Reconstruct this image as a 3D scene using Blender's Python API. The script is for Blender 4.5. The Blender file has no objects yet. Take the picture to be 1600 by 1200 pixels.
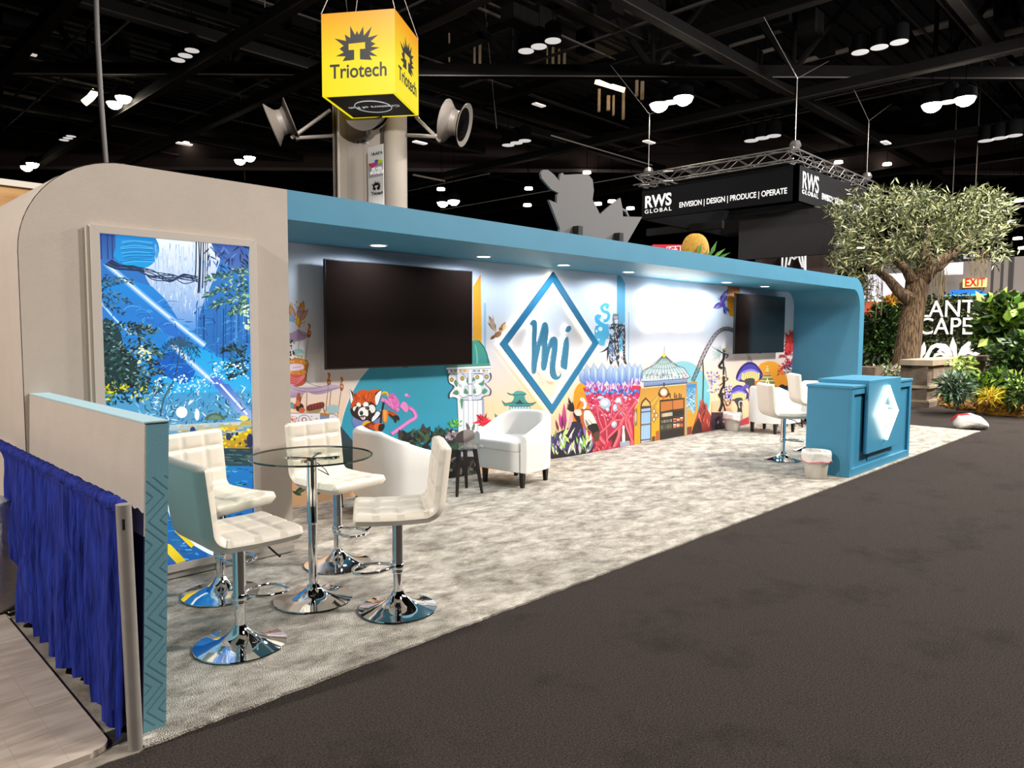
import bpy, bmesh, math, random
from mathutils import Vector, Matrix, noise
from mathutils.geometry import tessellate_polygon
C = bpy.context.scene.collection
PI = math.pi
sin, cos = math.sin, math.cos
rnd = random.Random(7)

# ---------------------------------------------------------------- camera
FPX, EYE = 1137.43, 1.6
YAW, PITCH, ROLL = math.radians(44.5626), math.radians(4.0508), math.radians(0.2776)
_f = Vector((cos(YAW)*cos(PITCH), sin(YAW)*cos(PITCH), -sin(PITCH)))
_r = Vector((sin(YAW), -cos(YAW), 0)); _u = _r.cross(_f)
_r2 = _r*cos(ROLL)+_u*sin(ROLL); _u2 = _u*cos(ROLL)-_r*sin(ROLL)
cam_data = bpy.data.cameras.new('camera'); cam = bpy.data.objects.new('camera', cam_data); C.objects.link(cam)
cam.matrix_world = Matrix(((_r2.x, _u2.x, -_f.x, 0), (_r2.y, _u2.y, -_f.y, 0), (_r2.z, _u2.z, -_f.z, EYE), (0, 0, 0, 1)))
cam_data.sensor_width = 36; cam_data.lens = FPX/1600*36; cam_data.clip_end = 500; cam_data.clip_start = 0.05
bpy.context.scene.camera = cam

# ---------------------------------------------------------------- world, exposure, hall lighting
sc = bpy.context.scene
sc.view_settings.view_transform = 'Standard'; sc.view_settings.look = 'None'
sc.view_settings.gamma = 1; sc.view_settings.use_curve_mapping = False
sc.view_settings.exposure = 0.0
w = bpy.data.worlds.new('hall'); sc.world = w; w.use_nodes = True
w.node_tree.nodes['Background'].inputs[0].default_value = (0.9, 0.85, 0.85, 1)
w.node_tree.nodes['Background'].inputs[1].default_value = 0.01
sc.cycles.use_denoising = True
sc.cycles.max_bounces = 6; sc.cycles.diffuse_bounces = 3; sc.cycles.glossy_bounces = 4; sc.cycles.transparent_max_bounces = 12
sc.cycles.sample_clamp_indirect = 4.0
sc.cycles.use_light_tree = True

def lamp(kind, name, loc, energy, color=(1, .955, .895), size=1.0, target=None, spot=None, blend=.5):
    d = bpy.data.lights.new(name, kind); d.energy = energy; d.color = color
    if kind == 'AREA': d.shape = 'DISK'; d.size = size
    else: d.shadow_soft_size = size
    if kind == 'SPOT': d.spot_size = math.radians(spot or 90); d.spot_blend = blend
    o = bpy.data.objects.new(name, d); C.objects.link(o); o.location = loc
    if target is not None:
        o.rotation_euler = (Vector(target)-Vector(loc)).to_track_quat('-Z', 'Y').to_euler()
    return o
# unseen sources without fixtures, added in place of the hall's high-bay lamps
lamp('SPOT', 'unseen_hall_light', (-5.2, 3.6, 6.2), 2900, size=.12, target=(2.2, 3.9, .4), spot=70)
lamp('SPOT', 'unseen_hall_light', (6.6, 8.2, 6.6), 1300, size=.10, target=(10.7, 15.6, 4.9), spot=40)  # added spot that brightens the column face
lamp('AREA', 'unseen_hall_light', (4.5, -2.5, 9.5), 420, size=1.6, target=(4, 3.5, 0))
lamp('AREA', 'unseen_hall_light', (12, -4.5, 9.5), 2100, size=1.6, target=(10, 2, 0))
lamp('AREA', 'unseen_hall_light', (19, -1.0, 9.5), 2100, size=1.6, target=(18, 3, 0))
lamp('AREA', 'unseen_hall_light', (24, 2.0, 10), 2600, size=1.2, target=(23, 6.5, 2))
lamp('AREA', 'unseen_hall_light', (34, 3, 11), 2500, size=2, target=(36, 6, 0))
lamp('AREA', 'unseen_hall_light', (6, 9, 11), 1500, size=1.5, target=(11, 16, 4))
lamp('AREA', 'unseen_hall_light', (16, 19, 11), 1200, size=2, target=(16, 20, 0))

# ---------------------------------------------------------------- pixel helpers (points on real planes or at a real distance)
def ray(px, py): return _f + _r2*((px-800)/FPX) + _u2*((600-py)/FPX)
EYEV = Vector((0, 0, EYE))
def onz(px, py, z=0.0):
    d = ray(px, py); return EYEV + d*((z-EYE)/d.z)
def ony(px, py, y):
    d = ray(px, py); return EYEV + d*(y/d.y)
def onx(px, py, x):
    d = ray(px, py); return EYEV + d*(x/d.x)
def at(px, py, dist): return EYEV + ray(px, py)*dist

# ---------------------------------------------------------------- colours and materials
def lin(c):
    if isinstance(c, str):
        c = c.lstrip('#'); c = tuple(int(c[i:i+2], 16)/255 for i in (0, 2, 4))
    return tuple(x/12.92 if x <= .04045 else ((x+.055)/1.055)**2.4 for x in c[:3])
MATS = {}
def mat(name, col='#808080', rough=.6, metal=0, emit=None, estr=1.0, noise_scale=None, noise_amt=.15, bump=0, bscale=60, coat=0, spec=None, col2=None, stretch=None, trans=0, sheen=0, attr=False, detail=4):
    if name in MATS: return MATS[name]
    m = bpy.data.materials.new(name); m.use_nodes = True
    nt = m.node_tree; b = nt.nodes['Principled BSDF']; L = nt.links.new
    c = lin(col) if isinstance(col, str) else col
    b.inputs['Base Color'].default_value = (*c, 1); b.inputs['Roughness'].default_value = rough
    b.inputs['Metallic'].default_value = metal
    if spec is not None: b.inputs['Specular IOR Level'].default_value = spec
    if coat: b.inputs['Coat Weight'].default_value = coat
    if trans: b.inputs['Transmission Weight'].default_value = trans
    if sheen: b.inputs['Sheen Weight'].default_value = sheen
    if emit:
        b.inputs['Emission Color'].default_value = (*lin(emit), 1); b.inputs['Emission Strength'].default_value = estr
    tc = None
    if noise_scale or bump:
        tc = nt.nodes.new('ShaderNodeTexCoord'); mp = nt.nodes.new('ShaderNodeMapping'); L(tc.outputs['Object'], mp.inputs['Vector'])
        if stretch: mp.inputs['Scale'].default_value = stretch
    if noise_scale:
        n = nt.nodes.new('ShaderNodeTexNoise'); n.inputs['Scale'].default_value = noise_scale; n.inputs['Detail'].default_value = detail
        L(mp.outputs[0], n.inputs['Vector'])
        r = nt.nodes.new('ShaderNodeValToRGB')
        c2 = lin(col2) if col2 else tuple(x*(1-noise_amt*2) for x in c)
        r.color_ramp.elements[0].position = .35; r.color_ramp.elements[1].position = .65
        r.color_ramp.elements[0].color = (*c2, 1); r.color_ramp.elements[1].color = (*c, 1)
        L(n.outputs['Fac'], r.inputs[0]); L(r.outputs[0], b.inputs['Base Color'])
    if attr:
        a = nt.nodes.new('ShaderNodeAttribute'); a.attribute_name = 'Col'; L(a.outputs['Color'], b.inputs['Base Color']) if attr != 'emit' else None
        if emit: L(a.outputs['Color'], b.inputs['Emission Color'])
    if bump:
        n2 = nt.nodes.new('ShaderNodeTexNoise'); n2.inputs['Scale'].default_value = bscale; n2.inputs['Detail'].default_value = 3
        L(mp.outputs[0], n2.inputs['Vector'])
        bp = nt.nodes.new('ShaderNodeBump'); bp.inputs['Strength'].default_value = bump; bp.inputs['Distance'].default_value = .02
        L(n2.outputs['Fac'], bp.inputs['Height']); L(bp.outputs[0], b.inputs['Normal'])
    MATS[name] = m
    return m

# ---------------------------------------------------------------- mesh builder
class MB:
    def __init__(s): s.v = []; s.f = []; s.c = []
    def add(s, vs, fs, col=None):
        n = len(s.v); s.v += [tuple(v) for v in vs]
        s.f += [tuple(i+n for i in f) for f in fs]
        s.c += [col]*len(fs); return s
    def box(s, x0, x1, y0, y1, z0, z1, M=None, col=None):
        vs = [Vector((x, y, z)) for z in (z0, z1) for y in (y0, y1) for x in (x0, x1)]
        if M is not None: vs = [M @ v for v in vs]
        return s.add(vs, [(0, 2, 3, 1), (4, 5, 7, 6), (0, 1, 5, 4), (2, 6, 7, 3), (0, 4, 6, 2), (1, 3, 7, 5)], col)
    def tube(s, pts, r, n=10, cap=True, closed=False, col=None):
        pts = [Vector(p) for p in pts]; m = len(pts); rr = r if hasattr(r, '__len__') else [r]*m
        rings = []; prev = None
        for i, p in enumerate(pts):
            if closed: d = pts[(i+1) % m]-pts[i-1]
            else: d = (pts[min(i+1, m-1)]-pts[max(i-1, 0)])
            d.normalize()
            if prev is None: a = d.orthogonal().normalized()
            else:
                a = prev-d*prev.dot(d); a = a.normalized() if a.length > 1e-6 else d.orthogonal().normalized()
            prev = a; b = d.cross(a)
            rings.append([p+(a*cos(2*PI*k/n)+b*sin(2*PI*k/n))*rr[i] for k in range(n)])
        vs = [v for q in rings for v in q]; fs = []
        for i in range(m if closed else m-1):
            j = (i+1) % m
            for k in range(n): fs.append((i*n+k, i*n+(k+1) % n, j*n+(k+1) % n, j*n+k))
        if cap and not closed: fs += [tuple(range(n))[::-1], tuple((m-1)*n+k for k in range(n))]
        return s.add(vs, fs, col)
    def lathe(s, prof, n=32, center=(0, 0, 0), col=None, cap=True):
        cx, cy, cz = center; vs = []; fs = []
        for r, z in prof:
            for k in range(n): vs.append((cx+r*cos(2*PI*k/n), cy+r*sin(2*PI*k/n), cz+z))
        for i in range(len(prof)-1):
            for k in range(n): fs.append((i*n+k, i*n+(k+1) % n, (i+1)*n+(k+1) % n, (i+1)*n+k))
        if cap: fs += [tuple(range(n))[::-1], tuple((len(prof)-1)*n+k for k in range(n))]
        return s.add(vs, fs, col)
    def loft(s, rings, cap=True, closed=False, col=None):
        n = len(rings[0]); m = len(rings); vs = [v for q in rings for v in q]; fs = []
        for i in range(m if closed else m-1):
            j = (i+1) % m
            for k in range(n): fs.append((i*n+k, i*n+(k+1) % n, j*n+(k+1) % n, j*n+k))
        if cap and not closed: fs += [tuple(range(n))[::-1], tuple((m-1)*n+k for k in range(n))]
        return s.add(vs, fs, col)
    def prism(s, pts, fn0, fn1, holes=(), col=None):
        """outline pts (2-D) lifted to 3-D by fn0 (near face) and fn1 (far face)"""
        loops = [list(pts)]+[list(h) for h in holes]
        flat = [p for l in loops for p in l]
        tris = tessellate_polygon([[Vector((p[0], p[1], 0)) for p in l] for l in loops])
        N = len(flat); vs = [fn0(*p) for p in flat]+[fn1(*p) for p in flat]
        fs = [tuple(t) for t in tris]+[tuple(i+N for i in reversed(t)) for t in tris]
        o = 0
        for l in loops:
            k = len(l)
            for i in range(k):
                j = (i+1) % k; fs.append((o+i, o+j, N+o+j, N+o+i))
            o += k
        return s.add(vs, fs, col)
    def quad(s, a, b, c, d, col=None): return s.add([a, b, c, d], [(0, 1, 2, 3)], col)
    def build(s, name, m=None, parent=None, smooth=False, bevel=0, seg=2, fix=True, loc=None, merge=False):
        me = bpy.data.meshes.new(name); me.from_pydata([tuple(v) for v in s.v], [], s.f)
        if any(c is not None for c in s.c):
            at_ = me.color_attributes.new('Col', 'FLOAT_COLOR', 'CORNER'); i = 0; buf = []
            for f, c in zip(s.f, s.c):
                c = c or (1, 1, 1)
                if isinstance(c[0], (tuple, list)):
                    for q in c: buf += [q[0], q[1], q[2], 1]
                else: buf += [c[0], c[1], c[2], 1]*len(f)
            at_.data.foreach_set('color', buf)
        if fix:
            bm = bmesh.new(); bm.from_mesh(me)
            if merge: bmesh.ops.remove_doubles(bm, verts=bm.verts, dist=1e-5)
            bmesh.ops.recalc_face_normals(bm, faces=bm.faces); bm.to_mesh(me); bm.free()
        for mm in (m if isinstance(m, (list, tuple)) else [m]):
            if mm: me.materials.append(mm)
        if smooth:
            me.polygons.foreach_set('use_smooth', [True]*len(me.polygons))
            if smooth is not True: me.set_sharp_from_angle(angle=math.radians(smooth))
        o = bpy.data.objects.new(name, me); C.objects.link(o)
        if parent: o.parent = parent
        if loc: o.location = loc
        if bevel:
            b = o.modifiers.new('bevel', 'BEVEL'); b.width = bevel; b.segments = seg; b.limit_method = 'ANGLE'
        return o

def empty(name, loc=(0, 0, 0), rz=0):
    o = bpy.data.objects.new(name, None); C.objects.link(o); o.location = loc; o.rotation_euler = (0, 0, rz)
    o.empty_display_size = .1; return o
def tag(o, label, cat, group=None, kind=None):
    o['label'] = label; o['category'] = cat
    if group: o['group'] = group
    if kind: o['kind'] = kind
    return o
def structure(o, label=None):
    o['kind'] = 'structure'
    if label: o['label'] = label
    return o
def kids(o): return [c for c in C.objects if c.parent == o]
def copy_tree(o, parent=None):
    c = o.copy(); C.objects.link(c)
    if parent: c.parent = parent
    for ch in kids(o): copy_tree(ch, c)
    return c
def arc(cx, cy, r, a0, a1, n, ry=None):
    ry = r if ry is None else ry
    return [(cx+r*cos(math.radians(a0+(a1-a0)*i/n)), cy+ry*sin(math.radians(a0+(a1-a0)*i/n))) for i in range(n+1)]
def text(body, name, m, loc, rot, size, parent=None, bold=0.0, extrude=.002, spacing=1.0, align='LEFT', width=None, sx=1):
    cu = bpy.data.curves.new(name, 'FONT'); cu.body = body; cu.size = size; cu.offset = bold*size; cu.extrude = extrude
    cu.space_character = spacing; cu.align_x = align; cu.materials.append(m)
    o = bpy.data.objects.new(name, cu); C.objects.link(o); o.location = loc; o.rotation_euler = rot; o.scale = (sx, 1, 1)
    if width:
        bpy.context.view_layer.update(); wd = o.dimensions.x
        if wd > 0: o.scale = (width/wd*sx, 1, 1)
    bpy.context.view_layer.update()
    me = bpy.data.meshes.new_from_object(o.evaluated_get(bpy.context.evaluated_depsgraph_get())); me.name = name
    m2 = bpy.data.objects.new(name, me); C.objects.link(m2); m2.location = o.location; m2.rotation_euler = o.rotation_euler; m2.scale = o.scale
    bpy.data.objects.remove(o)
    if parent: m2.parent = parent
    return m2
# ================================================================ materials
cream = mat('cream_fabric', '#b9aca0', .85, noise_scale=6, noise_amt=.02, bump=.15, bscale=220)
teal = mat('teal_paint', '#3e83a1', .55, noise_scale=3, noise_amt=.03)
teal2 = mat('teal_fabric', '#6694a0', .8, noise_scale=5, noise_amt=.03, bump=.1, bscale=200)
teal3 = mat('teal_print_line', '#4a7b88', .8)
tealtop = mat('light_teal_fabric', '#9fbcc4', .8)
black = mat('black_plastic', '#101011', .4)
white_led = mat('white_led', '#ffffff', .5, emit='#fff3df', estr=14)
chrome = mat('chrome', (.86, .87, .88), .04, 1)
leather = mat('cream_leather', '#e2d8c8', .38, bump=.06, bscale=90, noise_scale=5, noise_amt=.02)
leatherw = mat('white_leather', '#e8e6e2', .4, bump=.06, bscale=90)
darkwood = mat('dark_wood', '#1c120f', .35, noise_scale=8, stretch=(8, 8, 1))

# ================================================================ floors
m = mat('black_carpet', '#4a423d', .95, noise_scale=120, col2='#2c2623', bump=.8, bscale=170, detail=4, spec=.1)
nt = m.node_tree; bb = nt.nodes['Principled BSDF']; tc_ = nt.nodes.new('ShaderNodeTexCoord'); nz = nt.nodes.new('ShaderNodeTexNoise'); nz.inputs['Scale'].default_value = 1.7; nz.inputs['Detail'].default_value = 12; nz.inputs['Roughness'].default_value = .7
rr_ = nt.nodes.new('ShaderNodeValToRGB'); rr_.color_ramp.elements[0].position = .34; rr_.color_ramp.elements[0].color = (.45, .45, .45, 1); rr_.color_ramp.elements[1].position = .47; rr_.color_ramp.elements[1].color = (1, 1, 1, 1)
mxx = nt.nodes.new('ShaderNodeMixRGB'); mxx.blend_type = 'MULTIPLY'; mxx.inputs[0].default_value = .6
src = bb.inputs['Base Color'].links[0].from_socket
nt.links.new(tc_.outputs['Object'], nz.inputs['Vector']); nt.links.new(nz.outputs['Fac'], rr_.inputs[0]); nt.links.new(src, mxx.inputs[1]); nt.links.new(rr_.outputs[0], mxx.inputs[2]); nt.links.new(mxx.outputs[0], bb.inputs['Base Color'])
fl = MB().box(-30, 90, -30, 90, -.1, 0).build('floor', m); structure(fl, 'dark charcoal aisle carpet of the exhibition hall')
def booth_carpet():
    m = bpy.data.materials.new('grey_carpet'); m.use_nodes = True; nt = m.node_tree; L = nt.links.new
    b = nt.nodes['Principled BSDF']; b.inputs['Roughness'].default_value = .95; b.inputs['Specular IOR Level'].default_value = .1
    tc = nt.nodes.new('ShaderNodeTexCoord'); mp = nt.nodes.new('ShaderNodeMapping'); mp.inputs['Scale'].default_value = (1.0, 1.6, 1); mp.inputs['Rotation'].default_value = (0, 0, math.radians(52))
    L(tc.outputs['Object'], mp.inputs[0])
    n1 = nt.nodes.new('ShaderNodeTexNoise'); n1.inputs['Scale'].default_value = 4.6; n1.inputs['Detail'].default_value = 12; n1.inputs['Roughness'].default_value = .72; n1.inputs['Distortion'].default_value = .25
    L(mp.outputs[0], n1.inputs['Vector'])
    r = nt.nodes.new('ShaderNodeValToRGB'); e = r.color_ramp.elements
    e[0].position = .36; e[0].color = (*lin('#91887b'), 1); e[1].position = .62; e[1].color = (*lin('#e6ded1'), 1)
    L(n1.outputs['Fac'], r.inputs[0]); L(r.outputs[0], b.inputs['Base Color'])
    n2 = nt.nodes.new('ShaderNodeTexNoise'); n2.inputs['Scale'].default_value = 160; n2.inputs['Detail'].default_value = 2
    L(tc.outputs['Object'], n2.inputs['Vector'])
    bp = nt.nodes.new('ShaderNodeBump'); bp.inputs['Strength'].default_value = 1.0; bp.inputs['Distance'].default_value = .02
    L(n2.outputs['Fac'], bp.inputs['Height']); L(bp.outputs[0], b.inputs['Normal'])
    pts = [(.93, 2.885)]
    x = .93
    while x < 13.9:
        x += rnd.uniform(.02, .07) if x < 4 else .25
        pts.append((min(x, 13.97), 2.885+rnd.uniform(-.006, .006)*(1 if x < 5 else .3)))
    pts[-1] = (13.97, 2.87)
    pts += [(14.03, 6.3), (.93, 6.3)]
    o = MB().prism(pts, lambda x, y: Vector((x, y, .012)), lambda x, y: Vector((x, y, 0))).build('booth_carpet', m)
    tag(o, 'pale grey mottled carpet covering the whole floor of the teal booth', 'carpet')
booth_carpet()
conc = mat('concrete', '#8d8378', .8, noise_scale=7, col2='#5f564d', bump=.3, bscale=40, detail=8)
pts = [(-5, 2.87)]+[(-5+i*.1, 2.87+rnd.uniform(-.015, .015)) for i in range(1, 60)]+[(.93, 2.885), (.93, 8), (-5, 8)]
o = MB().prism(pts, lambda x, y: Vector((x, y, .004)), lambda x, y: Vector((x, y, 0))).build('concrete_floor_strip', conc)
structure(o, 'bare stained concrete strip below the blue drape')
vin = mat('vinyl_plank', '#b5a79a', .5, noise_scale=3.2, col2='#9a8b7e', stretch=(1, 5, 1), detail=8)
vroot = empty('vinyl_floor_panel', (0, 0, 0)); tag(vroot, 'pale wood-look vinyl flooring slab with rounded corner below the blue drape', 'flooring')
def vy(x, y): return (x, y)
outl = [(-4, 2.945), (.76, 2.945)]+arc(.775, 3.02, .063, -90, 0, 6)+[(.838, 6.5), (-4, 6.5)]
MB().prism(outl, lambda x, y: Vector((x, y, .026)), lambda x, y: Vector((x, y, .004))).build('panel', vin, vroot)
sm = mat('vinyl_seam', '#a09285', .6)
q = MB()
for k in range(26):
    for i in range(7):
        x1 = .835-i*.14; yy = 3.05+k*.42+(i % 3)*.17
        q.box(x1-.139, x1-.002, yy, yy+.003, .0262, .0267)
for i in range(1, 8): q.box(.835-i*.14-.0015, .835-i*.14, 2.96, 6.4, .0262, .0267)
q.build('plank_seams', sm, vroot)

# ================================================================ canopy, back wall
YF, YB, ZT = 4.76, 5.96, 2.59
xz0 = lambda x, z: Vector((x, YF, z)); 
R0, R1 = .5, .33
outl = [(2.58, 2.385), (2.58, ZT), (13.93-R0, ZT)]+arc(13.93-R0, ZT-R0, R0, 90, 0, 14)[1:]+[(13.93, 0.012), (13.71, 0.012)]+arc(13.71-R1, 2.385-R1, R1, 0, 90, 12)
cn = MB().prism(outl, xz0, lambda x, z: Vector((x, 6.04, z))).build('booth_canopy', teal, smooth=30)
tag(cn, 'long teal canopy with rounded end running above the mural wall down to the carpet', 'booth canopy')
# mural wall body
bw = empty('mural_wall', (8.1, 6.0, .012)); tag(bw, 'white booth back wall printed with a colourful fantasy mural', 'mural wall', kind='thing')
MBW = MB().box(2.58, 13.71, YB+.002, 6.04, .012, 2.385).build('panel', mat('wall_white', '#dfe3ea', .5), bw, loc=(-8.1, -6.0, -.012))
# LED wash strip strung along the top of the wall is not seen; the seven recessed downlights are
dl = empty('downlight', (0, 0, 0)); tag(dl, '', 'light')
MB().lathe([(.085, 0), (.085, -.006), (.07, -.008), (.066, 0)], 28).build('trim_ring', mat('white_metal', '#e8e8e8', .4), dl)
MB().lathe([(.066, -.001), (.066, -.004), (.03, -.006), (.001, -.006)], 28).build('lens', mat('lamp_lens', '#ffffff', .5, emit='#f2f6ff', estr=12), dl)
names = ['nearest to the cream closet, above the big television', 'second from the cream closet', 'third from the cream closet, just before the big diamond sign tip', 'fourth from the cream closet, above the blue mural stripe', 'above the glowing two-line sign', 'beside the second television, above the purple mural bird', 'last one, nearest the rounded teal end']
for i, x in enumerate((3.9, 5.21, 6.48, 7.76, 9.04, 10.32, 11.6)):
    o = dl if i == 0 else copy_tree(dl)
    o.location = (x, 5.55, 2.3845); o['group'] = 'recessed canopy downlights'
    o['label'] = 'round recessed white downlight under the teal canopy, '+['nearest the cream closet', 'second from the cream closet', 'third from the cream closet', 'fourth from the cream closet', 'above the glowing sign', 'left of the small television', 'nearest the rounded end'][i]
    lamp('SPOT', 'downlight_bulb', (x, 5.50, 2.36), 42, color=(.86, .93, 1), size=.06, target=(x, 5.55, 0), spot=172, blend=.35)

# ================================================================ cream storage closet
cl = empty('storage_closet', (1.78, 5.4, .012)); tag(cl, 'cream fabric covered storage closet with rounded top corner beside the mural wall', 'closet')
R = .56
outl = [(2.58, .012), (2.58, ZT), (.97+R, ZT)]+arc(.97+R, ZT-R, R, 90, 180, 16)[1:]+[(.97, .012)]
LB = (1.366, 2.275, .115, 2.165)
def rr(x0, x1, z0, z1): return [(x0, z0), (x1, z0), (x1, z1), (x0, z1)]
T = lambda o, P=(1.78, 5.4, .012): setattr(o, 'location', (-P[0], -P[1], -P[2])) or o
T(MB().prism(outl, lambda x, z: Vector((x, YF, z)), lambda x, z: Vector((x, 6.3, z))).build('body', cream, cl, smooth=30))
# side fabric with soft folds and a small overhanging lip
q = MB(); rings = []
prof = [(.97+R, ZT+.004)]+arc(.97+R, ZT-R, R+.004, 90, 180, 14)[1:]+[(.966, .02)]
for j in range(40):
    y = YF+j*.05; ring = []
    for i, (x, z) in enumerate(prof):
        f = .012*max(0, noise.noise(Vector((y*5, i*.35, 3))))*(1 if i > 6 else .2)
        if j < 2: f = 0
        ring.append(Vector((x-f, y, z)))
    rings.append(ring)
vs = [v for r_ in rings for v in r_]; n = len(prof)
fs = [(i*n+k, i*n+k+1, (i+1)*n+k+1, (i+1)*n+k) for i in range(39) for k in range(n-1)]
T(MB().add(vs, fs).build('side_fabric', cream, cl, smooth=True))
T(MB().box(1.30, 1.318, YF-.03, YF, .012, 2.2).build('panel_joint', mat('cream_fabric_edge', '#b3a89b', .85), cl))
T(MB().box(1.32, 2.0, YF-.022, YF, .02, .062).box(2.004, 2.58, YF-.022, YF, .02, .062).build('kick_board', mat('kick_grey', '#a8a29a', .6), cl))

# ================================================================ light box
lb = empty('light_box', (1.82, YF, .1)); tag(lb, 'tall backlit picture of a blue jungle waterfall set in the cream closet', 'light box')
P = (1.82, YF, .1)
x0, x1, z0, z1 = LB; fr = .048
frm = mat('frame_cream', '#bdb2a8', .5)
def mitre(pts): return MB().prism(pts, lambda x, z: Vector((x, YF-.045, z)), lambda x, z: Vector((x, YF-.001, z)))
for pts in ([(x0-fr, z1+fr), (x1+fr, z1+fr), (x1, z1), (x0, z1)], [(x0-fr, z0-fr), (x1+fr, z0-fr), (x1, z0), (x0, z0)],
            [(x0-fr, z0-fr), (x0, z0), (x0, z1), (x0-fr, z1+fr)], [(x1+fr, z0-fr), (x1, z0), (x1, z1), (x1+fr, z1+fr)]):
    T(mitre(pts).build('frame', frm, lb, bevel=.0015), P)

# ================================================================ half wall and pipe-and-drape
hw = empty('half_wall', (1.02, 3.87, .012)); tag(hw, 'low booth divider wall, cream outside with teal chevron print end, behind the blue drape', 'divider wall', kind='thing')
HP = (1.02, 3.87, .012)
def hx(x, z): return x+(.045*z/1.24)
zt = 1.242
def slab(xa, xb, za, zb, ya, yb):
    vs = [Vector((hx(x, z), y, z)) for z in (za, zb) for y in (ya, yb) for x in (xa, xb)]
    return MB().add(vs, [(0, 2, 3, 1), (4, 5, 7, 6), (0, 1, 5, 4), (2, 6, 7, 3), (0, 4, 6, 2), (1, 3, 7, 5)])
T(slab(.955, 1.042, .012, zt, 2.975, YF-.001).build('core', teal2, hw), HP)
T(slab(.950, .955, .80, zt, 2.972, YF).build('cream_side', cream, hw), HP)
T(slab(.951, .955, .012, .80, 2.974, YF).build('navy_lower_side', mat('navy_lower_side', '#1d1c38', .85), hw), HP)  # navy panel over the lower part of the side
T(slab(.948, 1.043, zt, zt+.006, 2.970, YF-.002).build('top_cap', tealtop, hw), HP)
q = MB(); XL, XRr, PER = .957, 1.041, .19
def tri(z): t = (z/PER) % 1; return (4*abs(t-.5)-1)*PER/4
for off_ in (-.093, -.062, -.018, .018, .062, .093):
    z = .03
    while z < 1.03:
        za, zc = z, z+.004; xa, xc = .999+off_+tri(za), .999+off_+tri(zc)
        if XL < xa < XRr and XL < xc < XRr:
            q.quad(*[Vector((hx(x, zz), 2.9742, zz)) for x, zz in ((xa-.0035, za), (xa+.0035, za), (xc+.0035, zc), (xc-.0035, zc))])
        z += .004
T(q.build('chevron_print', teal3, hw, fix=False), HP)

pipe = empty('drape_stand', (.89, 2.9, 0)); tag(pipe, 'grey metal drape stand post at the front of the blue drape', 'stand post')
alu = mat('aluminium', '#a09890', .4, .35, noise_scale=20, noise_amt=.04)
MB().tube([(.905, 2.905, .004), (.89, 2.905, .955)], .027, 20).build('pole', alu, pipe, smooth=40, loc=(-.89, -2.9, 0))
MB().box(.875, .883, 2.872, 2.880, .865, .905).build('slot', black, pipe, loc=(-.89, -2.9, 0))
MB().box(.80, 1.0, 2.98, 3.1, .004, .008).build('base_plate', mat('steel_plate', '#3c3a38', .5, .6), pipe, loc=(-.89, -2.9, 0))
# drape
blue = mat('blue_drape', '#24348f', .7, noise_scale=45, col2='#101c60', stretch=(1, 1, .12), bump=.6, bscale=70, spec=.15)
q = MB(); rows = 40; cols = 340; vs = []
for i in range(cols+1):
    t = i/cols; y = 2.935+t*2.1
    ph = noise.noise(Vector((y*3.1, 0, 0)))*5+noise.noise(Vector((y*9, 4, 0)))*1.5
    zb = .035+.06*abs(noise.noise(Vector((y*2.6, 5, 0))))+.05*max(0, noise.noise(Vector((int(y*11)*.7, 8, 0))))
    if t < .02: zb = .16
    elif t < .045: zb = .015
    y0_ = y
    for j in range(rows+1):
        s = j/rows; y = 2.935+(y0_-2.935)*(1-.2*min(1, s*1.2)*(t > 0))
        z = .945+(zb-.945)*s
        amp = .004+.022*min(1, s*2.2)*(.6+.8*abs(noise.noise(Vector((y*5, 1, 0)))))
        x = .895+amp*sin(y*36+ph+.8*sin(s*2.4+y*3))+.35*amp*sin(y*83+ph*2+s)+.014*sin(y*9+s*2)*s-.012*s+.004*noise.noise(Vector((y*40, z*14, 0)))
        if s < .05: x += .02*sin(s/.05*PI)*-1
        if t < .045: x -= .03*s*(1-t/.045)
        vs.append((x, y, z))
n = rows+1
fs = [(i*n+j, i*n+j+1, (i+1)*n+j+1, (i+1)*n+j) for i in range(cols) for j in range(rows)]
dr = MB().add(vs, fs).build('blue_drape', blue, smooth=True); tag(dr, 'pleated royal blue drape hanging from the pipe beside the divider wall', 'drape')
q = MB(); rings = []
for i in range(200):
    y = 2.93+i*.0171; r0 = .024+.006*noise.noise(Vector((y*14, 2, 0)))
    r0 += .004*sin(y*75)
    rings.append([Vector((.895+r0*1.05*cos(a), y+.012*sin(a), .94+r0*sin(a))) for a in [2*PI*k/12 for k in range(12)]])
o = MB().loft(rings).build('gathered_header', blue, dr, smooth=True)
# white wrapped bundle and cord
wp = mat('white_wrap', '#cfc8c0', .5, bump=.6, bscale=18)
rings = []
for j in range(22):
    z = .006+j*.031; rr_ = .135*(1-.25*(j/21)**3)*(.86 if j == 0 else 1)
    if j == 21: rr_ = .03
    rings.append([Vector((.79+.03*sin(z*4)+(rr_+.02*noise.noise(Vector((a*1.2, z*5, 1))))*cos(a), 4.90+(rr_+.02*noise.noise(Vector((a*1.2, z*5, 9))))*sin(a), z+.022)) for a in [2*PI*k/24 for k in range(24)]])
o = MB().loft(rings).build('wrapped_bundle', wp, smooth=True); tag(o, 'white plastic wrapped bundle standing at the far end of the blue drape', 'bundle')
o = MB().tube([onz(0, 951, .03), onz(14, 957, .03), onz(34, 950, .012), onz(38, 955, .012), onz(16, 966, .012), onz(0, 955, .03)], .004, 6).build('string_loop', mat('cord_white', '#d8d2c8', .5)); tag(o, 'thin white cord looped on the floor below the blue drape', 'cord')
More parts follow.
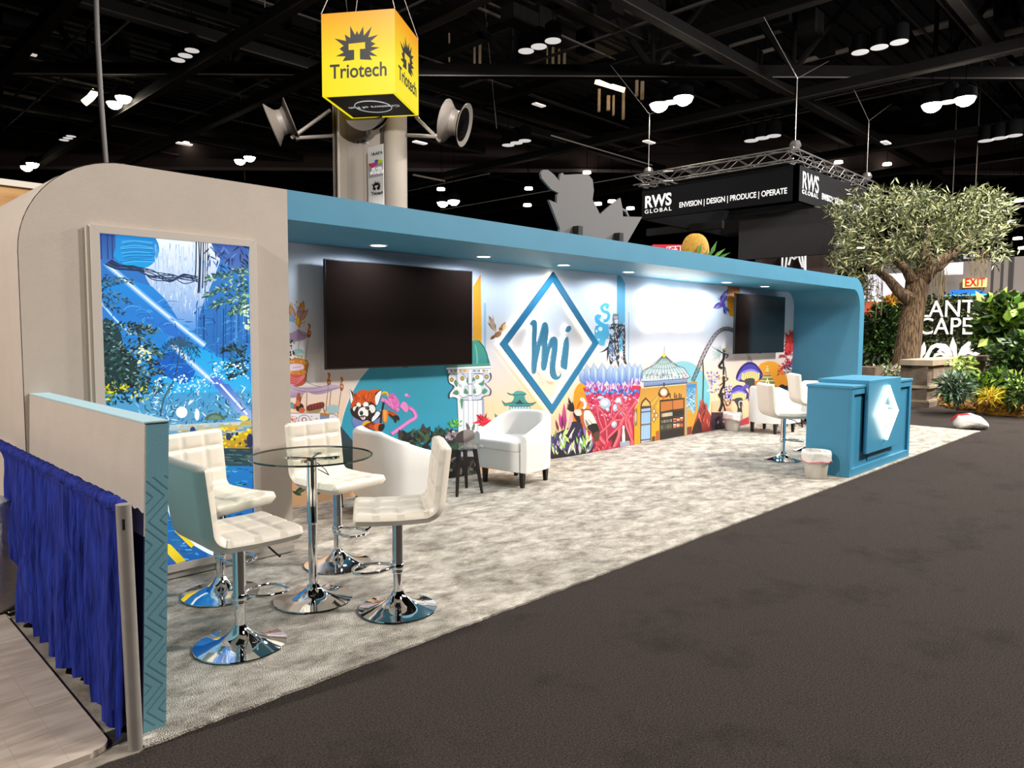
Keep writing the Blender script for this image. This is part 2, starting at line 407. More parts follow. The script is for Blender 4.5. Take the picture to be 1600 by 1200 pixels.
# plywood panel behind the closet
pw = empty('plywood_wall', (-1, 7.2, 0)); tag(pw, 'tall bare plywood panel with white top rail behind the cream closet', 'panel', kind='thing')
zp = onx(30, 283, .35)
ply = mat('plywood', '#c69a63', .6, noise_scale=2, col2='#a97c49', stretch=(1, 1, 6))
zz = ony(0, 283, 7.2).z
MB().box(-3, 1.75, 7.2, 7.24, 0, zz-.03).build('panel', ply, pw, loc=(1, -7.2, 0))
MB().box(-3, 1.75, 7.18, 7.26, zz-.03, zz+.02).build('top_rail', mat('rail_white', '#d8cfc4', .6), pw, loc=(1, -7.2, 0))

# ================================================================ televisions
scr = mat('tv_screen', '#1c1513', .09, spec=.5)
def tv(name, x0, x1, z0, z1, y, label):
    cx = (x0+x1)/2; cz = z0; r = empty(name, (cx, y, z0)); tag(r, label, 'television', 'wall mounted televisions')
    L = (-cx, -y, -z0)
    hs = MB().box(x0, x1, y, y+.035, z0, z1).build('housing', black, r, bevel=.003, loc=L)
    MB().quad((x0+.008, y-.0015, z0+.014), (x1-.008, y-.0015, z0+.014), (x1-.008, y-.0015, z1-.008), (x0+.008, y-.0015, z1-.008)).build('screen', scr, r, loc=L, fix=False)
    MB().box(cx-.03, cx+.03, y-.002, y+.01, z0-.006, z0+.004).build('sensor', black, hs)
    MB().box(cx-.2, cx+.2, y+.035, YB-.015, z0+.3, z1-.3).build('wall_mount', black, r, loc=L)
tv('television', 3.50, 5.28, 1.255, 2.250, 5.80, 'large black flat television on the mural between the cream closet and the diamond sign')
tv('television', 11.10, 12.96, 1.262, 2.262, 5.80, 'black flat television on the mural wall near the rounded teal end')

# ================================================================ diamond sign with letters
SB = mat('sign_blue', '#25759e', .45)
halo = mat('halo_led', '#ffffff', .5, emit='#ffe3b4', estr=11)
def sg(x0, y0, s): return lambda pts: [(lambda v: (v.x, v.z))(ony(x0+a/s, y0+b/s, YB-.05)) for a, b in pts]
def smooth_poly(pts, n=5):
    out = []; N = len(pts)
    for i in range(N):
        p0, p1, p2, p3 = [Vector(pts[(i+k-1) % N]) for k in range(4)]
        for j in range(n):
            t = j/n; v = .5*((2*p1)+(p2-p0)*t+(2*p0-5*p1+4*p2-p3)*t*t+(3*p1-p0-3*p2+p3)*t*t*t); out.append((v.x, v.y))
    return out
ds = empty('diamond_sign', (6.71, YB-.05, .6)); tag(ds, 'large blue diamond outline sign with script lettering and halo glow on the mural', 'sign')
DP = (6.71, YB-.05, .6)
cx, cz, hwd, hh = 6.70, 1.468, .905, .868
def dia(k, kk=None): kk = k if kk is None else kk; return [(cx-hwd*k, cz), (cx, cz-hh*kk), (cx+hwd*k, cz), (cx, cz+hh*kk)]
T(MB().prism(dia(1), lambda x, z: Vector((x, YB-.065, z)), lambda x, z: Vector((x, YB-.04, z)), holes=[dia(.865)[::-1]]).build('diamond_frame', SB, ds), DP)
T(MB().prism(dia(.975), lambda x, z: Vector((x, YB-.0395, z)), lambda x, z: Vector((x, YB-.033, z)), holes=[dia(.89)[::-1]]).build('led_strip', halo, ds), DP)
S = sg(740, 400, 3.75)
Mm = [(330,392),(345,374),(362,385),(366,420),(362,520),(372,500),(392,430),(402,395),(416,388),(428,405),(432,450),(424,530),(432,520),(446,485),(466,472),(484,490),(486,540),(478,600),(472,650),(478,690),(492,708),(508,690),(498,716),(474,726),(452,706),(444,660),(450,590),(456,540),(450,530),(436,580),(424,640),(414,668),(400,668),(394,640),(398,560),(396,500),(386,540),(368,620),(358,680),(342,690),(338,660),(340,560),(342,460),(342,410),(334,408)]
Ii = [(528,500),(541,474),(548,482),(552,530),(546,600),(540,660),(530,664),(512,652),(510,620),(518,560)]
Dt = [(536,440),(546,412),(562,412),(563,432),(550,446)]
for nm, pts in (('letter_m', Mm), ('letter_i', Ii), ('dot', Dt)):
    P2 = smooth_poly(S(pts), 4)
    T(MB().prism(P2, lambda x, z: Vector((x, YB-.07, z)), lambda x, z: Vector((x, YB-.045, z))).build(nm, mat('sign_letter', '#3b7d9c', .45), ds), DP)
    c_ = sum((Vector(p) for p in P2), Vector((0, 0)))/len(P2)
    T(MB().prism([tuple(p) for p in P2], lambda x, z: Vector((x, YB-.0445, z)), lambda x, z: Vector((x, YB-.040, z))).build('led_strip', mat('halo_led_small', '#ffffff', .5, emit='#fff2dc', estr=5), ds), DP)

# ================================================================ glowing two line sign
ns = empty('illuminated_sign', (9.45, YB-.05, 1.7)); tag(ns, 'glowing white two-line letter sign on the mural, lettering lost in its glare', 'sign')
tubem = mat('white_glow', '#ffffff', .5, emit='#fffaf0', estr=8)
NP = (9.45, YB-.05, 1.7)
for row, (zc, hgt) in enumerate(((2.10, .20), (1.80, .19))):
    xs = 8.68; k = 0
    while xs < 10.22:
        wd = rnd.uniform(.13, .17); hk = hgt*(1.25 if k % 4 == 1 else .9)
        pts = [(xs, zc-hk*.6), (xs+wd*.15, zc+hk*.5), (xs+wd*.5, zc+hk*.1), (xs+wd*.6, zc-hk*.5), (xs+wd*.95, zc+hk*.35)]
        T(MB().tube([(x, YB-.05, z) for x, z in pts], .034, 8).build('letter', tubem, ns, smooth=True), NP)
        xs += wd+.035; k += 1
T(MB().box(8.68, 10.25, YB-.02, YB-.001, 1.945, 1.965).build('mounting_rail', mat('rail_grey', '#b9bcc2', .5), ns), NP)
# ================================================================ printed mural (one print on the wall)
import numpy as np
class Paint:
    def __init__(s, plane, y0, step, axis='y'): s.mb = MB(); s.k = 0; s.y0 = y0; s.step = step; s.lay = np.zeros((600, 150), int)
    def crop(s, x0, y0, sc_): s.cr = (x0, y0, sc_); return s
    def w(s, p): v = ony(s.cr[0]+p[0]/s.cr[2], s.cr[1]+p[1]/s.cr[2], s.y0); return (v.x, v.z)
    def clamp(s, v): return v
    def raw(s, P2, col, col2=None):
        """polygon in wall coordinates (x, z); col2 makes a printed blend top to bottom"""
        if len(P2) < 3: return
        P2 = [s.clamp(p) for p in P2]
        ia, ib = int(min(p[0] for p in P2)*40), int(max(p[0] for p in P2)*40)+1; ja, jb = max(0, int(min(p[1] for p in P2)*40)), int(max(p[1] for p in P2)*40)+1
        lv = int(s.lay[ia:ib, ja:jb].max())+1; s.lay[ia:ib, ja:jb] = lv; s.top = max(getattr(s, 'top', 0), lv); y = s.y0-lv*s.step
        try: tris = tessellate_polygon([[Vector((a, b, 0)) for a, b in P2]])
        except Exception: return
        c1 = lin(col); c2 = lin(col2) if col2 else None
        zs = [p[1] for p in P2]; a, b = min(zs), max(zs)
        def cc(p):
            t = (b-p[1])/max(b-a, 1e-6); return tuple(c1[i]+(c2[i]-c1[i])*t for i in range(3))
        n = len(s.mb.v); s.mb.v += [(p[0], y, p[1]) for p in P2]
        for t in tris:
            if len(set(t)) < 3: continue
            p, q, r = [P2[i] for i in t]
            ar = (q[0]-p[0])*(r[1]-p[1])-(r[0]-p[0])*(q[1]-p[1])
            if abs(ar) < 1e-9: continue
            t = tuple(t) if ar > 0 else tuple(reversed(t))
            s.mb.f.append(tuple(i+n for i in t)); s.mb.c.append([cc(P2[i]) for i in t] if c2 else c1)
    def poly(s, pts, col, col2=None, sm=0):
        if sm: pts = smooth_poly(pts, sm)
        s.raw([s.w(p) for p in pts], col, col2)
    def ell(s, cx, cy, rx, ry, col, col2=None, a0=0, a1=360, rot=0, n=24):
        c, t = cos(math.radians(rot)), sin(math.radians(rot)); pts = []
        for i in range(n+(0 if a1-a0 == 360 else 1)):
            a = math.radians(a0+(a1-a0)*i/n); u, v = rx*cos(a), ry*sin(a)
            pts.append((cx+u*c-v*t, cy+u*t+v*c))
        s.poly(pts, col, col2)
    def line(s, pts, wd, col, col2=None, taper=False, sm=0):
        if sm:
            Q = [pts[0]]+list(pts)+[pts[-1]]; out = []
            for i in range(1, len(Q)-2):
                p0, p1, p2, p3 = [Vector(q) for q in Q[i-1:i+3]]
                for j in range(sm):
                    t = j/sm; v = .5*((2*p1)+(p2-p0)*t+(2*p0-5*p1+4*p2-p3)*t*t+(3*p1-p0-3*p2+p3)*t*t*t); out.append((v.x, v.y))
            pts = out+[tuple(pts[-1])]
        L, R = [], []; m = len(pts)
        for i, p in enumerate(pts):
            a = Vector(pts[max(i-1, 0)]); b = Vector(pts[min(i+1, m-1)]); d = (b-a)
            if d.length < 1e-9: d = Vector((1, 0))
            d.normalize(); nn = Vector((-d.y, d.x)); h = wd/2*(1 if not taper else max(.08, 1-i/(m-1)))
            p = Vector(p); L.append(tuple(p+nn*h)); R.append(tuple(p-nn*h))
        s.poly(L+R[::-1], col, col2)
    def leaf(s, x, y, ln, wd, ang, col, col2=None):
        a = math.radians(ang); d = Vector((cos(a), -sin(a))); nn = Vector((-d.y, d.x)); o = Vector((x, y))
        s.poly([tuple(o), tuple(o+d*ln*.35+nn*wd*.5), tuple(o+d*ln*.7+nn*wd*.38), tuple(o+d*ln), tuple(o+d*ln*.7-nn*wd*.38), tuple(o+d*ln*.35-nn*wd*.5)], col, col2)

mu = Paint('y', YB, .00004)
mu.clamp = lambda p: (min(max(p[0], 2.59), 13.705), min(max(p[1], .016), 2.38))
# background: pale blue white at the top, blending to peach at the foot
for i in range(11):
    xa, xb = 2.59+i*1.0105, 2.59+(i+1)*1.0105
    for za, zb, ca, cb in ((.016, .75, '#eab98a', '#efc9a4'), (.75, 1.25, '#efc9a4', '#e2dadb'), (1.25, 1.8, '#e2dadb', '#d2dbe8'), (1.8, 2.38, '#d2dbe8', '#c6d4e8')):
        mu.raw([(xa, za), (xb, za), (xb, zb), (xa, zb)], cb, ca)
# pale grey-blue wedge left of the big television, pale block below
A = mu.crop(450, 460, 6)
mu.poly([(270, -60), (360, -60), (330, 460), (280, 560)], '#cfd6e2'); 
mu.poly([(5, 560), (300, 560), (300, 850), (5, 850)], '#e6e2e2')
# big teal disc behind the red panda
v0 = onx
mu.crop(440, 380, 3.53)
mu.poly(smooth_poly([(325, 1010), (345, 930), (380, 840), (430, 750), (500, 670), (620, 600), (780, 590), (920, 640), (1000, 760), (1020, 900), (1020, 1250), (330, 1250)], 4), '#3d9fb8', '#0f8cab')
mu.line([(325, 1010), (345, 930), (380, 840), (430, 750), (480, 690)], 5, '#dfe6ea', sm=4)
mu.line([(560, 860), (960, 860)], 2, '#2f9ab2'); mu.line([(760, 800), (930, 790)], 2, '#2f9ab2')
# orange shaft, thin blue bar, green dome
mu.poly([(1055, 560), (1055, 240), (1098, 172), (1104, 560)], '#e89a1c', '#f3b02c')
mu.poly([(1115, 330), (1128, 330), (1128, 580), (1115, 580)], '#9cc4da')
mu.poly(smooth_poly([(1050, 540), (1085, 535), (1115, 570), (1135, 620), (1140, 672), (1000, 672), (1000, 560)], 3), '#4aa58c', '#2c7f86')
mu.line([(1085, 538), (1115, 572), (1135, 622), (1139, 668)], 6, '#1d5a5a', sm=3)
mu.line([(1068, 560), (1078, 620), (1078, 668)], 6, '#7cc3a6', sm=3)
# ---- balloon ship at the far end (fabric, gondola, carousel canopy)
mu.crop(450, 460, 6)
gold, golddk, mauve, mauvedk = '#d9962a', '#9a5a1c', '#c0a6bf', '#9c829f'
for x, y, l, wd, a in ((60, 250, 170, 60, 105), (95, 250, 200, 70, 75), (110, 260, 150, 45, 58), (30, 250, 170, 50, 120)):
    mu.leaf(x, y, l, wd, a, golddk); mu.leaf(x, y, l*.94, wd*.8, a, gold); mu.leaf(x, y-10, l*.75, wd*.5, a, '#b9a1c4')
for i in range(26): mu.leaf(rnd.uniform(20, 150), rnd.uniform(80, 300), 26, 9, rnd.uniform(30, 150), rnd.choice([gold, '#f3c54a', golddk, '#e07b2a']))
mu.ell(95, 260, 26, 60, gold); mu.ell(92, 250, 14, 40, '#f1c048'); mu.ell(35, 240, 28, 40, '#7fb4d4')
mu.poly([(10, 270), (100, 330), (195, 370), (180, 405), (110, 435), (10, 430)], mauve, '#a98db0', sm=4)
mu.poly([(10, 260), (60, 270), (100, 325), (10, 365)], '#d8dceb', sm=3)
for pts in ([(100, 325), (130, 380), (195, 378)], [(10, 370), (60, 350), (100, 325)], [(100, 330), (92, 430)]): mu.line(pts, 3, '#5c4a60', sm=4)
for x, y in ((200, 340), (385, 800), (505, 840)):
    mu.poly([(x-14, y+60), (x-18, y), (x-6, y-30), (x-16, y-62), (x+4, y-66), (x+14, y-36), (x+4, y-14), (x+18, y+20), (x+6, y+60)], '#c8742a', '#8a451a', sm=3)
    mu.ell(x+2, y+24, 9, 12, '#f0a568'); mu.ell(x-2, y-6, 7, 10, '#e8a03a')
mu.line([(190, 405), (158, 640)], 4, '#7a6a66'); mu.line([(104, 430), (94, 560)], 4, '#7a6a66')
mu.ell(95, 545, 55, 36, '#8fbcc4'); mu.ell(120, 575, 40, 26, '#bfc9c0')
for i in range(26): mu.ell(rnd.uniform(15, 60), rnd.uniform(435, 640), rnd.uniform(5, 13), rnd.uniform(6, 15), rnd.choice(['#1b1616', '#2a211d', '#e9e3d6', '#7f9f8c', '#4b3b2c']), n=8)
for i in range(16): mu.ell(rnd.uniform(60, 160), rnd.uniform(570, 630), 9, 7, rnd.choice(['#d9d2c4', '#a8c4b4', '#e7e0dc', '#8c8c70']), n=8)
mu.poly([(18, 615), (180, 620), (178, 740), (160, 830), (100, 862), (18, 850)], golddk, sm=3)
mu.poly([(18, 622), (172, 626), (172, 735), (150, 820), (95, 850), (18, 842)], '#d4605c', '#b63f45', sm=3)
for i in range(4): mu.line([(20, 770+i*22), (80, 790+i*16), (160, 750+i*6)], 5, '#e8888a', sm=4)
mu.poly([(18, 620), (178, 622), (172, 740), (110, 752), (18, 740)], '#c97d22', sm=3)
mu.poly([(18, 655), (130, 655), (142, 700), (18, 716)], '#dccbe0', sm=3); mu.line([(40, 690), (120, 676)], 9, '#d89a9a')
for i in range(34): mu.ell(rnd.choice([rnd.uniform(18, 170), rnd.uniform(145, 178)]), rnd.choice([rnd.uniform(618, 650), rnd.uniform(712, 750)]), 7, 7, rnd.choice([gold, '#f0c24c', golddk]), n=7)
mu.line([(175, 620), (195, 660), (178, 700), (170, 800), (240, 850), (330, 862), (400, 840)], 3, '#4a3a44', sm=4)
# canopy below
mu.poly([(18, 845), (90, 868), (200, 866), (330, 860), (400, 845), (505, 865), (420, 900), (330, 930), (240, 936), (180, 915), (100, 955), (18, 960)], '#cdb9cf', '#9b7fa4', sm=4)
for pts in ([(18, 870), (120, 905), (260, 915), (400, 890), (500, 870)], [(18, 850), (120, 880), (250, 880), (385, 850)]): mu.line(pts, 4, '#5f4b66', sm=4)
for x0_, y0_, x1_, y1_ in ((378, 860, 352, 1110), (402, 900, 384, 1110), (500, 880, 466, 1130), (178, 920, 172, 1105)): mu.line([(x0_, y0_), (x1_, y1_)], 5, '#8a7468')
mu.ell(420, 1075, 62, 42, '#9cbcc4'); mu.ell(240, 1080, 70, 36, '#9a8a5c')
mu.poly([(180, 1045), (260, 1020), (330, 1010), (335, 1060), (260, 1080), (185, 1090)], '#7c2822', '#5a1a18', sm=3)
for i in range(5): mu.line([(200+i*28, 1030-i*4), (205+i*28, 1080-i*4)], 4, '#a2443a')
mu.line([(320, 1010), (330, 1060), (345, 1110)], 6, '#4a4440', sm=3)
for x, y, rx, ry, c in ((100, 980, 22, 60, '#a05030'), (110, 1060, 38, 40, '#2b1712'), (92, 1020, 20, 30, '#c86a3c'), (130, 1085, 30, 26, '#c45a2a'), (60, 1050, 16, 26, '#a84a3c'), (35, 1040, 20, 30, '#5c9a9c')): mu.ell(x, y, rx, ry, c)
mu.line([(110, 1000), (145, 925)], 10, '#35231e', taper=True)
mu.poly([(18, 1110), (300, 1108), (430, 1120), (470, 1145), (470, 1300), (18, 1300)], '#e7e4ea', '#c9d0e2')
mu.line([(18, 1114), (300, 1112), (430, 1124), (470, 1148)], 7, '#8f7f7a')
for cx_ in (150,):
    mu.ell(cx_, 1175, 58, 48, '#8b8fae'); mu.ell(cx_, 1175, 50, 40, '#dfe2ee'); mu.ell(cx_, 1175, 26, 24, '#b3694a'); mu.ell(cx_, 1175, 14, 14, '#efe6dc')
for i in range(40):
    x, y = rnd.choice([(rnd.uniform(20, 85), rnd.uniform(1140, 1230)), (rnd.uniform(215, 285), rnd.uniform(1140, 1230))])
    mu.ell(x, y, 8, 5, rnd.choice(['#c26a3c', '#e3a373', '#b04a32']), rot=rnd.uniform(0, 180), n=8)
mu.poly([(298, 1120), (385, 1128), (385, 1300), (300, 1300)], '#5b84bd', '#7fa5d2'); mu.poly([(300, 1115), (392, 1122), (385, 1150), (340, 1138), (306, 1150)], '#b0732e')
for i in range(12): mu.ell(rnd.uniform(315, 375), rnd.uniform(1165, 1260), 7, 7, '#eef3fa', n=6)
mu.poly([(400, 1140), (465, 1155), (465, 1300), (400, 1300)], '#c7d2e4')
mu.crop(440, 380, 3.53)
mu.poly([(45, 1030), (300, 1030), (260, 1250), (45, 1250)], '#c9a0a6', '#7a2a36')
mu.poly([(300, 1020), (330, 1015), (400, 1100), (400, 1250), (300, 1250)], '#2b3d48', '#1a2a26')
for i in range(30): mu.leaf(rnd.uniform(45, 260), rnd.uniform(1130, 1400), 60, 22, rnd.uniform(0, 180), rnd.choice(['#16201c', '#26382e', '#3a5a40', '#10100f', '#55704a']))
# ---- red panda with staff
mu.crop(530, 590, 10.667)
mu.poly([(210, 740), (260, 640), (360, 620), (620, 560), (720, 520), (760, 600), (700, 700), (620, 760), (560, 830), (420, 900), (320, 900)], '#7d93cf', '#5866a8', sm=4)
mu.poly([(470, 690), (560, 560), (680, 560), (700, 640), (590, 720), (540, 760)], '#1c1216', sm=3)
mu.poly([(560, 640), (630, 560), (680, 600), (600, 700), (540, 730)], '#e9eef4', sm=3)
mu.poly([(330, 870), (370, 780), (450, 720), (520, 740), (460, 790), (400, 870)], '#e8b424', '#c98f1c', sm=3)
mu.line([(420, 870), (520, 800), (640, 840)], 110, '#7a2c14', sm=4); mu.line([(500, 800), (600, 850)], 60, '#b8461a', sm=3)
mu.poly([(570, 800), (660, 750), (740, 780), (720, 880), (620, 900)], '#dd5f16', sm=3)
mu.poly([(660, 790), (745, 770), (750, 840), (700, 900), (650, 880)], '#1c1010', sm=3)
mu.line([(742, 400), (700, 640), (690, 760)], 34, '#2a1618', sm=3)
mu.poly([(700, 270), (740, 230), (800, 240), (826, 290), (800, 320), (780, 280), (730, 280)], '#e6c21c', sm=3); mu.line([(715, 282), (760, 262), (800, 290)], 12, '#e23c28', sm=3)
mu.poly([(720, 580), (740, 530), (800, 560), (810, 640), (790, 740), (730, 730)], '#f09a2a', '#e0741c', sm=3); mu.line([(760, 560), (760, 720)], 12, '#f6c25a')
mu.line([(810, 580), (900, 620), (950, 680)], 84, '#b7480f', sm=4); mu.line([(830, 610), (920, 690)], 34, '#3a1710')
mu.poly([(890, 640), (970, 630), (1005, 680), (990, 720), (960, 700), (950, 750), (920, 740), (910, 690)], '#1f1111', sm=3)
# head
mu.ell(400, 530, 215, 185, '#2a1410')
mu.poly([(235, 260), (175, 190), (180, 300), (190, 420), (240, 450)], '#f2f3f6', sm=2); mu.poly([(265, 290), (175, 185), (215, 300), (240, 420)], '#2e1414')
mu.poly([(500, 330), (600, 230), (705, 200), (690, 330), (640, 460), (560, 470)], '#321816', sm=2); mu.poly([(600, 300), (700, 210), (680, 330), (630, 460), (600, 420)], '#eef1f4', sm=2)
mu.poly([(190, 520), (200, 430), (250, 330), (300, 240), (400, 200), (480, 220), (560, 200), (690, 195), (600, 260), (590, 360), (610, 470), (560, 420), (500, 400), (440, 420), (390, 470), (340, 440), (280, 450), (230, 480)], '#d9560f', '#c2480c', sm=3)
for i in range(70):
    a = rnd.uniform(60, 130); mu.leaf(rnd.uniform(240, 560), rnd.uniform(300, 440), rnd.uniform(50, 100), 10, a, rnd.choice(['#f0751c', '#b93f0a', '#e9631a', '#8a2c08']))
mu.ell(320, 460, 38, 46, '#f4f4f2'); mu.ell(440, 450, 46, 46, '#f4f4f2', rot=20); mu.ell(265, 520, 42, 44, '#efe6e2'); mu.ell(540, 520, 60, 70, '#ecebea', rot=-20)
mu.ell(320, 510, 34, 26, '#3a1a10'); mu.ell(455, 510, 46, 32, '#3a1a10'); mu.ell(325, 505, 12, 10, '#050505'); mu.ell(450, 505, 13, 11, '#050505')
mu.ell(400, 580, 92, 88, '#f6f6f4'); mu.ell(318, 512, 26, 20, '#1c0e0a', rot=-20); mu.ell(462, 512, 34, 24, '#1c0e0a', rot=20); mu.ell(322, 507, 7, 6, '#e8e4e0'); mu.ell(455, 507, 7, 6, '#e8e4e0'); mu.poly([(300, 470), (250, 560), (240, 640), (290, 620), (320, 540)], '#2a1410', sm=2); mu.poly([(480, 530), (520, 560), (540, 640), (490, 650), (480, 590)], '#2a1410', sm=2); mu.ell(366, 590, 30, 38, '#141012'); mu.ell(362, 575, 10, 6, '#8a8a90')
mu.poly([(330, 650), (380, 630), (450, 640), (440, 690), (390, 720), (340, 700)], '#190f10', sm=3); mu.poly([(345, 655), (380, 660), (430, 650), (425, 690), (380, 700)], '#e9e2de', sm=3); mu.ell(385, 666, 30, 14, '#d57f86')
# pink smoke
pk, pk2 = '#e48ac8', '#d35fae'
mu.line([(870, 940), (1000, 850), (1150, 740), (1270, 660), (1240, 560), (1180, 510), (1090, 490), (1000, 470)], 62, '#c86cb8', sm=5)
mu.line([(870, 940), (1000, 850), (1150, 740), (1270, 660), (1240, 560), (1180, 510)], 30, pk, sm=5)
mu.line([(700, 360), (790, 400), (860, 470), (990, 550)], 60, pk, sm=5); mu.line([(740, 380), (840, 480), (980, 560)], 22, pk2, sm=4)
mu.poly([(800, 360), (830, 290), (890, 260), (960, 330), (1000, 430), (960, 520), (880, 500), (830, 430)], pk2, '#e07cc0', sm=4)
for i in range(22): mu.line([(x := rnd.uniform(800, 960), y := rnd.uniform(300, 500)), (x+rnd.uniform(-30, 40), y+30), (x+rnd.uniform(-20, 60), y+50)], 9, rnd.choice([pk, '#f3b0dc', '#c04f9f']), sm=3)
mu.poly([(1020, 480), (1060, 400), (1130, 440), (1140, 560), (1090, 570)], pk, sm=3); mu.ell(1120, 290, 30, 26, pk); mu.ell(1160, 310, 24, 18, pk2)
# plants along the foot of the teal disc
for i in range(15):
    x = 1040+i*44; mu.leaf(x, 1060+rnd.uniform(-10, 20), rnd.uniform(180, 330), rnd.uniform(70, 120), rnd.uniform(20, 150), rnd.choice(['#1f2320', '#2b3029', '#191c1b', '#38342f']))
mu.crop(620, 560, 5)
for i in range(90): mu.leaf(rnd.uniform(0, 430), rnd.uniform(600, 720), rnd.uniform(40, 100), rnd.uniform(16, 34), rnd.uniform(10, 170), rnd.choice(['#1a211c', '#24362a', '#2f4a34', '#12100f', '#3d5c3a', '#33302d']))
mu.poly([(380, 600), (440, 560), (620, 570), (660, 700), (640, 940), (380, 940)], '#2b2624', '#14100f')
for i in range(60): mu.leaf(rnd.uniform(390, 640), rnd.uniform(740, 930), rnd.uniform(30, 90), rnd.uniform(14, 40), rnd.uniform(20, 160), rnd.choice(['#1b1716', '#57504b', '#8c8681', '#26201e', '#3c5138', '#2c241f']))
# ---- ionic style column
mu.crop(680, 540, 7.5)
mu.poly([(255, 600), (330, 560), (560, 560), (545, 700), (555, 1000), (560, 1300), (262, 1300), (270, 900)], '#e4e8ef', '#d7dde6')
for x in (330, 385, 440, 492): mu.line([(x, 600), (x+2, 1200)], 6, '#8d95a4')
mu.poly([(540, 620), (570, 620), (575, 1000), (548, 1000)], '#9aa0b6')
def vol(pts, c): mu.poly(pts, '#3c4250', sm=3); cxx = sum(p[0] for p in pts)/len(pts); cyy = sum(p[1] for p in pts)/len(pts); mu.poly([(cxx+(p[0]-cxx)*.93, cyy+(p[1]-cyy)*.95) for p in pts], c, sm=3)
vol([(150, 340), (190, 320), (560, 320), (640, 310), (658, 380), (620, 430), (585, 440), (610, 470), (655, 520), (645, 580), (590, 590), (555, 610), (520, 640), (300, 640), (262, 610), (200, 600), (160, 620), (155, 560), (210, 480), (160, 440), (145, 380)], '#c9cddb')
for pts in ([(150, 350), (185, 322), (230, 340), (240, 400), (280, 470), (330, 520), (320, 620), (322, 660), (290, 660), (250, 620), (200, 605), (165, 610), (170, 560), (230, 500), (200, 450), (160, 430)],
            [(250, 330), (300, 320), (360, 380), (390, 450), (350, 470), (330, 540), (370, 590), (330, 610), (285, 590), (275, 530), (310, 470), (270, 440), (250, 380)],
            [(450, 340), (500, 330), (560, 340), (560, 400), (500, 440), (540, 490), (540, 560), (490, 590), (450, 580), (480, 520), (440, 460), (470, 420)]):
    vol(pts, '#eef0f5')
for x, y in ((190, 400), (315, 385), (490, 370), (598, 365)): mu.ell(x, y, 24, 26, '#4b6a4a'); mu.ell(x, y, 15, 16, '#dba53a')
for pts in ([(200, 560), (240, 520), (270, 540), (260, 580)], [(330, 560), (350, 500), (385, 560)], [(440, 560), (450, 500), (480, 555)], [(540, 550), (570, 500), (610, 530), (570, 570)], [(215, 430), (240, 400), (260, 470), (240, 480)], [(500, 450), (540, 430), (570, 400), (560, 470)], [(290, 620), (320, 640), (315, 740), (300, 720)], [(360, 420), (385, 360), (385, 450)], [(430, 420), (440, 370), (470, 400)]): mu.poly(pts, '#4f8a66', sm=3)
mu.poly([(383, 300), (425, 300), (430, 640), (385, 640)], '#dfe3ec'); mu.line([(383, 300), (385, 640)], 4, '#4a5060'); mu.line([(426, 300), (430, 640)], 4, '#4a5060'); mu.line([(383, 450), (430, 450)], 8, '#39404c'); mu.line([(383, 585), (430, 585)], 10, '#39404c')
mu.poly([(150, 275), (640, 262), (640, 322), (150, 330)], '#cfd4da')
for i in range(9): mu.ell(180+i*55, 295, 20, 14, rnd.choice(['#e0a23a', '#c98a3a', '#8d97a4']), n=10)
for x in (160, 265, 405, 535, 625): mu.ell(x, 300, 14, 22, '#f3f5f8', n=10)
mu.poly([(125, 255), (650, 232), (652, 262), (128, 282)], '#eef1f5'); mu.line([(125, 255), (650, 232)], 7, '#3e4650'); mu.line([(128, 283), (652, 263)], 4, '#525a66')
mu.poly([(150, 225), (640, 205), (640, 235), (140, 252)], '#4f9f86', '#3a7f74')
# rock, red flower, greenery in front of the column
for i in range(26): mu.leaf(rnd.uniform(170, 290), rnd.uniform(900, 960), rnd.uniform(30, 60), 18, rnd.uniform(20, 160), rnd.choice(['#58b034', '#7cc84e', '#3c8a2c']))
for i in range(40): mu.leaf(rnd.uniform(0, 260), rnd.uniform(1000, 1130), rnd.uniform(40, 80), 26, rnd.uniform(20, 160), rnd.choice(['#16303a', '#1c1c1c', '#27482c', '#2b5a6a', '#1d2b22']))
for i in range(14): mu.ell(rnd.uniform(130, 250), rnd.uniform(1010, 1100), 20, 18, rnd.choice(['#b49aa4', '#8a7a80', '#d3bcc4']), n=9)
mu.leaf(400, 1010, 120, 44, 110, '#5a6254'); mu.leaf(430, 1010, 110, 36, 75, '#6b7560')
mu.ell(350, 1120, 130, 130, '#3d3433', n=20); mu.poly([(330, 1000), (420, 990), (470, 1050), (480, 1200), (380, 1240), (340, 1180)], '#8f8583', '#5c5350', sm=3); mu.poly([(360, 1140), (470, 1080), (470, 1240), (340, 1240)], '#a89f9c')
for i in range(44):
    a = rnd.uniform(-10, 190); mu.leaf(560+rnd.uniform(-20, 40), 900+rnd.uniform(-15, 30), rnd.uniform(60, 130), rnd.uniform(16, 30), a, rnd.choice(['#d91c34', '#b30f28', '#ee3a48', '#8c0a20']))
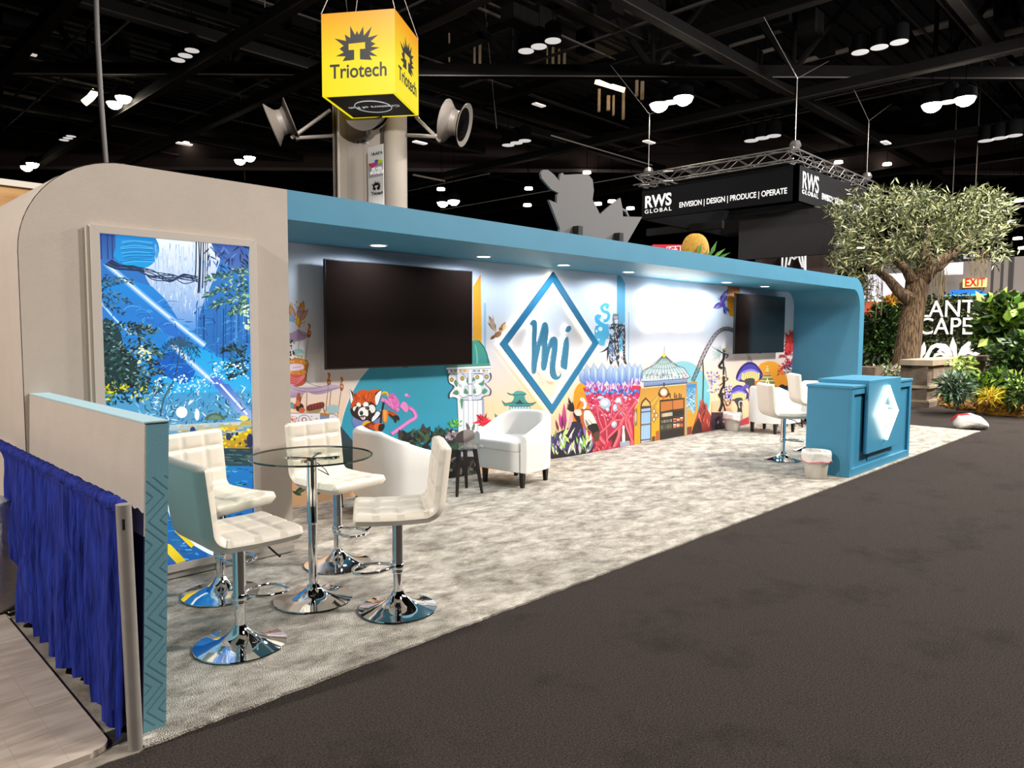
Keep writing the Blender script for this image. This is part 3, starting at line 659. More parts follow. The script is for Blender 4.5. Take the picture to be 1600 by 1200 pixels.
# pagoda
mu.crop(620, 560, 5)
mu.poly([(860, 265), (900, 278), (930, 255), (975, 255), (1015, 275), (1000, 290), (1005, 320), (1035, 350), (1090, 340), (1070, 362), (1040, 372), (870, 372), (840, 372), (820, 330), (850, 350), (890, 345), (915, 310), (905, 290), (875, 285)], '#4ea296', '#3a8783', sm=2)
mu.line([(820, 330), (850, 352), (900, 345), (1040, 352), (1090, 340)], 6, '#1d4a4c', sm=3); mu.line([(862, 268), (905, 285), (1010, 280)], 6, '#1d4a4c', sm=3)
mu.poly([(925, 356), (960, 320), (990, 356)], '#16323a'); mu.poly([(878, 372), (1040, 372), (1040, 440), (878, 440)], '#a8c4d4')
for x in range(880, 1045, 23): mu.line([(x, 372), (x, 440)], 4, '#2b4450')
for y in (374, 400): mu.line([(878, y), (1040, y)], 5, '#20343e')
for i in range(8): mu.line([(925+i*9, 292), (915+i*12, 345)], 2.5, '#2c6a6c')
mu.leaf(800, 470, 50, 22, 140, '#4a7a74'); mu.leaf(780, 470, 44, 20, 110, '#5a8a80')
# small brown bird
mu.crop(740, 400, 3.75)
mu.leaf(130, 450, 110, 34, 112, '#8a6a50'); mu.leaf(130, 450, 95, 20, 118, '#d9cbbb'); mu.leaf(150, 455, 80, 34, 62, '#a87a50'); mu.leaf(150, 450, 70, 18, 55, '#e0c49a')
for i in range(5): mu.leaf(122, 440, 70+i*8, 9, 128-i*8, rnd.choice(['#5c4434', '#b89a80'])); mu.leaf(150, 450, 50+i*7, 9, 75-i*10, rnd.choice(['#6a4a34', '#d0a878']))
mu.ell(142, 460, 24, 16, '#8a5a3a', rot=-30); mu.leaf(130, 465, 42, 20, 215, '#6c4430'); mu.ell(160, 428, 10, 9, '#7c5038')
# blue stripes, warrior smoke
mu.poly([(840, 100), (862, 100), (888, 160), (888, 560), (838, 560)], '#4a9fc6', '#5fb0d2'); mu.poly([(905, 330), (913, 330), (911, 620), (903, 620)], '#a9c4d2')
mu.crop(900, 460, 7.5)
sb = '#3ea6cf'
mu.line([(355, 165), (372, 130), (340, 118), (300, 150), (320, 195), (370, 215), (385, 260), (350, 310), (290, 290)], 34, sb, sm=6)
mu.line([(290, 270), (250, 260), (250, 310), (300, 350), (350, 380)], 52, sb, sm=5)
mu.poly([(215, 480), (225, 380), (270, 360), (330, 350), (400, 360), (400, 500), (350, 530), (330, 600), (270, 590), (225, 540)], sb, '#5cb6d8', sm=4)
for x, y, a, b in ((285, 405, 26, 26), (305, 300, 20, 26), (265, 530, 14, 10), (240, 430, 12, 16)): mu.ell(x, y, a, b, '#d8e8f0', n=10)
# armoured figure
bk = '#17181c'
mu.poly([(432, 240), (440, 214), (452, 234), (463, 218), (474, 234), (488, 216), (500, 244), (500, 300), (495, 345), (465, 360), (432, 340), (425, 280)], '#6c7178', sm=1); mu.ell(465, 270, 26, 16, '#a8aeb6'); mu.poly([(450, 300), (490, 295), (485, 340), (462, 350)], '#d8dade', sm=2)
mu.poly([(395, 380), (430, 340), (510, 350), (560, 350), (578, 450), (575, 600), (580, 760), (598, 815), (560, 800), (548, 650), (545, 500), (520, 480), (500, 540), (505, 640), (505, 760), (500, 860), (480, 800), (452, 720), (435, 640), (430, 800), (395, 812), (385, 700), (365, 790), (362, 680), (375, 600), (400, 500)], bk, '#26282e', sm=2)
mu.line([(385, 620), (330, 660), (275, 680)], 34, '#22242a', taper=True, sm=3); mu.poly([(385, 590), (440, 590), (440, 720), (410, 770), (385, 700)], '#5f7fa4', sm=2)
for i in range(230): mu.leaf(rnd.choice([rnd.uniform(390, 505), rnd.uniform(525, 570), rnd.uniform(372, 440), rnd.uniform(455, 500)]), rnd.choice([rnd.uniform(360, 560), rnd.uniform(560, 800)]), rnd.uniform(14, 44), rnd.uniform(5, 12), rnd.uniform(40, 140), rnd.choice(['#e8eaee', '#9aa2ac', '#0d0d10', '#c3cbd6', '#5c7ea6', '#2c2e34', '#f2f3f5']))
mu.ell(420, 440, 26, 34, '#c8d4e0', n=10); mu.ell(542, 470, 22, 26, '#5f86b0', n=10)
# ---- orange arch, stork, crystals, coral tree with blue flower
mu.crop(850, 560, 7.5)
mu.poly([(345, 780), (345, 460), (370, 350), (430, 285), (520, 300), (640, 400), (640, 900), (470, 900)], '#ef9a16', '#ee5a10', sm=3)
mu.poly([(480, 1110), (470, 820), (560, 700), (520, 540), (470, 380), (520, 330), (1120, 320), (1130, 420), (1070, 560), (1050, 760), (1060, 1010), (700, 1110)], '#c02a4e', '#a01f3a', sm=2)
for i in range(420):
    x, y = rnd.uniform(490, 1110), rnd.uniform(380, 720)
    if x < 520 and y < 520: continue
    if x > 1060 and y > 500: continue
    mu.ell(x, y, rnd.uniform(4, 14), rnd.uniform(4, 12), rnd.choice(['#e05a7e', '#8c1638', '#d8355e', '#f0a0b4', '#b87ac0', '#6a1430', '#c44a9a', '#f4c8d4']), n=7)
for x, y, a, b in ((715, 530, 66, 66), (880, 500, 46, 46), (830, 580, 30, 44), (915, 620, 26, 40), (820, 770, 34, 44), (660, 460, 36, 20), (940, 560, 20, 30), (745, 600, 22, 22), (955, 460, 22, 16)): mu.ell(x, y, a, b, '#b9c6d6', '#93a4ba', n=16); mu.ell(x-6, y-6, a*.6, b*.5, '#dfe6ee', n=10)
mu.poly([(740, 950), (800, 860), (860, 820), (850, 950), (800, 1040), (760, 1010)], '#4a1c20', sm=3); mu.poly([(905, 1000), (900, 850), (940, 800), (990, 850), (1000, 1000)], '#5a2a24', sm=3)
rd, rd2 = '#d94a5a', '#8c1c30'
def branch(pts, wd):
    mu.line(pts, wd+8, rd2, sm=4); mu.line(pts, wd, rd, sm=4); mu.line([(x-wd*.15, y) for x, y in pts], wd*.3, '#f0808a', sm=4)
for pts, wd in (([(800, 1070), (700, 980), (620, 880), (560, 840)], 44), ([(820, 1040), (880, 900), (900, 760), (1040, 560), (1090, 500)], 40), ([(1030, 1010), (1020, 840), (980, 700), (900, 600), (860, 520)], 34), ([(740, 1000), (730, 800), (690, 640), (600, 540)], 20), ([(640, 890), (760, 780), (880, 620), (1000, 520)], 22), ([(660, 1090), (600, 960), (500, 900), (480, 850)], 34), ([(1050, 1000), (960, 760), (1000, 620), (1060, 540)], 26), ([(560, 1080), (640, 1000), (700, 1060)], 30), ([(900, 720), (830, 720), (790, 680)], 22), ([(740, 940), (860, 820), (920, 760)], 24), ([(690, 830), (640, 700), (620, 560)], 16), ([(780, 700), (800, 560), (810, 440)], 16), ([(1010, 700), (930, 540), (900, 440)], 18)): branch(pts, wd)
mu.poly([(890, 975), (1000, 965), (1006, 1020), (892, 1036)], '#9aa4b4'); mu.poly([(915, 970), (920, 830), (940, 830), (950, 968)], '#dfe4ea', sm=2); mu.ell(930, 810, 14, 24, '#e9edf2')
for i in range(34): mu.leaf(rnd.uniform(480, 780), rnd.uniform(1040, 1100), rnd.uniform(60, 130), 22, rnd.uniform(50, 140), rnd.choice(['#d03a50', '#e45a6a', '#8c1830', '#b82a44']))
# blue petals
for (x, y, l, wd, a) in ((500, 330, 240, 110, 108), (540, 320, 260, 110, 100), (1080, 300, 240, 110, 78), (600, 320, 270, 110, 94), (1040, 310, 260, 110, 84), (690, 330, 280, 130, 92), (980, 320, 280, 120, 87), (780, 330, 260, 110, 90), (900, 330, 280, 120, 88), (840, 330, 250, 100, 92)):
    mu.leaf(x, y, l, wd+10, a, '#7aa0cc', '#123f9a'); mu.leaf(x, y, l*.97, wd, a, '#b9cede', '#2358c0')
    mu.leaf(x+12, y-10, l*.8, wd*.25, a, '#dbe7ee', '#4a82d8')
for i in range(80):
    t = rnd.random(); x = 465+t*680; y = 330+40*sin(t*3.1)-(70*t if t > .8 else 0)*.6+rnd.uniform(-10, 30)
    mu.leaf(x, y, rnd.uniform(60, 110), rnd.uniform(8, 16), rnd.uniform(50, 125), rnd.choice(['#e5b6e2', '#f0d4ee', '#c67ac8', '#f4e6f4']))
    mu.leaf(x+8, y, rnd.uniform(50, 90), rnd.uniform(5, 9), rnd.uniform(50, 125), rnd.choice(['#5a2a7a', '#8a3a9a', '#3a2a70', '#b04aa8']))
for i in range(50): mu.ell(490+i*12.5, 395+18*sin(i*.9)+rnd.uniform(-14, 14), 18, 13, rnd.choice(['#3a6ac0', '#5a8ad8', '#8fb2e2', '#2a4a98']), n=8)
# crystals and bromeliads at left
mu.poly([(82, 1180), (82, 940), (180, 860), (300, 800), (330, 740), (440, 760), (470, 900), (540, 960), (560, 1110)], '#271c3a', '#1b1426', sm=2)
for x, y, l, wd, a, c1_, c2_ in ((215, 850, 220, 46, 100, '#d83a9a', '#7a1258'), (240, 850, 330, 56, 91, '#d9508c', '#5c1450'), (285, 860, 260, 40, 80, '#d49ac8', '#b6a678'), (170, 860, 150, 30, 104, '#8c2a48', '#4a1c30'), (215, 830, 180, 16, 92, '#3a1038', None)): mu.leaf(x, y, l, wd, a, c1_, c2_)
for i in range(90):
    x = rnd.uniform(90, 540); y = rnd.uniform(920, 1130); mu.leaf(x, min(y, 1170-(x-80)*.14), rnd.uniform(60, 170), rnd.uniform(14, 34), rnd.uniform(60, 125), rnd.choice(['#2c1f46', '#1d1530', '#4a3570', '#8a6ab4', '#c8dc7a', '#8cc04a', '#e9f0d4', '#6e4a9a', '#d8a8e0', '#5a9a4a', '#140f20', '#f2f4ea']))
# stork
mu.poly([(410, 680), (430, 600), (520, 590), (590, 680), (640, 800), (650, 900), (600, 960), (560, 880), (460, 800)], '#b05a30', sm=3)
mu.poly([(470, 620), (530, 610), (590, 700), (610, 780), (520, 830), (470, 740)], '#e6dfd0', sm=3)
for i in range(14): mu.leaf(500+i*6, 800+rnd.uniform(-20, 10), 90, 12, 105+i*2, rnd.choice(['#f4f0e6', '#b8b0a0', '#8a7c6c']))
mu.poly([(500, 800), (610, 760), (650, 860), (640, 960), (590, 970), (560, 870)], '#181414', sm=3); mu.poly([(580, 880), (645, 860), (640, 960), (580, 970)], '#5c3a28', sm=3)
mu.line([(455, 590), (480, 560), (470, 500), (440, 480)], 30, '#f0ebe2', sm=4); mu.ell(445, 480, 26, 22, '#f0ebe2'); mu.ell(448, 476, 6, 6, '#101010'); mu.leaf(432, 490, 120, 16, 245, '#c8321e')
mu.poly([(340, 640), (400, 650), (430, 750), (380, 730)], '#1c1616', sm=3); mu.poly([(350, 610), (420, 600), (440, 660), (380, 670)], '#d9cdbd', sm=3); mu.line([(440, 600), (545, 605)], 8, '#1a1210')
for a, l in ((112, 190), (118, 150), (130, 130), (142, 110), (154, 100), (100, 130)): mu.leaf(350, 625, l, 26, a, '#141214')
mu.leaf(620, 960, 120, 20, 275, '#a05030')
# ---- golden shop with dome
mu.crop(990, 530, 7.058)
mu.ell(545, 640, 300, 400, '#8fc4cf', '#2aa5b4', n=40)
mu.poly([(5, 1180), (75, 540), (575, 490), (575, 1060), (300, 1115)], '#b9893a', '#e3a212'); mu.poly([(5, 760), (60, 700), (60, 1150), (5, 1180)], '#e39a14')
for i in range(10): mu.poly([(330, 560), (100+i*50, 760), (125+i*50, 760)], '#d9a83c' if i % 2 else '#a8803a')
mu.poly([(575, 480), (700, 468), (705, 800), (640, 1040), (575, 1060)], '#b98436', '#c8952c')
mu.poly([(580, 500), (690, 490), (680, 760), (660, 830), (640, 800), (620, 740), (580, 760)], '#3f86ae', '#8fb8c8')
for i in range(70): mu.ell(rnd.uniform(585, 675), rnd.uniform(545, 780), rnd.uniform(4, 9), rnd.uniform(4, 10), rnd.choice(['#cfe4ee', '#2a6a98', '#7ab2cc', '#1f4a6a']), n=6)
mu.poly([(583, 500), (685, 492), (690, 530), (583, 540)], '#2f7fc0')
mu.poly([(570, 760), (585, 760), (582, 1058), (565, 1062)], '#9a9484'); mu.poly([(585, 970), (640, 960), (635, 1044), (588, 1055)], '#7a3426')
# shop opening with shelves
mu.poly([(285, 675), (560, 650), (558, 1062), (285, 1116)], '#241a16'); mu.poly([(297, 690), (425, 678), (425, 775), (297, 800)], '#b06a2c'); mu.poly([(432, 676), (548, 662), (548, 760), (432, 776)], '#b46c30')
for y in (800, 868, 935, 1000): mu.line([(297, y+8), (552, y-26)], 5, '#5a4034')
for i in range(9): mu.poly([(305+i*14, 860-i*2), (305+i*14, 820-i*2), (313+i*14, 820-i*2), (313+i*14, 860-i*2)], rnd.choice(['#e8d8b0', '#c8a05a', '#b8c0b0', '#f0e8d0']))
for i in range(8): mu.poly([(305+i*15, 925-i*2), (305+i*15, 895-i*2), (312+i*15, 895-i*2), (312+i*15, 925-i*2)], rnd.choice(['#9aa08c', '#7a8a7c', '#c8b08a'])); mu.poly([(300+i*15, 995-i*2), (300+i*15, 950-i*2), (309+i*15, 950-i*2), (309+i*15, 995-i*2)], rnd.choice(['#3f5a4a', '#5a6a4a', '#28382e', '#86765a']))
for r_ in range(2):
    for i in range(3):
        for k in range(3): mu.poly([(434+i*38, 916+r_*62-k*15-i*6), (434+i*38, 905+r_*62-k*15-i*6), (466+i*38, 902+r_*62-k*15-i*6), (466+i*38, 913+r_*62-k*15-i*6)], rnd.choice(['#d8dcd8', '#c05a30', '#e0a070', '#b03a28', '#d87a48']))
mu.line([(285, 675), (560, 650)], 10, '#3a2418'); mu.line([(288, 675), (288, 1112)], 7, '#3a2418'); mu.line([(557, 650), (556, 1062)], 7, '#4a3828'); mu.line([(428, 670), (428, 775)], 6, '#3a2418')
# door
mu.poly([(72, 740), (85, 690), (130, 640), (180, 690), (192, 740), (192, 1125), (70, 1148)], '#4a3020'); mu.poly([(86, 738), (98, 700), (132, 665), (168, 700), (180, 734)], '#c8a860'); mu.poly([(84, 770), (182, 758), (180, 1122), (80, 1145)], '#8cb2dc', '#a4c2e4')
for y in (800, 940, 1108): mu.line([(80, y+6), (184, y-6)], 16, '#6a4a30')
for x in (108, 132, 158): mu.line([(x, 770), (x-2, 1130)], 4, '#5f86b8')
for x, y in ((222, 795), (248, 840), (220, 885)): mu.poly([(x-24, y), (x, y-36), (x+24, y), (x, y+34)], '#4a2c14'); mu.poly([(x-14, y), (x, y-24), (x+14, y), (x, y+22)], '#e8d8b8')
mu.poly([(242, 1015), (280, 1005), (280, 1112), (240, 1122)], '#a8562a'); mu.poly([(200, 1075), (235, 1068), (235, 1122), (198, 1130)], '#5a3420')
mu.poly([(5, 770), (40, 760), (38, 950), (5, 960)], '#8a6a4a'); mu.ell(20, 860, 12, 60, '#c8a486')
# dome
mu.poly([(85, 430), (90, 370), (130, 325), (200, 295), (270, 240), (335, 165), (400, 235), (480, 290), (550, 310), (585, 360), (592, 440), (110, 470)], '#5e7078', sm=3)
mu.poly([(95, 428), (102, 372), (138, 334), (206, 302), (276, 248), (335, 185), (396, 243), (476, 298), (544, 318), (576, 362), (582, 432), (115, 462)], '#b7cfca', '#c4d2d8', sm=3)
for i in range(13):
    x = 100+i*40; mu.line([(335, 175), ((335+x)/2+(x-335)*.1, 290), (x, 400), (x+4, 445)], 4, '#2e3f46', sm=4)
for y, a in ((250, 70), (300, 150), (370, 225)): mu.line([(340-a, y+20), (340, y+26), (340+a, y+6)], 3.5, '#33434a', sm=4)
for i in range(50): mu.leaf(rnd.uniform(120, 570), rnd.uniform(390, 440), 34, 13, rnd.choice([60, 120, 90]), rnd.choice(['#c8483a', '#5a9a8c', '#e8a8a0', '#4a7ac0', '#e8eef0', '#d87a4a', '#7ab89c']))
mu.poly([(108, 470), (592, 430), (592, 478), (112, 524)], '#8a9cc0', '#6a7ca4'); mu.line([(108, 470), (592, 432)], 7, '#2c3a50'); mu.line([(110, 524), (592, 478)], 9, '#39404c'); mu.line([(80, 540), (575, 498)], 8, '#cfc4b0')
mu.ell(335, 180, 20, 18, '#e8d41c'); mu.line([(337, 165), (338, 80)], 5, '#5a5a5a')
# lantern
mu.line([(333, 480), (333, 520)], 22, '#4a4038'); mu.ell(330, 590, 58, 62, '#5a3420', n=14); mu.ell(330, 585, 42, 44, '#e8b88a', n=12); mu.ell(330, 585, 22, 26, '#f8ead8', n=10); mu.ell(330, 640, 20, 16, '#b8502c'); mu.leaf(290, 640, 60, 16, 115, '#4a2c1c'); mu.leaf(372, 640, 60, 16, 65, '#4a2c1c')
for x, h in ((400, 50), (450, 60), (470, 40), (500, 56), (520, 46)): mu.poly([(x-9, 650), (x-7, 650-h), (x+7, 650-h), (x+9, 650)], '#6a4a2c')
# roller coaster lattice
mu.crop(1070, 440, 4.8)
def lattice(pts, wd):
    Q = [pts[0]]+list(pts)+[pts[-1]]; out = []
    for i in range(1, len(Q)-2):
        p0, p1, p2, p3 = [Vector(q) for q in Q[i-1:i+3]]
        for j in range(6):
            t = j/6; out.append(.5*((2*p1)+(p2-p0)*t+(2*p0-5*p1+4*p2-p3)*t*t+(3*p1-p0-3*p2+p3)*t*t*t))
    out.append(Vector(pts[-1])); L, R = [], []
    for i, p in enumerate(out):
        d = (out[min(i+1, len(out)-1)]-out[max(i-1, 0)]).normalized(); nn = Vector((-d.y, d.x))
        L.append(p+nn*wd/2); R.append(p-nn*wd/2)
    for i in range(len(out)-1):
        a, b = (L[i], R[i+1]) if i % 2 else (R[i], L[i+1]); mu.line([tuple(a), tuple(b)], 3.0, '#4a3038')
        mu.line([tuple(L[i]), tuple(R[i])], 2, '#6a4a50')
    mu.line([tuple(v) for v in L], 4, '#3a2a30'); mu.line([tuple(v) for v in R], 4, '#3a2a30')
lattice([(58, 745), (95, 660), (130, 570), (175, 480), (230, 395), (290, 355), (345, 360), (395, 395)], 24)
mu.line([(131, 590), (138, 700), (134, 890)], 9, '#4a5a48', sm=3)
# red rock and dark rocks
mu.poly([(55, 1160), (60, 1090), (90, 1000), (130, 880), (150, 930), (190, 1000), (200, 1070), (195, 1130)], '#b04438', '#7a2420', sm=2)
for i in range(26): mu.leaf(rnd.uniform(100, 190), rnd.uniform(930, 1110), 50, 9, rnd.uniform(70, 120), rnd.choice(['#d86a54', '#7a2820', '#4a1a18', '#c8503e']))
mu.poly([(50, 1160), (60, 1090), (100, 1020), (120, 1060), (130, 1150)], '#2a1814'); mu.poly([(195, 1130), (200, 970), (240, 960), (290, 980), (300, 1110)], '#3a2430', sm=2)
for i in range(20): mu.ell(rnd.uniform(200, 300), rnd.uniform(970, 1100), 8, 12, rnd.choice(['#1a1a28', '#7a3a4a', '#2a3a58', '#c8a0a8', '#14141c']), n=7)
# purple bird with orange strip
mu.poly([(320, 22), (412, 28), (412, 240), (390, 262), (340, 262), (320, 220)], '#e07820', '#f2b416')
mu.leaf(265, 170, 130, 52, 62, '#4a3a9a'); mu.leaf(268, 165, 100, 24, 60, '#8a7ad0'); mu.leaf(285, 165, 80, 46, 205, '#4a3a9a'); mu.leaf(282, 170, 66, 22, 208, '#9a8ad8'); mu.ell(280, 170, 26, 20, '#5a4ab0', rot=40)
for i in range(14): mu.leaf(290, 180, rnd.uniform(50, 80), 9, rnd.uniform(265, 325), rnd.choice(['#4a4ab8', '#6a7ad8', '#2a2a78'])) ; mu.leaf(rnd.uniform(230, 330), rnd.uniform(110, 190), 22, 7, rnd.uniform(0, 180), rnd.choice(['#b0a4e8', '#3a2a80', '#7a6acc']))
# acrobats: lower flowers then dark figures
for i in range(60): mu.ell(rnd.uniform(165, 260), rnd.uniform(680, 840), rnd.uniform(4, 10), rnd.uniform(4, 10), rnd.choice(['#7a7ac0', '#b0b4e0', '#e08a50', '#c8d4ec', '#5a5aa8', '#e8c8b8', '#9ab0d8']), n=7)
for i in range(50): mu.ell(rnd.uniform(290, 350), rnd.uniform(780, 900), rnd.uniform(3, 9), rnd.uniform(4, 9), rnd.choice(['#8a80c4', '#5a5aa8', '#e8b890', '#b8bce4', '#3a3a68']), n=7)
mu.poly([(200, 900), (350, 880), (350, 980), (200, 980)], '#eab088')
for i in range(34): mu.line([(270, 540), (rnd.uniform(195, 270), rnd.uniform(470, 600))], 2.2, rnd.choice(['#9cc4c4', '#7ab0b4', '#b8d0cc']))
def fig(pts, wd): mu.line(pts, wd, '#15141a', sm=3)
fig([(292, 535), (288, 580), (270, 610), (255, 635), (280, 650)], 17); fig([(295, 540), (262, 525), (240, 510)], 7); fig([(300, 545), (322, 550), (305, 575)], 8); fig([(285, 600), (290, 650), (288, 700)], 11); mu.ell(292, 515, 12, 16, '#3a3428'); mu.ell(294, 508, 11, 9, '#8c8a4a')
fig([(300, 640), (312, 730)], 4)
fig([(290, 735), (290, 780), (272, 810), (262, 850)], 17); fig([(295, 790), (310, 820), (280, 850)], 12); fig([(295, 750), (318, 735), (320, 720)], 7); fig([(282, 760), (258, 780)], 8); mu.ell(290, 722, 12, 15, '#4a2a20')
fig([(275, 850), (275, 920), (255, 975)], 22); fig([(285, 910), (300, 970)], 13); fig([(290, 880), (318, 930), (342, 900), (325, 880)], 7); fig([(262, 870), (250, 840)], 9); mu.ell(272, 845, 15, 16, '#241a1c')
# mushrooms, orange disc and temple, tower, red plant
mu.crop(1130, 500, 8.575)
mu.poly(smooth_poly([(470, 640), (540, 570), (640, 550), (740, 590), (810, 690), (860, 800), (890, 1000), (420, 1000)], 4), '#eba22a', '#d9810f')
for i, w_ in enumerate((12, 22, 34)): mu.poly([(588-w_, 640+i*30), (588-w_*.4, 610+i*30), (594+w_*.4, 610+i*30), (594+w_, 640+i*30)], '#e0d08a'); mu.line([(588-w_, 642+i*30), (594+w_, 640+i*30)], 7, '#2a2a20')
for i in range(8):
    w_ = 52+i*13; mu.poly([(590-w_, 755+i*24), (590-w_*.9, 735+i*24), (590+w_*.9, 733+i*24), (592+w_, 752+i*24)], '#d8cf90' if i % 2 else '#8a8450'); mu.line([(590-w_, 757+i*24), (592+w_, 754+i*24)], 8, '#2c3428')
mu.poly([(545, 900), (590, 770), (640, 900)], '#e8e0b0'); mu.poly([(565, 900), (590, 820), (620, 900)], '#3c4434')
mu.poly([(410, 900), (430, 810), (470, 820), (500, 910)], '#f07a1c', '#d83a1c', sm=2)
mu.line([(318, 450), (350, 560), (340, 600)], 5, '#3a2428'); mu.line([(345, 450), (385, 560)], 5, '#3a2428'); mu.line([(318, 560), (365, 480)], 4, '#3a2428'); mu.line([(380, 560), (320, 470)], 4, '#3a2428')
mu.poly([(720, 930), (740, 890), (790, 860), (830, 880), (870, 890), (830, 960), (740, 960)], '#15202e', sm=2); mu.poly([(860, 830), (905, 790), (905, 900), (870, 880)], '#1c3a34')
def shroom(cx_, cy_, s_):
    q = lambda pts: [(cx_+x*s_, cy_+y*s_) for x, y in pts]
    mu.poly(q([(-175, 60), (-165, -30), (-110, -120), (-30, -175), (50, -170), (120, -110), (175, -20), (165, 40), (110, 70), (-60, 90)]), '#2a1f70', sm=3)
    mu.poly(q([(-150, 30), (-130, -50), (-60, -130), (20, -150), (90, -110), (140, -40), (60, -70), (-60, -60)]), '#5346b0', '#3a2f90', sm=3)
    mu.poly(q([(-165, 55), (-110, -40), (10, -85), (110, -50), (168, 20), (150, -10), (100, -20), (0, -50), (-90, 0), (-140, 70)]), '#8c80dc', sm=3)
    mu.poly(q([(-110, 60), (-95, -10), (-20, -50), (60, -50), (130, 0), (110, 70), (20, 80)]), '#cfc07a', sm=3)
    for i in range(16): t = i/15; mu.leaf(cx_+(-95+t*205)*s_, cy_+(30+50*sin(t*PI))*s_, 75*s_, 22*s_, 100-t*25, '#ece0a0' if i % 2 else '#b8a452')
    mu.poly(q([(-70, 80), (-40, 45), (50, 40), (70, 90), (55, 190), (60, 330), (-20, 340), (-10, 190)]), '#3b3f3e', '#22201f', sm=3)
shroom(350, 740, 1.0); shroom(200, 1010, .78)
mu.poly([(250, 900), (300, 860), (345, 880), (320, 910), (270, 930), (220, 960)], '#5a4ab0', sm=3)
mu.line([(215, 1180), (205, 1100), (250, 1090), (270, 1160)], 12, '#d8ccd8', sm=3)
for i in range(26): mu.ell(rnd.uniform(20, 110), rnd.uniform(860, 1080), 9, 12, rnd.choice(['#9a9ad0', '#c8cce8', '#6a5ab8', '#e0c8c8']), n=7)
mu.line([(20, 1130), (50, 1150), (80, 1120), (60, 1080), (35, 1100)], 8, '#1a1418', sm=4)
mu.poly([(835, 180), (850, 160), (860, 210), (885, 220), (885, 120), (920, 160), (950, 130), (960, 300), (945, 420), (880, 480), (820, 460), (830, 300)], '#e8522c', '#c81c38', sm=1)
for i in range(110):
    x = rnd.uniform(830, 950); y = rnd.uniform(180, 620); mu.leaf(x, y, rnd.uniform(30, 60), rnd.uniform(10, 18), rnd.uniform(0, 360), rnd.choice(['#c81c38', '#8c1028', '#e83c34', '#4a1020', '#d8283c', '#f0602c'] if y < 420 else ['#b81438', '#8c0c28', '#5a1430', '#2a1420']))
for i in range(60):
    t = rnd.random(); x = 740+t*190; y = 680-t*120+rnd.uniform(-50, 50); mu.leaf(x, y, rnd.uniform(30, 60), 13, rnd.uniform(0, 360), rnd.choice(['#c01438', '#8c0c28', '#e0244c', '#4a0c20']))
for i in range(12): mu.leaf(760+i*6, 460, 60, 12, 250+rnd.uniform(-15, 15), '#a81230')
for i in range(20): mu.leaf(rnd.uniform(830, 940), rnd.uniform(620, 700), 50, 15, rnd.uniform(0, 360), rnd.choice(['#1c3f7a', '#2a64b0', '#12284a']))
mu.poly([(860, 700), (940, 690), (940, 1200), (860, 1200)], '#2a2a34', '#14161c')
# dark red foot strip behind the far bin and chairs
mu.crop(1070, 440, 4.8)
mu.poly([(190, 1130), (270, 1085), (480, 1020), (480, 1090), (300, 1120)], '#4a1c22', '#3a141a'); mu.poly([(380, 1060), (480, 1010), (480, 1080), (380, 1095)], '#a8283c')
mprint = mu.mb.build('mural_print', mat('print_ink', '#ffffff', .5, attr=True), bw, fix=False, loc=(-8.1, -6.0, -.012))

# ================================================================ backlit picture in the light box
lp = Paint('y', YF-.028, .00003)
cl4 = lambda p: (min(max(p[0], LB[0]), LB[1]), min(max(p[1], LB[2]), LB[3])); lp.clamp = cl4
LX0, LX1, LZ0, LZ1 = LB
lp.raw([(LX0, LZ0), (LX1, LZ0), (LX1, LZ1), (LX0, LZ1)], '#2f7fd0', '#0c3f7c')
lp.crop(130, 340, 4)
lp.poly([(85, 95), (500, 130), (480, 560), (300, 700), (90, 640)], '#2f7cc8', '#2a6cc0', sm=2)
lp.poly([(380, 120), (760, 140), (860, 220), (800, 420), (740, 560), (700, 700), (620, 690), (520, 560), (430, 440), (380, 330)], '#eef6fc', '#4a94de', sm=3)
lp.poly([(200, 120), (420, 110), (475, 190), (450, 270), (380, 315), (250, 290), (180, 220)], '#1e86d2', '#0f9fe0', sm=3)
for i in range(16): lp.line([(230+rnd.uniform(0, 30), 150+i*9), (320, 142+i*9+rnd.uniform(-6, 6)), (430+rnd.uniform(-10, 20), 156+i*8)], 4, rnd.choice(['#3fb4ec', '#0f5fb0', '#1a74c4', '#59c4f0']), sm=3)
for i in range(130):
    x = rnd.uniform(430, 800); y = rnd.uniform(330, 620) if x < 720 else rnd.uniform(200, 520)
    lp.line([(x, y), (x+rnd.uniform(-6, 6), y+rnd.uniform(20, 70))], rnd.uniform(2, 5), rnd.choice(['#ffffff', '#c8e4fa', '#8abef0', '#5a9ae0', '#eaf6ff']), taper=True)
for i in range(20): x = rnd.uniform(450, 700); lp.line([(x, rnd.uniform(150, 260)), (x+4, rnd.uniform(270, 360))], 3, rnd.choice(['#9cc4e4', '#c4dcf0', '#7fb0d8']), taper=True)
# blue depth with light shafts
lp.poly([(100, 480), (300, 420), (520, 560), (620, 690), (900, 880), (1040, 800), (1040, 1200), (420, 1200), (300, 1000), (110, 900)], '#2a78d0', '#1692dc', sm=3)
lp.poly([(110, 400), (430, 430), (620, 690), (600, 760), (330, 620), (110, 500)], '#1e8cdc', '#2a6cc8', sm=3)
lp.poly([(560, 850), (700, 800), (1040, 1000), (1040, 1200), (520, 1200)], '#19a6e8', '#3ab8ec', sm=3)
lp.poly([(440, 900), (600, 830), (700, 960), (620, 1040), (480, 960)], '#0f5fc0', sm=3)
for i in range(90):
    x, y = rnd.uniform(240, 1030), rnd.uniform(520, 1000); l = rnd.uniform(30, 110)
    lp.line([(x, y), (x+l*.4, y-l*.25), (x+l, y-l*.2)], 3, rnd.choice(['#5aa4e8', '#1a5cb4', '#3a90e0', '#7cc0f0', '#164c9c']), sm=3)
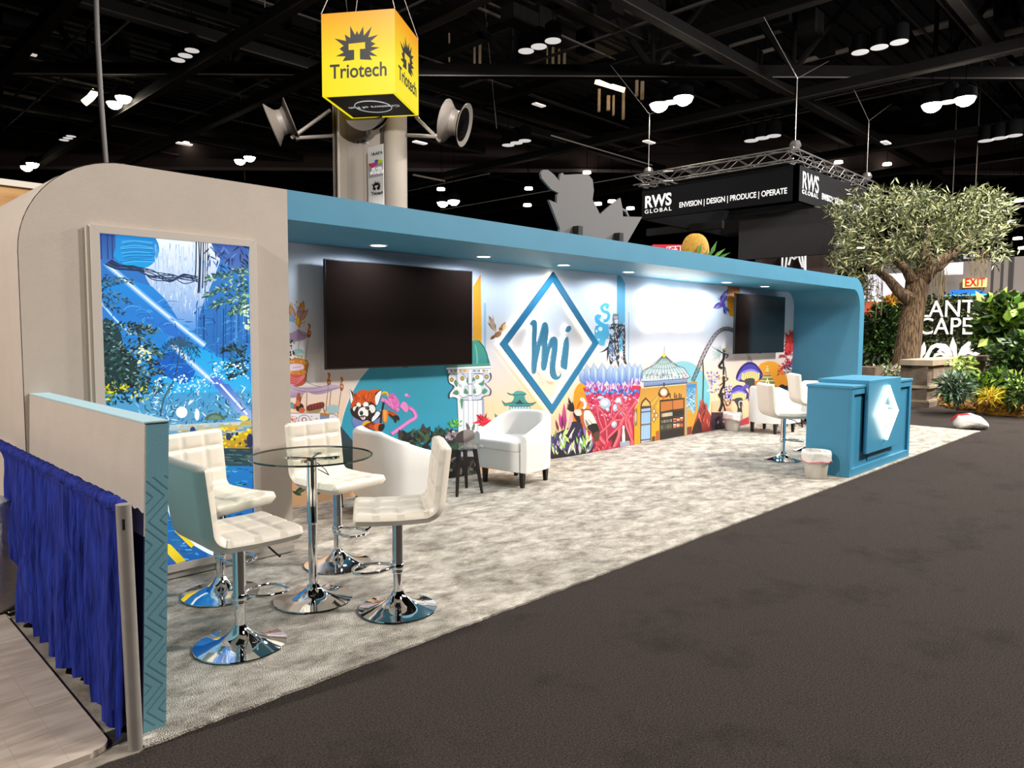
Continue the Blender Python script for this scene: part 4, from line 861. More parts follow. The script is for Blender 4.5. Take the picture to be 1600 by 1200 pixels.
for i in range(26): x = rnd.uniform(700, 1030); lp.line([(x, rnd.uniform(500, 640)), (x+rnd.uniform(-6, 6), rnd.uniform(680, 900))], rnd.uniform(3, 8), rnd.choice(['#1a4c90', '#2a6ab8', '#163a70', '#4a94d8']))
for x0_, y0_, x1_, y1_, w_ in ((100, 250, 760, 800, 40), (110, 530, 300, 730, 16), (540, 780, 1000, 1180, 44)):
    for k, c in ((1, '#5fa8ec'), (.6, '#9ccaf6'), (.25, '#e4f2ff')): lp.line([(x0_, y0_), ((x0_+x1_)/2, (y0_+y1_)/2+10), (x1_, y1_)], w_*k, c, sm=4)
lp.poly([(790, 1000), (850, 1000), (1010, 1160), (960, 1190)], '#4a6ad0', '#8cb4f0'); lp.line([(830, 1030), (980, 1170)], 14, '#dfeaff')
for i in range(160):
    x = rnd.uniform(440, 790); y = rnd.uniform(160, 560)
    if x-400 < (y-330)*.9 : continue
    lp.line([(x, y), (x+rnd.uniform(-5, 5), y+rnd.uniform(15, 60))], rnd.uniform(1.5, 4), rnd.choice(['#8abce8', '#b4d8f4', '#5a9cdc', '#ffffff', '#3c84cc']), taper=True)
for i in range(140):
    x, y = rnd.uniform(100, 1030), rnd.uniform(560, 1150); a = rnd.uniform(0, 180); lp.leaf(x, y, rnd.uniform(20, 60), rnd.uniform(4, 10), a, rnd.choice(['#1a62b8', '#2a86d4', '#0f4a94', '#48a8e4', '#1878c8']))
# dark hanging roots, top branches
for x in (706, 722, 736, 750, 764, 776): lp.line([(x, 150), (x+rnd.uniform(-4, 4), 300), (x-rnd.uniform(0, 14), rnd.uniform(380, 480))], 8 if x < 760 else 5, '#12284a', sm=4)
for k in range(9):
    y = 200+k*7; lp.line([(90, 190+k*9), (200, 280+k*5), (330, 320+rnd.uniform(-14, 14)), (430, 345+rnd.uniform(-22, 40)), (540, 370+rnd.uniform(-28, 40)), (630, 380+rnd.uniform(-28, 40)), (715, 385+rnd.uniform(-30, 45))], 6, rnd.choice(['#14203c', '#1c3054', '#2a4470']), sm=5)
lp.poly([(90, 100), (200, 105), (180, 260), (90, 280)], '#2a4f94', '#3a74c0', sm=2)
for x in (110, 150, 180): lp.line([(x, 100), (x+4, 260)], 8, '#1f3d7c')
lp.poly([(800, 160), (1020, 180), (1025, 360), (900, 300)], '#3a5aa8', '#4a78c0', sm=2)
for i in range(40): lp.leaf(rnd.uniform(780, 1020), rnd.uniform(170, 330), 60, 10, rnd.uniform(200, 340), rnd.choice(['#1c2e60', '#2c4c94', '#5a8cd0', '#16234a']))
def foliage(xa, xb, ya, yb, n, cols, l=34, w_=12):
    for i in range(n):
        x, y = rnd.uniform(xa, xb), rnd.uniform(ya, yb); lp.leaf(x, y, rnd.uniform(.6, 1.3)*l, w_, rnd.uniform(150, 390), rnd.choice(cols))
dk = ['#14242e', '#1f3a3c', '#0e1820', '#2c5048', '#3a6a5c', '#1a2f40']
def branchleaves(x, y, ln, ang, n, cols, l=32, w_=10):
    a = math.radians(ang)
    for i in range(n):
        t = rnd.random(); px_, py_ = x+cos(a)*ln*t, y-sin(a)*ln*t+t*t*ln*.18; s_ = (1-t)*34+8
        lp.leaf(px_+rnd.uniform(-6, 6), py_+rnd.uniform(-s_, s_), rnd.uniform(.6, 1.2)*l, w_, ang+rnd.uniform(-60, 60), rnd.choice(cols))
for x, y, ln, ang in ((95, 390, 220, 5), (95, 450, 200, -15), (100, 500, 160, -25), (95, 430, 160, 20)): branchleaves(x, y, ln, ang, 60, ['#2a5a8c', '#3f6f88', '#1f4460', '#5c8ca0', '#16304c'], 26, 9)
lp.poly([(110, 650), (220, 690), (260, 820), (330, 900), (340, 1010), (230, 1100), (115, 1110)], '#22404a', '#1c3428', sm=3)
for x, y, ln, ang in ((110, 700, 300, 12), (110, 760, 330, -6), (110, 830, 300, 0), (110, 900, 360, 8), (110, 950, 390, -4), (120, 1010, 360, -8), (120, 1060, 260, -18), (260, 700, 190, 5), (330, 740, 180, -30), (320, 950, 190, 2), (300, 1010, 190, -14)): branchleaves(x, y, ln, ang, 75, dk+['#5c7c78', '#8aa8a8'], 32, 11)
for x, y, ln, ang in ((1035, 350, 260, 178), (1035, 420, 270, 184), (1035, 480, 240, 190), (1035, 540, 120, 200)): branchleaves(x, y, ln, ang, 90, ['#2f5a50', '#3c7060', '#1f4444', '#5c907c', '#244c5c', '#a8c8a0'], 30, 11)
for x, y, ln, ang in ((1038, 820, 170, 175), (1038, 880, 150, 190), (1038, 930, 130, 200)): branchleaves(x, y, ln, ang, 60, dk, 30, 10)
for i in range(30): lp.ell(rnd.uniform(1000, 1035), rnd.uniform(440, 700), 8, 7, rnd.choice(['#c8e8b0', '#e8f4d0', '#8cc08c']), n=7)
for i in range(70): lp.leaf(rnd.uniform(125, 260), rnd.uniform(1060, 1190), 30, 12, rnd.uniform(0, 360), rnd.choice(['#d8c81c', '#f0e03c', '#8ca828', '#5c7c24', '#2c4420']))
for i in range(26): lp.ell(rnd.uniform(340, 420), rnd.uniform(800, 920), 9, 6, rnd.choice(['#e8f0c0', '#c8dc90', '#f4f8e0']), n=7)
# palm
lp.line([(480, 1200), (540, 1080), (580, 960), (606, 800)], 9, '#2c4c6c', sm=4)
for a in (-40, -10, 15, 40, 75, 110, 140, 165, 190, 220, 250, 290):
    for k in range(7): t = k/6; lp.leaf(606+cos(math.radians(a))*110*t, 780-sin(math.radians(a))*60*t+t*t*60, 34, 9, a-60+rnd.uniform(-20, 20), rnd.choice(['#244c74', '#1a3a5c', '#3c6c8c'])); lp.leaf(606+cos(math.radians(a))*110*t, 780-sin(math.radians(a))*60*t+t*t*60, 34, 8, a-120, '#2c5878')
# spray dots and bright middle
for i in range(170):
    x = rnd.uniform(440, 1030); y = rnd.uniform(900, 1010) if x > 800 else rnd.uniform(980, 1120); lp.ell(x, y, rnd.uniform(3, 9), rnd.uniform(3, 7), rnd.choice(['#ffffff', '#d8f4ff', '#9ce4fa', '#eaffff']), n=6)
# lower half, crop of the bottom
lp.crop(130, 600, 3.75)
lp.poly([(120, 60), (370, 60), (980, 40), (985, 210), (985, 480), (120, 480)], '#3f9cd0', '#7fa2b0', sm=0)
for i in range(240):
    x, y = rnd.uniform(330, 985), rnd.uniform(20, 220); lp.leaf(x, y, rnd.uniform(20, 60), rnd.uniform(3, 8), rnd.uniform(0, 180), rnd.choice(['#e6fbff', '#2a86c8', '#9cdcf4', '#145a9c', '#ffffff', '#3aa0dc', '#5ab4d8', '#1f6fa8', '#7a9a8c']))
lp.poly([(760, 0), (850, 0), (985, 170), (985, 215), (900, 170)], '#3f6fd0', '#9cb8e8'); lp.line([(800, 0), (960, 180)], 12, '#e8f0ff', sm=0)
for i in range(90): lp.leaf(rnd.uniform(118, 370), rnd.uniform(-10, 110), 34, 12, rnd.uniform(0, 360), rnd.choice(dk+['#c8c024', '#8ca030', '#e8dc3c']))
lp.line([(450, 190), (470, 90), (515, 0)], 10, '#45606c', sm=4)
for i in range(220):
    x, y = rnd.uniform(120, 985), rnd.uniform(230, 470); lp.line([(x, y), (x+rnd.uniform(14, 50), y+rnd.uniform(-4, 4))], rnd.uniform(2, 6), rnd.choice(['#dce8e8', '#8ab0bc', '#5c8494', '#b8ccd0', '#f0f4f0', '#3c6474', '#c8b464']))
for i in range(120): lp.leaf(rnd.uniform(340, 985), rnd.uniform(40, 240), rnd.uniform(16, 44), rnd.uniform(4, 10), rnd.uniform(0, 360), rnd.choice(['#14548c', '#1f78b4', '#0f3c64', '#2c6c7c', '#48a0cc', '#345c50']))
lp.ell(575, 165, 34, 34, '#ffffff', n=12); lp.ell(665, 180, 14, 34, '#f4fbff'); lp.ell(770, 210, 60, 40, '#4c6a58', a0=180, a1=360); lp.ell(770, 208, 40, 26, '#6c8c70', a0=180, a1=360)
lp.poly([(505, 240), (985, 215), (985, 250), (505, 275)], '#b8cdd2', '#9ab4bc'); lp.poly([(505, 300), (700, 270), (985, 210), (985, 232), (700, 300), (505, 330)], '#c8b04a', sm=0)
for i in range(60): lp.line([(x := rnd.uniform(505, 960), y := rnd.uniform(230, 330)), (x+rnd.uniform(20, 60), y-4)], 4, rnd.choice(['#f4e8b0', '#e0ecf0', '#8aa0a8', '#caa840']))
lp.leaf(590, 300, 150, 30, 8, '#33424a'); lp.ell(640, 270, 16, 20, '#2a3a6a'); lp.ell(700, 275, 34, 12, '#e8c81c')
lp.poly([(805, 340), (850, 320), (985, 260), (985, 380), (805, 372)], '#d8b41c', '#a8861c')
for i in range(60): lp.ell(rnd.uniform(805, 985), rnd.uniform(260, 375), rnd.uniform(5, 13), 8, rnd.choice(['#f4d81c', '#ffe83c', '#b8860c', '#5c4a14', '#e8a81c', '#2c2c3c']), n=8)
lp.ell(850, 308, 16, 22, '#2c3444'); lp.ell(975, 330, 20, 40, '#1c2c54'); lp.ell(940, 200, 26, 16, '#ffe060')
lp.poly([(800, 375), (990, 378), (990, 520), (800, 520)], '#1c3a48', '#2a4c54')
for i in range(24): lp.line([(x := rnd.uniform(805, 960), y := rnd.uniform(385, 460)), (x+40, y+4)], 6, rnd.choice(['#3a5c5c', '#142c3c', '#54746c']))
lp.poly([(480, 480), (990, 480), (990, 1100), (480, 1100)], '#1c7cc4', '#1458a0')
for i in range(240):
    x, y = rnd.uniform(480, 990), rnd.uniform(480, 1090); lp.line([(x, y), (x+rnd.uniform(10, 40), y+rnd.uniform(-10, 10))], rnd.uniform(3, 8), rnd.choice(['#2a9ce0', '#0f4888', '#4ab8e8', '#1a68b0', '#0c3460', '#2c8c8c', '#3aa4a0']))
lp.line([(480, 640), (505, 740), (560, 860), (660, 940), (780, 1000), (900, 1010)], 22, '#e8f4f8', sm=5); lp.line([(540, 850), (640, 950)], 26, '#e8cc1c', sm=0)
lp.poly([(480, 930), (510, 940), (600, 1035), (545, 1050), (480, 980)], '#f0d818', '#d8b80c'); lp.poly([(760, 940), (800, 930), (810, 990), (770, 1000)], '#2aa8e0')
print('paint layers', mu.top, lp.top)
pic = lp.mb.build('backlit_picture', mat('backlit_ink', '#0a0c10', .4, attr='emit', emit='#ffffff', estr=1.1), lb, fix=False, loc=(-1.82, -YF, -.1))
# ================================================================ bar stools
def pad_ring(p, nrm, hw_, t, puff, n=48):
    """closed cross-section: width along y, thickness t along nrm; front side (+nrm) puffed"""
    loop = []
    for k in range(37):
        u = -1+2*k/36; w_ = u*hw_; d_ = (hw_-abs(w_))/.022; r_ = math.sqrt(max(0, 1-(1-min(1, d_))**2))
        loop.append((w_, t/2*r_+puff(w_)*r_))
    for k in range(1, 12):
        u = 1-2*k/12; w_ = u*hw_; d_ = (hw_-abs(w_))/.022; r_ = math.sqrt(max(0, 1-(1-min(1, d_))**2)); loop.append((w_, -t/2*r_))
    return [Vector((p[0], w_, p[1]))+Vector((nrm[0], 0, nrm[1]))*h_ for w_, h_ in loop]
def stool_pads(root, m, seat_z, back_h):
    # centre line: seat front -> seat rear -> up the back
    path = []
    for i in range(38): t = i/37; path.append((.245-t*.38, seat_z-.035+.006*sin(t*PI)*-1))
    for i in range(1, 11): a = -90-90*i/10; path.append((-.135+.085*cos(math.radians(a)), seat_z+.05+.085*sin(math.radians(a))))
    for i in range(1, 35): t = i/34; path.append((-.220-.035*t, seat_z+.05+t*(back_h-.05)))
    def frame(i):
        a, b = path[max(i-1, 0)], path[min(i+1, len(path)-1)]; d = Vector((b[0]-a[0], b[1]-a[1])).normalized(); return (d.y, -d.x) if True else None
    L = [0]
    for a, b in zip(path, path[1:]): L.append(L[-1]+math.hypot(b[0]-a[0], b[1]-a[1]))
    def build(i0, i1, name, seams_u, seams_w, hw_):
        rings = []; us = [L[i] for i in range(i0, i1+1)]; u0, u1 = us[0], us[-1]
        ext = [0, .1, .3, .6, .85, .96]
        seq = []
        for i in range(i0, i1+1): seq.append((i, 1.0))
        for i, _ in seq:
            nx, nz = frame(i)
            u = L[i]; du = min([abs(u-s) for s in seams_u]+[9]);
            def puff(w_, du=du):
                dw = min([abs(w_-s) for s in seams_w]+[9]); f = min(1, dw/.024)*min(1, du/.024)
                return (.013*max(0, f)**.6-.008)*min(1, max(0, (hw_-abs(w_)-.012)/.05))
            endd = min((u-u0) if i0 == 0 else 9, (u1-u) if i1 == len(path)-1 else 9)
            k = min(1, endd/.022); k = math.sqrt(max(0.02, 1-(1-k)**2))
            h = hw_-.03*(1-k)
            # seat front corners rounded
            rings.append(pad_ring(path[i], (nx, nz), h, .066*k+.004, (lambda w_, puff=puff, k=k: puff(w_)*k)))
        return MB().loft(rings).build(name, m, root, smooth=50)
    s0, s1 = L[0], L[37]
    build(0, 39, 'seat', [s0+.12, s0+.25, s1+.01], [-.08, .08], .232)
    build(39, len(path)-1, 'backrest', [L[-1]-.10, L[-1]-.24], [-.08, .08], .228)
def make_stool(m, seat_z=.62, back_h=.35, base_r=.225):
    r = empty('bar_stool')
    MB().lathe([(.001, .001), (base_r-.004, .001), (base_r, .006), (base_r-.002, .011), (.17, .022), (.11, .040), (.07, .062), (.045, .085), (.036, .10), (.03, .11), (.001, .11)], 56).build('base', chrome, r, smooth=50)
    MB().lathe([(.001, .105), (.026, .105), (.026, .24), (.001, .24)], 28).build('lower_column', chrome, r, smooth=40)
    MB().lathe([(.001, .215), (.031, .215), (.033, .222), (.031, .23), (.031, seat_z-.075), (.001, seat_z-.075)], 28).build('gas_column', chrome, r, smooth=40)
    MB().box(-.09, .09, -.09, .09, seat_z-.085, seat_z-.07).build('seat_plate', mat('dark_metal', '#2a2a2c', .4, .8), r, bevel=.004)
    pts = [(.03, -.02, .255), (.10, -.075, .25), (.20, -.085, .245), (.245, -.04, .243), (.245, .04, .243), (.20, .085, .245), (.10, .075, .25), (.03, .02, .255)]
    Q = [tuple(v) for v in pts]; sm_ = []
    for i in range(len(Q)-1):
        for j in range(4):
            p0 = Vector(Q[max(i-1, 0)]); p1 = Vector(Q[i]); p2 = Vector(Q[i+1]); p3 = Vector(Q[min(i+2, len(Q)-1)]); t = j/4
            sm_.append(.5*((2*p1)+(p2-p0)*t+(2*p0-5*p1+4*p2-p3)*t*t+(3*p1-p0-3*p2+p3)*t*t*t))
    sm_.append(Vector(Q[-1]))
    fr0 = MB().tube(sm_, .0095, 10).build('footrest', chrome, r, smooth=True)
    MB().lathe([(.034, .235), (.038, .24), (.038, .265), (.034, .27)], 24).build('footrest_collar', chrome, fr0, smooth=40)
    MB().tube([(.04, -.02, seat_z-.09), (.12, -.06, seat_z-.11), (.16, -.09, seat_z-.16), (.175, -.10, seat_z-.17)], [.005, .005, .005, .009], 8).build('height_lever', black, r, smooth=True)
    stool_pads(r, m, seat_z, back_h)
    return r
st = make_stool(leather, .615, .355)
spots = [(1.594, 3.49, 0, 'cream padded bar stool nearest the teal chevron divider end, its back in shadow'),
         (1.836, 4.27, -74, 'cream padded bar stool directly in front of the blue backlit waterfall picture'),
         (2.451, 3.323, 146, 'cream padded bar stool turned sideways at the open side of the glass table'),
         (2.647, 4.27, -82, 'cream padded bar stool behind the glass table, beside the closet corner')]
for i, (x, y, a, lab) in enumerate(spots):
    o = st if i == 0 else copy_tree(st)
    o.location = (x, y, .0125); o.rotation_euler = (0, 0, math.radians(a)); tag(o, lab, 'bar stool', 'cream stools around the glass table')
o = copy_tree(st); o.location = (8.88, 3.95, .0125); o.rotation_euler = (0, 0, math.radians(-42)); tag(o, 'white bar stool standing behind the white bin at the teal counter', 'bar stool', 'stools behind the counter')
o = make_stool(leather, .70, .355); o.location = (9.84, 3.99, .0125); o.rotation_euler = (0, 0, math.radians(-50)); tag(o, 'white bar stool with raised seat, half hidden by the teal counter', 'bar stool', 'stools behind the counter')

# ================================================================ glass bar table
gt = empty('glass_bar_table', (2.185, 3.796, .0125)); tag(gt, 'round clear glass bar table on a chrome pedestal between the cream stools', 'table')
glass = bpy.data.materials.new('clear_glass'); glass.use_nodes = True; MATS['clear_glass'] = glass
nt = glass.node_tree; nt.nodes.clear(); L_ = nt.links.new
out_ = nt.nodes.new('ShaderNodeOutputMaterial'); mx = nt.nodes.new('ShaderNodeMixShader'); tr = nt.nodes.new('ShaderNodeBsdfTransparent'); gl = nt.nodes.new('ShaderNodeBsdfGlossy'); fr_ = nt.nodes.new('ShaderNodeFresnel')
tr.inputs[0].default_value = (.90, .93, .90, 1); gl.inputs['Roughness'].default_value = .02; fr_.inputs[0].default_value = 1.5
ge = nt.nodes.new('ShaderNodeNewGeometry'); ma = nt.nodes.new('ShaderNodeMath'); ma.operation = 'MULTIPLY_ADD'; ma.inputs[1].default_value = -.8333; ma.inputs[2].default_value = 1.5
ma.inputs[1].default_value = -.45; ma.inputs[2].default_value = .45; m2_ = nt.nodes.new('ShaderNodeMath'); m2_.operation = 'MULTIPLY'
L_(ge.outputs['Backfacing'], ma.inputs[0]); L_(fr_.outputs[0], m2_.inputs[0]); L_(ma.outputs[0], m2_.inputs[1]); L_(m2_.outputs[0], mx.inputs[0]); L_(tr.outputs[0], mx.inputs[1]); L_(gl.outputs[0], mx.inputs[2]); L_(mx.outputs[0], out_.inputs[0])
MB().lathe([(.001, .857), (.348, .857), (.348, .867), (.001, .867)], 72).build('glass_top', glass, gt)
MB().lathe([(.348, .8565), (.352, .858), (.352, .866), (.348, .8675)], 72, cap=False).build('glass_rim', mat('glass_edge', '#12241f', .1, spec=.8), gt, smooth=40)
MB().lathe([(.001, .001), (.226, .001), (.23, .006), (.228, .011), (.17, .02), (.10, .036), (.062, .058), (.04, .08), (.034, .10), (.001, .10)], 56).build('base', chrome, gt, smooth=50)
MB().lathe([(.001, .095), (.026, .095), (.026, .50), (.001, .50)], 28).build('lower_column', chrome, gt, smooth=40)
MB().lathe([(.001, .46), (.030, .46), (.032, .467), (.030, .475), (.030, .84), (.001, .84)], 28).build('upper_column', chrome, gt, smooth=40)
q = MB()
for k in range(4):
    a = PI/4+k*PI/2; q.tube([(0, 0, .843), (.14*cos(a), .14*sin(a), .85)], .009, 8).lathe([(.001, .848), (.024, .848), (.024, .857), (.001, .857)], 16, (.14*cos(a), .14*sin(a), 0))
q.build('top_bracket', chrome, gt, smooth=40)
MB().tube([(.02, 0, .83), (.06, -.05, .78), (.04, -.12, .76), (-.02, -.10, .80)], .003, 6).build('height_lever', black, gt)

# ================================================================ tub armchairs
def make_armchair(m):
    r = empty('tub_armchair')
    # shell loft along a U path; local +x is the open front
    W, Dp, th = .35, .33, .085
    path = [(.30, W-th/2, 0)]
    for i in range(1, 9): path.append((.30-i*.04, W-th/2, 0))
    n = 22
    for i in range(1, n): a = math.radians(90+180*i/n); path.append((-.02+(-.0)+cos(a)*(.31-th/2), sin(a)*(W-th/2), 0))
    for i in range(8, -1, -1): path.append((.30-i*.04, -(W-th/2), 0))
    P_ = [Vector((x, y, 0)) for x, y, _ in path]; L = [0]
    for a, b in zip(P_, P_[1:]): L.append(L[-1]+(b-a).length)
    tot = L[-1]; rings = []
    for i, p in enumerate(P_):
        d = (P_[min(i+1, len(P_)-1)]-P_[max(i-1, 0)]).normalized(); nn = Vector((d.y, -d.x, 0)) # outward
        if nn.dot(p-Vector((.05, 0, 0))) < 0: nn = -nn
        t = 1-abs(2*L[i]/tot-1)                       # 0 at arm fronts, 1 at back centre
        top = .555+.19*min(1, max(0, (t-.05)/.62))**1.15
        k = 1
        e = min(L[i], tot-L[i]);
        ht = th/2*(.86+.14*min(1, e/.03))
        top -= .012*(1-min(1, e/.03))
        ring = []
        prof = [(-ht, .165), (ht, .165), (ht+.006, .40), (ht+.004, top-.035), (ht*.8, top-.012), (ht*.35, top), (-ht*.35, top), (-ht*.8, top-.012), (-ht, top-.035), (-ht, .40)]
        for u, z in prof: ring.append(p+nn*u+Vector((0, 0, z)))
        rings.append(ring)
    MB().loft(rings).build('back_and_arms', m, r, smooth=45, bevel=.004)
    # front apron
    outl = [(.315, -.262), (.315, .262), (-.20, .262), (-.28, .15), (-.28, -.15), (-.20, -.262)]
    MB().prism(outl, lambda x, y: Vector((x, y, .165)), lambda x, y: Vector((x, y, .375))).build('seat_base', m, r, bevel=.01, seg=3)
    outl = [(.325, -.258), (.325, .258), (-.18, .258), (-.255, .14), (-.255, -.14), (-.18, -.258)]
    MB().prism(outl, lambda x, y: Vector((x, y, .372)), lambda x, y: Vector((x, y, .475))).build('seat_cushion', m, r, bevel=.022, seg=4, smooth=45)
    for x in (.235, -.235):
        for y in (-.25, .25):
            yy = y if x > 0 else y*.8
            MB().loft([[Vector((x+sx*w_, yy+sy*w_, z)) for sx, sy in ((-1, -1), (1, -1), (1, 1), (-1, 1))] for z, w_ in ((0, .017), (.168, .026))]).build('leg', mat('black_leg', '#14100e', .3), r)
    return r
ac = make_armchair(leatherw)
ac.location = (5.53, 5.36, .0125); ac.rotation_euler = (0, 0, math.radians(186)); tag(ac, 'white leather tub armchair standing before the big diamond sign', 'armchair', 'white tub armchairs')
for x, y, a, lab in ((3.82, 5.26, -14, 'white leather tub armchair partly hidden behind the cream bar stools, seen from its back'),
                     (11.32, 5.24, -4, 'white leather tub armchair with its back to the small bin by the mural'),
                     (12.95, 5.2, 190, 'white leather tub armchair nearest the rounded teal end, mostly behind the counter stool')):
    o = copy_tree(ac); o.location = (x, y, .0125); o.rotation_euler = (0, 0, math.radians(a)); tag(o, lab, 'armchair', 'white tub armchairs')

# ================================================================ side tables
def side_table():
    r = empty('side_table')
    MB().lathe([(.001, .455), (.215, .455), (.218, .459), (.215, .463), (.001, .463)], 48).build('glass_top', glass, r)
    for k in range(4):
        a = math.radians(35+k*90)
        MB().loft([[Vector((rr_*cos(a)+sx*w_, rr_*sin(a)+sy*w_, z)) for sx, sy in ((-1, -1), (1, -1), (1, 1), (-1, 1))] for z, rr_, w_ in ((0, .205, .010), (.44, .13, .017))]).build('leg', darkwood, r)
    MB().box(-.13, .13, -.013, .013, .425, .452, Matrix.Rotation(math.radians(35), 4, 'Z')).box(-.13, .13, -.013, .013, .425, .4518, Matrix.Rotation(math.radians(125), 4, 'Z')).build('crosspiece', darkwood, r)
    return r
s1 = side_table(); s1.location = (4.74, 5.36, .0125); tag(s1, 'small round glass side table with dark splayed legs before the mural column', 'side table', 'glass side tables')
o = copy_tree(s1); o.location = (12.12, 5.28, .0125); tag(o, 'small round glass side table with dark legs behind the counter stools', 'side table', 'glass side tables')

# ================================================================ bins
binm = mat('bin_plastic', '#d8d2c6', .45); bagm = bpy.data.materials.new('bin_liner'); MATS['bin_liner'] = bagm
bagm = mat('bin_bag_white', '#e9e4dc', .35, bump=.5, bscale=26); redm = mat('red_drawstring', '#c8505a', .5)
def make_bin():
    r = empty('waste_bin')
    MB().lathe([(.001, .001), (.105, .001), (.11, .006), (.142, .28), (.136, .28), (.104, .012), (.001, .012)], 40).build('bucket', binm, r, smooth=40)
    rings = []
    for j, (rad, z) in enumerate(((.12, .15), (.13, .24), (.139, .30), (.150, .302), (.156, .27), (.154, .22), (.158, .185))):
        ring = []
        for k in range(48):
            a = 2*PI*k/48; d = .007*noise.noise(Vector((cos(a)*3, sin(a)*3, j*.8)))+(.004*sin(a*9+j) if j > 3 else 0)
            zz = z+(.03*noise.noise(Vector((cos(a)*1.6, sin(a)*1.6, 5))) if j >= 5 else 0)
            ring.append(Vector(((rad+d)*cos(a), (rad+d)*sin(a), zz)))
        rings.append(ring)
    MB().loft(rings, cap=False).build('liner', bagm, r, smooth=True); ln_ = kids(r)[-1]
    pts = []
    for k in range(40):
        a = 2*PI*k/40; pts.append(Vector((.1615*cos(a), .1615*sin(a), .195+.03*noise.noise(Vector((cos(a)*1.6, sin(a)*1.6, 5)))))) 
    MB().tube(pts, .0045, 6, closed=True).build('drawstring', redm, ln_, smooth=True)
    return r
b1 = make_bin(); b1.location = (8.06, 3.20, .0125); tag(b1, 'small white waste bin with red-trimmed liner beside the teal counter', 'waste bin', 'white lined waste bins')
o = copy_tree(b1); o.location = (11.02, 5.66, .0125); o.rotation_euler = (0, 0, 1.3); o.location = (10.98, 5.74, .0125); tag(o, 'small white waste bin with liner standing against the mural wall', 'waste bin', 'white lined waste bins')

# ================================================================ reception counter
ct = empty('reception_counter', (9.34, 3.17, .0125)); tag(ct, 'teal panelled reception counter with glowing diamond logo at the carpet edge', 'counter')
TP = (9.34, 3.17, .0125)
tealc = mat('teal_counter', '#3f8cae', .45, noise_scale=3, noise_amt=.02)
T(MB().box(8.29, 10.39, 2.955, 3.42, .0125, 1.0).build('body', tealc, ct, bevel=.003), TP)
T(MB().box(8.28, 10.40, 2.915, 3.43, 1.0, 1.03).build('worktop', tealc, ct, bevel=.003), TP)
q = MB()
q.box(8.29, 8.36, 2.925, 2.956, .0125, 1.0).box(10.31, 10.39, 2.925, 2.956, .0125, 1.0).box(8.36, 10.31, 2.925, 2.956, .0125, .10).box(8.36, 10.31, 2.925, 2.956, .93, 1.0)
T(q.build('front_frame', tealc, ct, bevel=.003), TP)
T(MB().box(8.90, 9.62, 2.943, 2.956, .13, .22).build('lower_panel', tealc, ct, bevel=.002), TP)
T(MB().box(8.685, 9.81, 2.885, 2.926, .235, 1.03).build('logo_panel', tealc, ct, bevel=.003), TP)
T(MB().box(8.685, 9.81, 2.885, 3.46, 1.03, 1.075).build('raised_top', tealc, ct, bevel=.003), TP)
lcx, lcz, lhw, lhh = 9.27, .672, .36, .325
def ldia(k): return [(lcx-lhw*k, lcz), (lcx, lcz-lhh*k), (lcx+lhw*k, lcz), (lcx, lcz+lhh*k)]
glow = mat('counter_glow', '#ffffff', .5, emit='#fff8e0', estr=6)
T(MB().prism(ldia(1), lambda x, z: Vector((x, 2.845, z)), lambda x, z: Vector((x, 2.875, z)), holes=[ldia(.80)[::-1]]).build('diamond_light', glow, ct), TP)
T(MB().prism(ldia(.80), lambda x, z: Vector((x, 2.872, z)), lambda x, z: Vector((x, 2.878, z))).build('diamond_back', mat('diamond_back_teal', '#6a98a8', .5), ct), TP)
s_ = .36
for nm, pts in (('letter_m', Mm), ('letter_i', Ii), ('dot', Dt)):
    P2 = [(lcx+(x-6.69)*s_*1.05, lcz+(z-1.46)*s_) for x, z in smooth_poly(S(pts), 3)]
    T(MB().prism(P2, lambda x, z: Vector((x, 2.850, z)), lambda x, z: Vector((x, 2.862, z))).build(nm, glow, ct), TP)

# ================================================================ white bag on the aisle carpet
bg = empty('plastic_bag', (15.05, 3.05, 0)); tag(bg, 'white plastic bag with red drawstring lying on the dark aisle carpet', 'bag')
c0, c1 = onz(1500, 655), onz(1550, 670)
bx = onz(1528, 671)
rings = []
for j in range(13):
    t = j/12; rad = .20*math.sin(PI*min(.98, t*.85+.12))**.6*(1-.25*t)
    ctr = Vector((-.24+t*.52, 0, .02+rad*.62)); rings.append([ctr+Vector((0.03*noise.noise(Vector((t*3, cos(a), sin(a)))), cos(a)*rad*1.1*(1+.18*noise.noise(Vector((t*4, cos(a)*2, sin(a)*2)))), sin(a)*rad*.75*(1+.2*noise.noise(Vector((t*4, cos(a)*2, 3+sin(a)*2)))))) for a in [2*PI*k/28 for k in range(28)]])
for r_ in rings:
    for v in r_: v.z = max(.004, v.z)
bg.location = (bx.x, bx.y+.1, 0); bg.rotation_euler = (0, 0, math.radians(-45))
MB().loft(rings).build('bag', bagm, bg, smooth=True)
MB().tube([(-.30, .10, .14), (-.22, .02, .24), (-.12, -.08, .26), (-.04, -.12, .22)], .014, 8).build('drawstring', mat('red_plastic', '#c8242e', .4), bg, smooth=True)
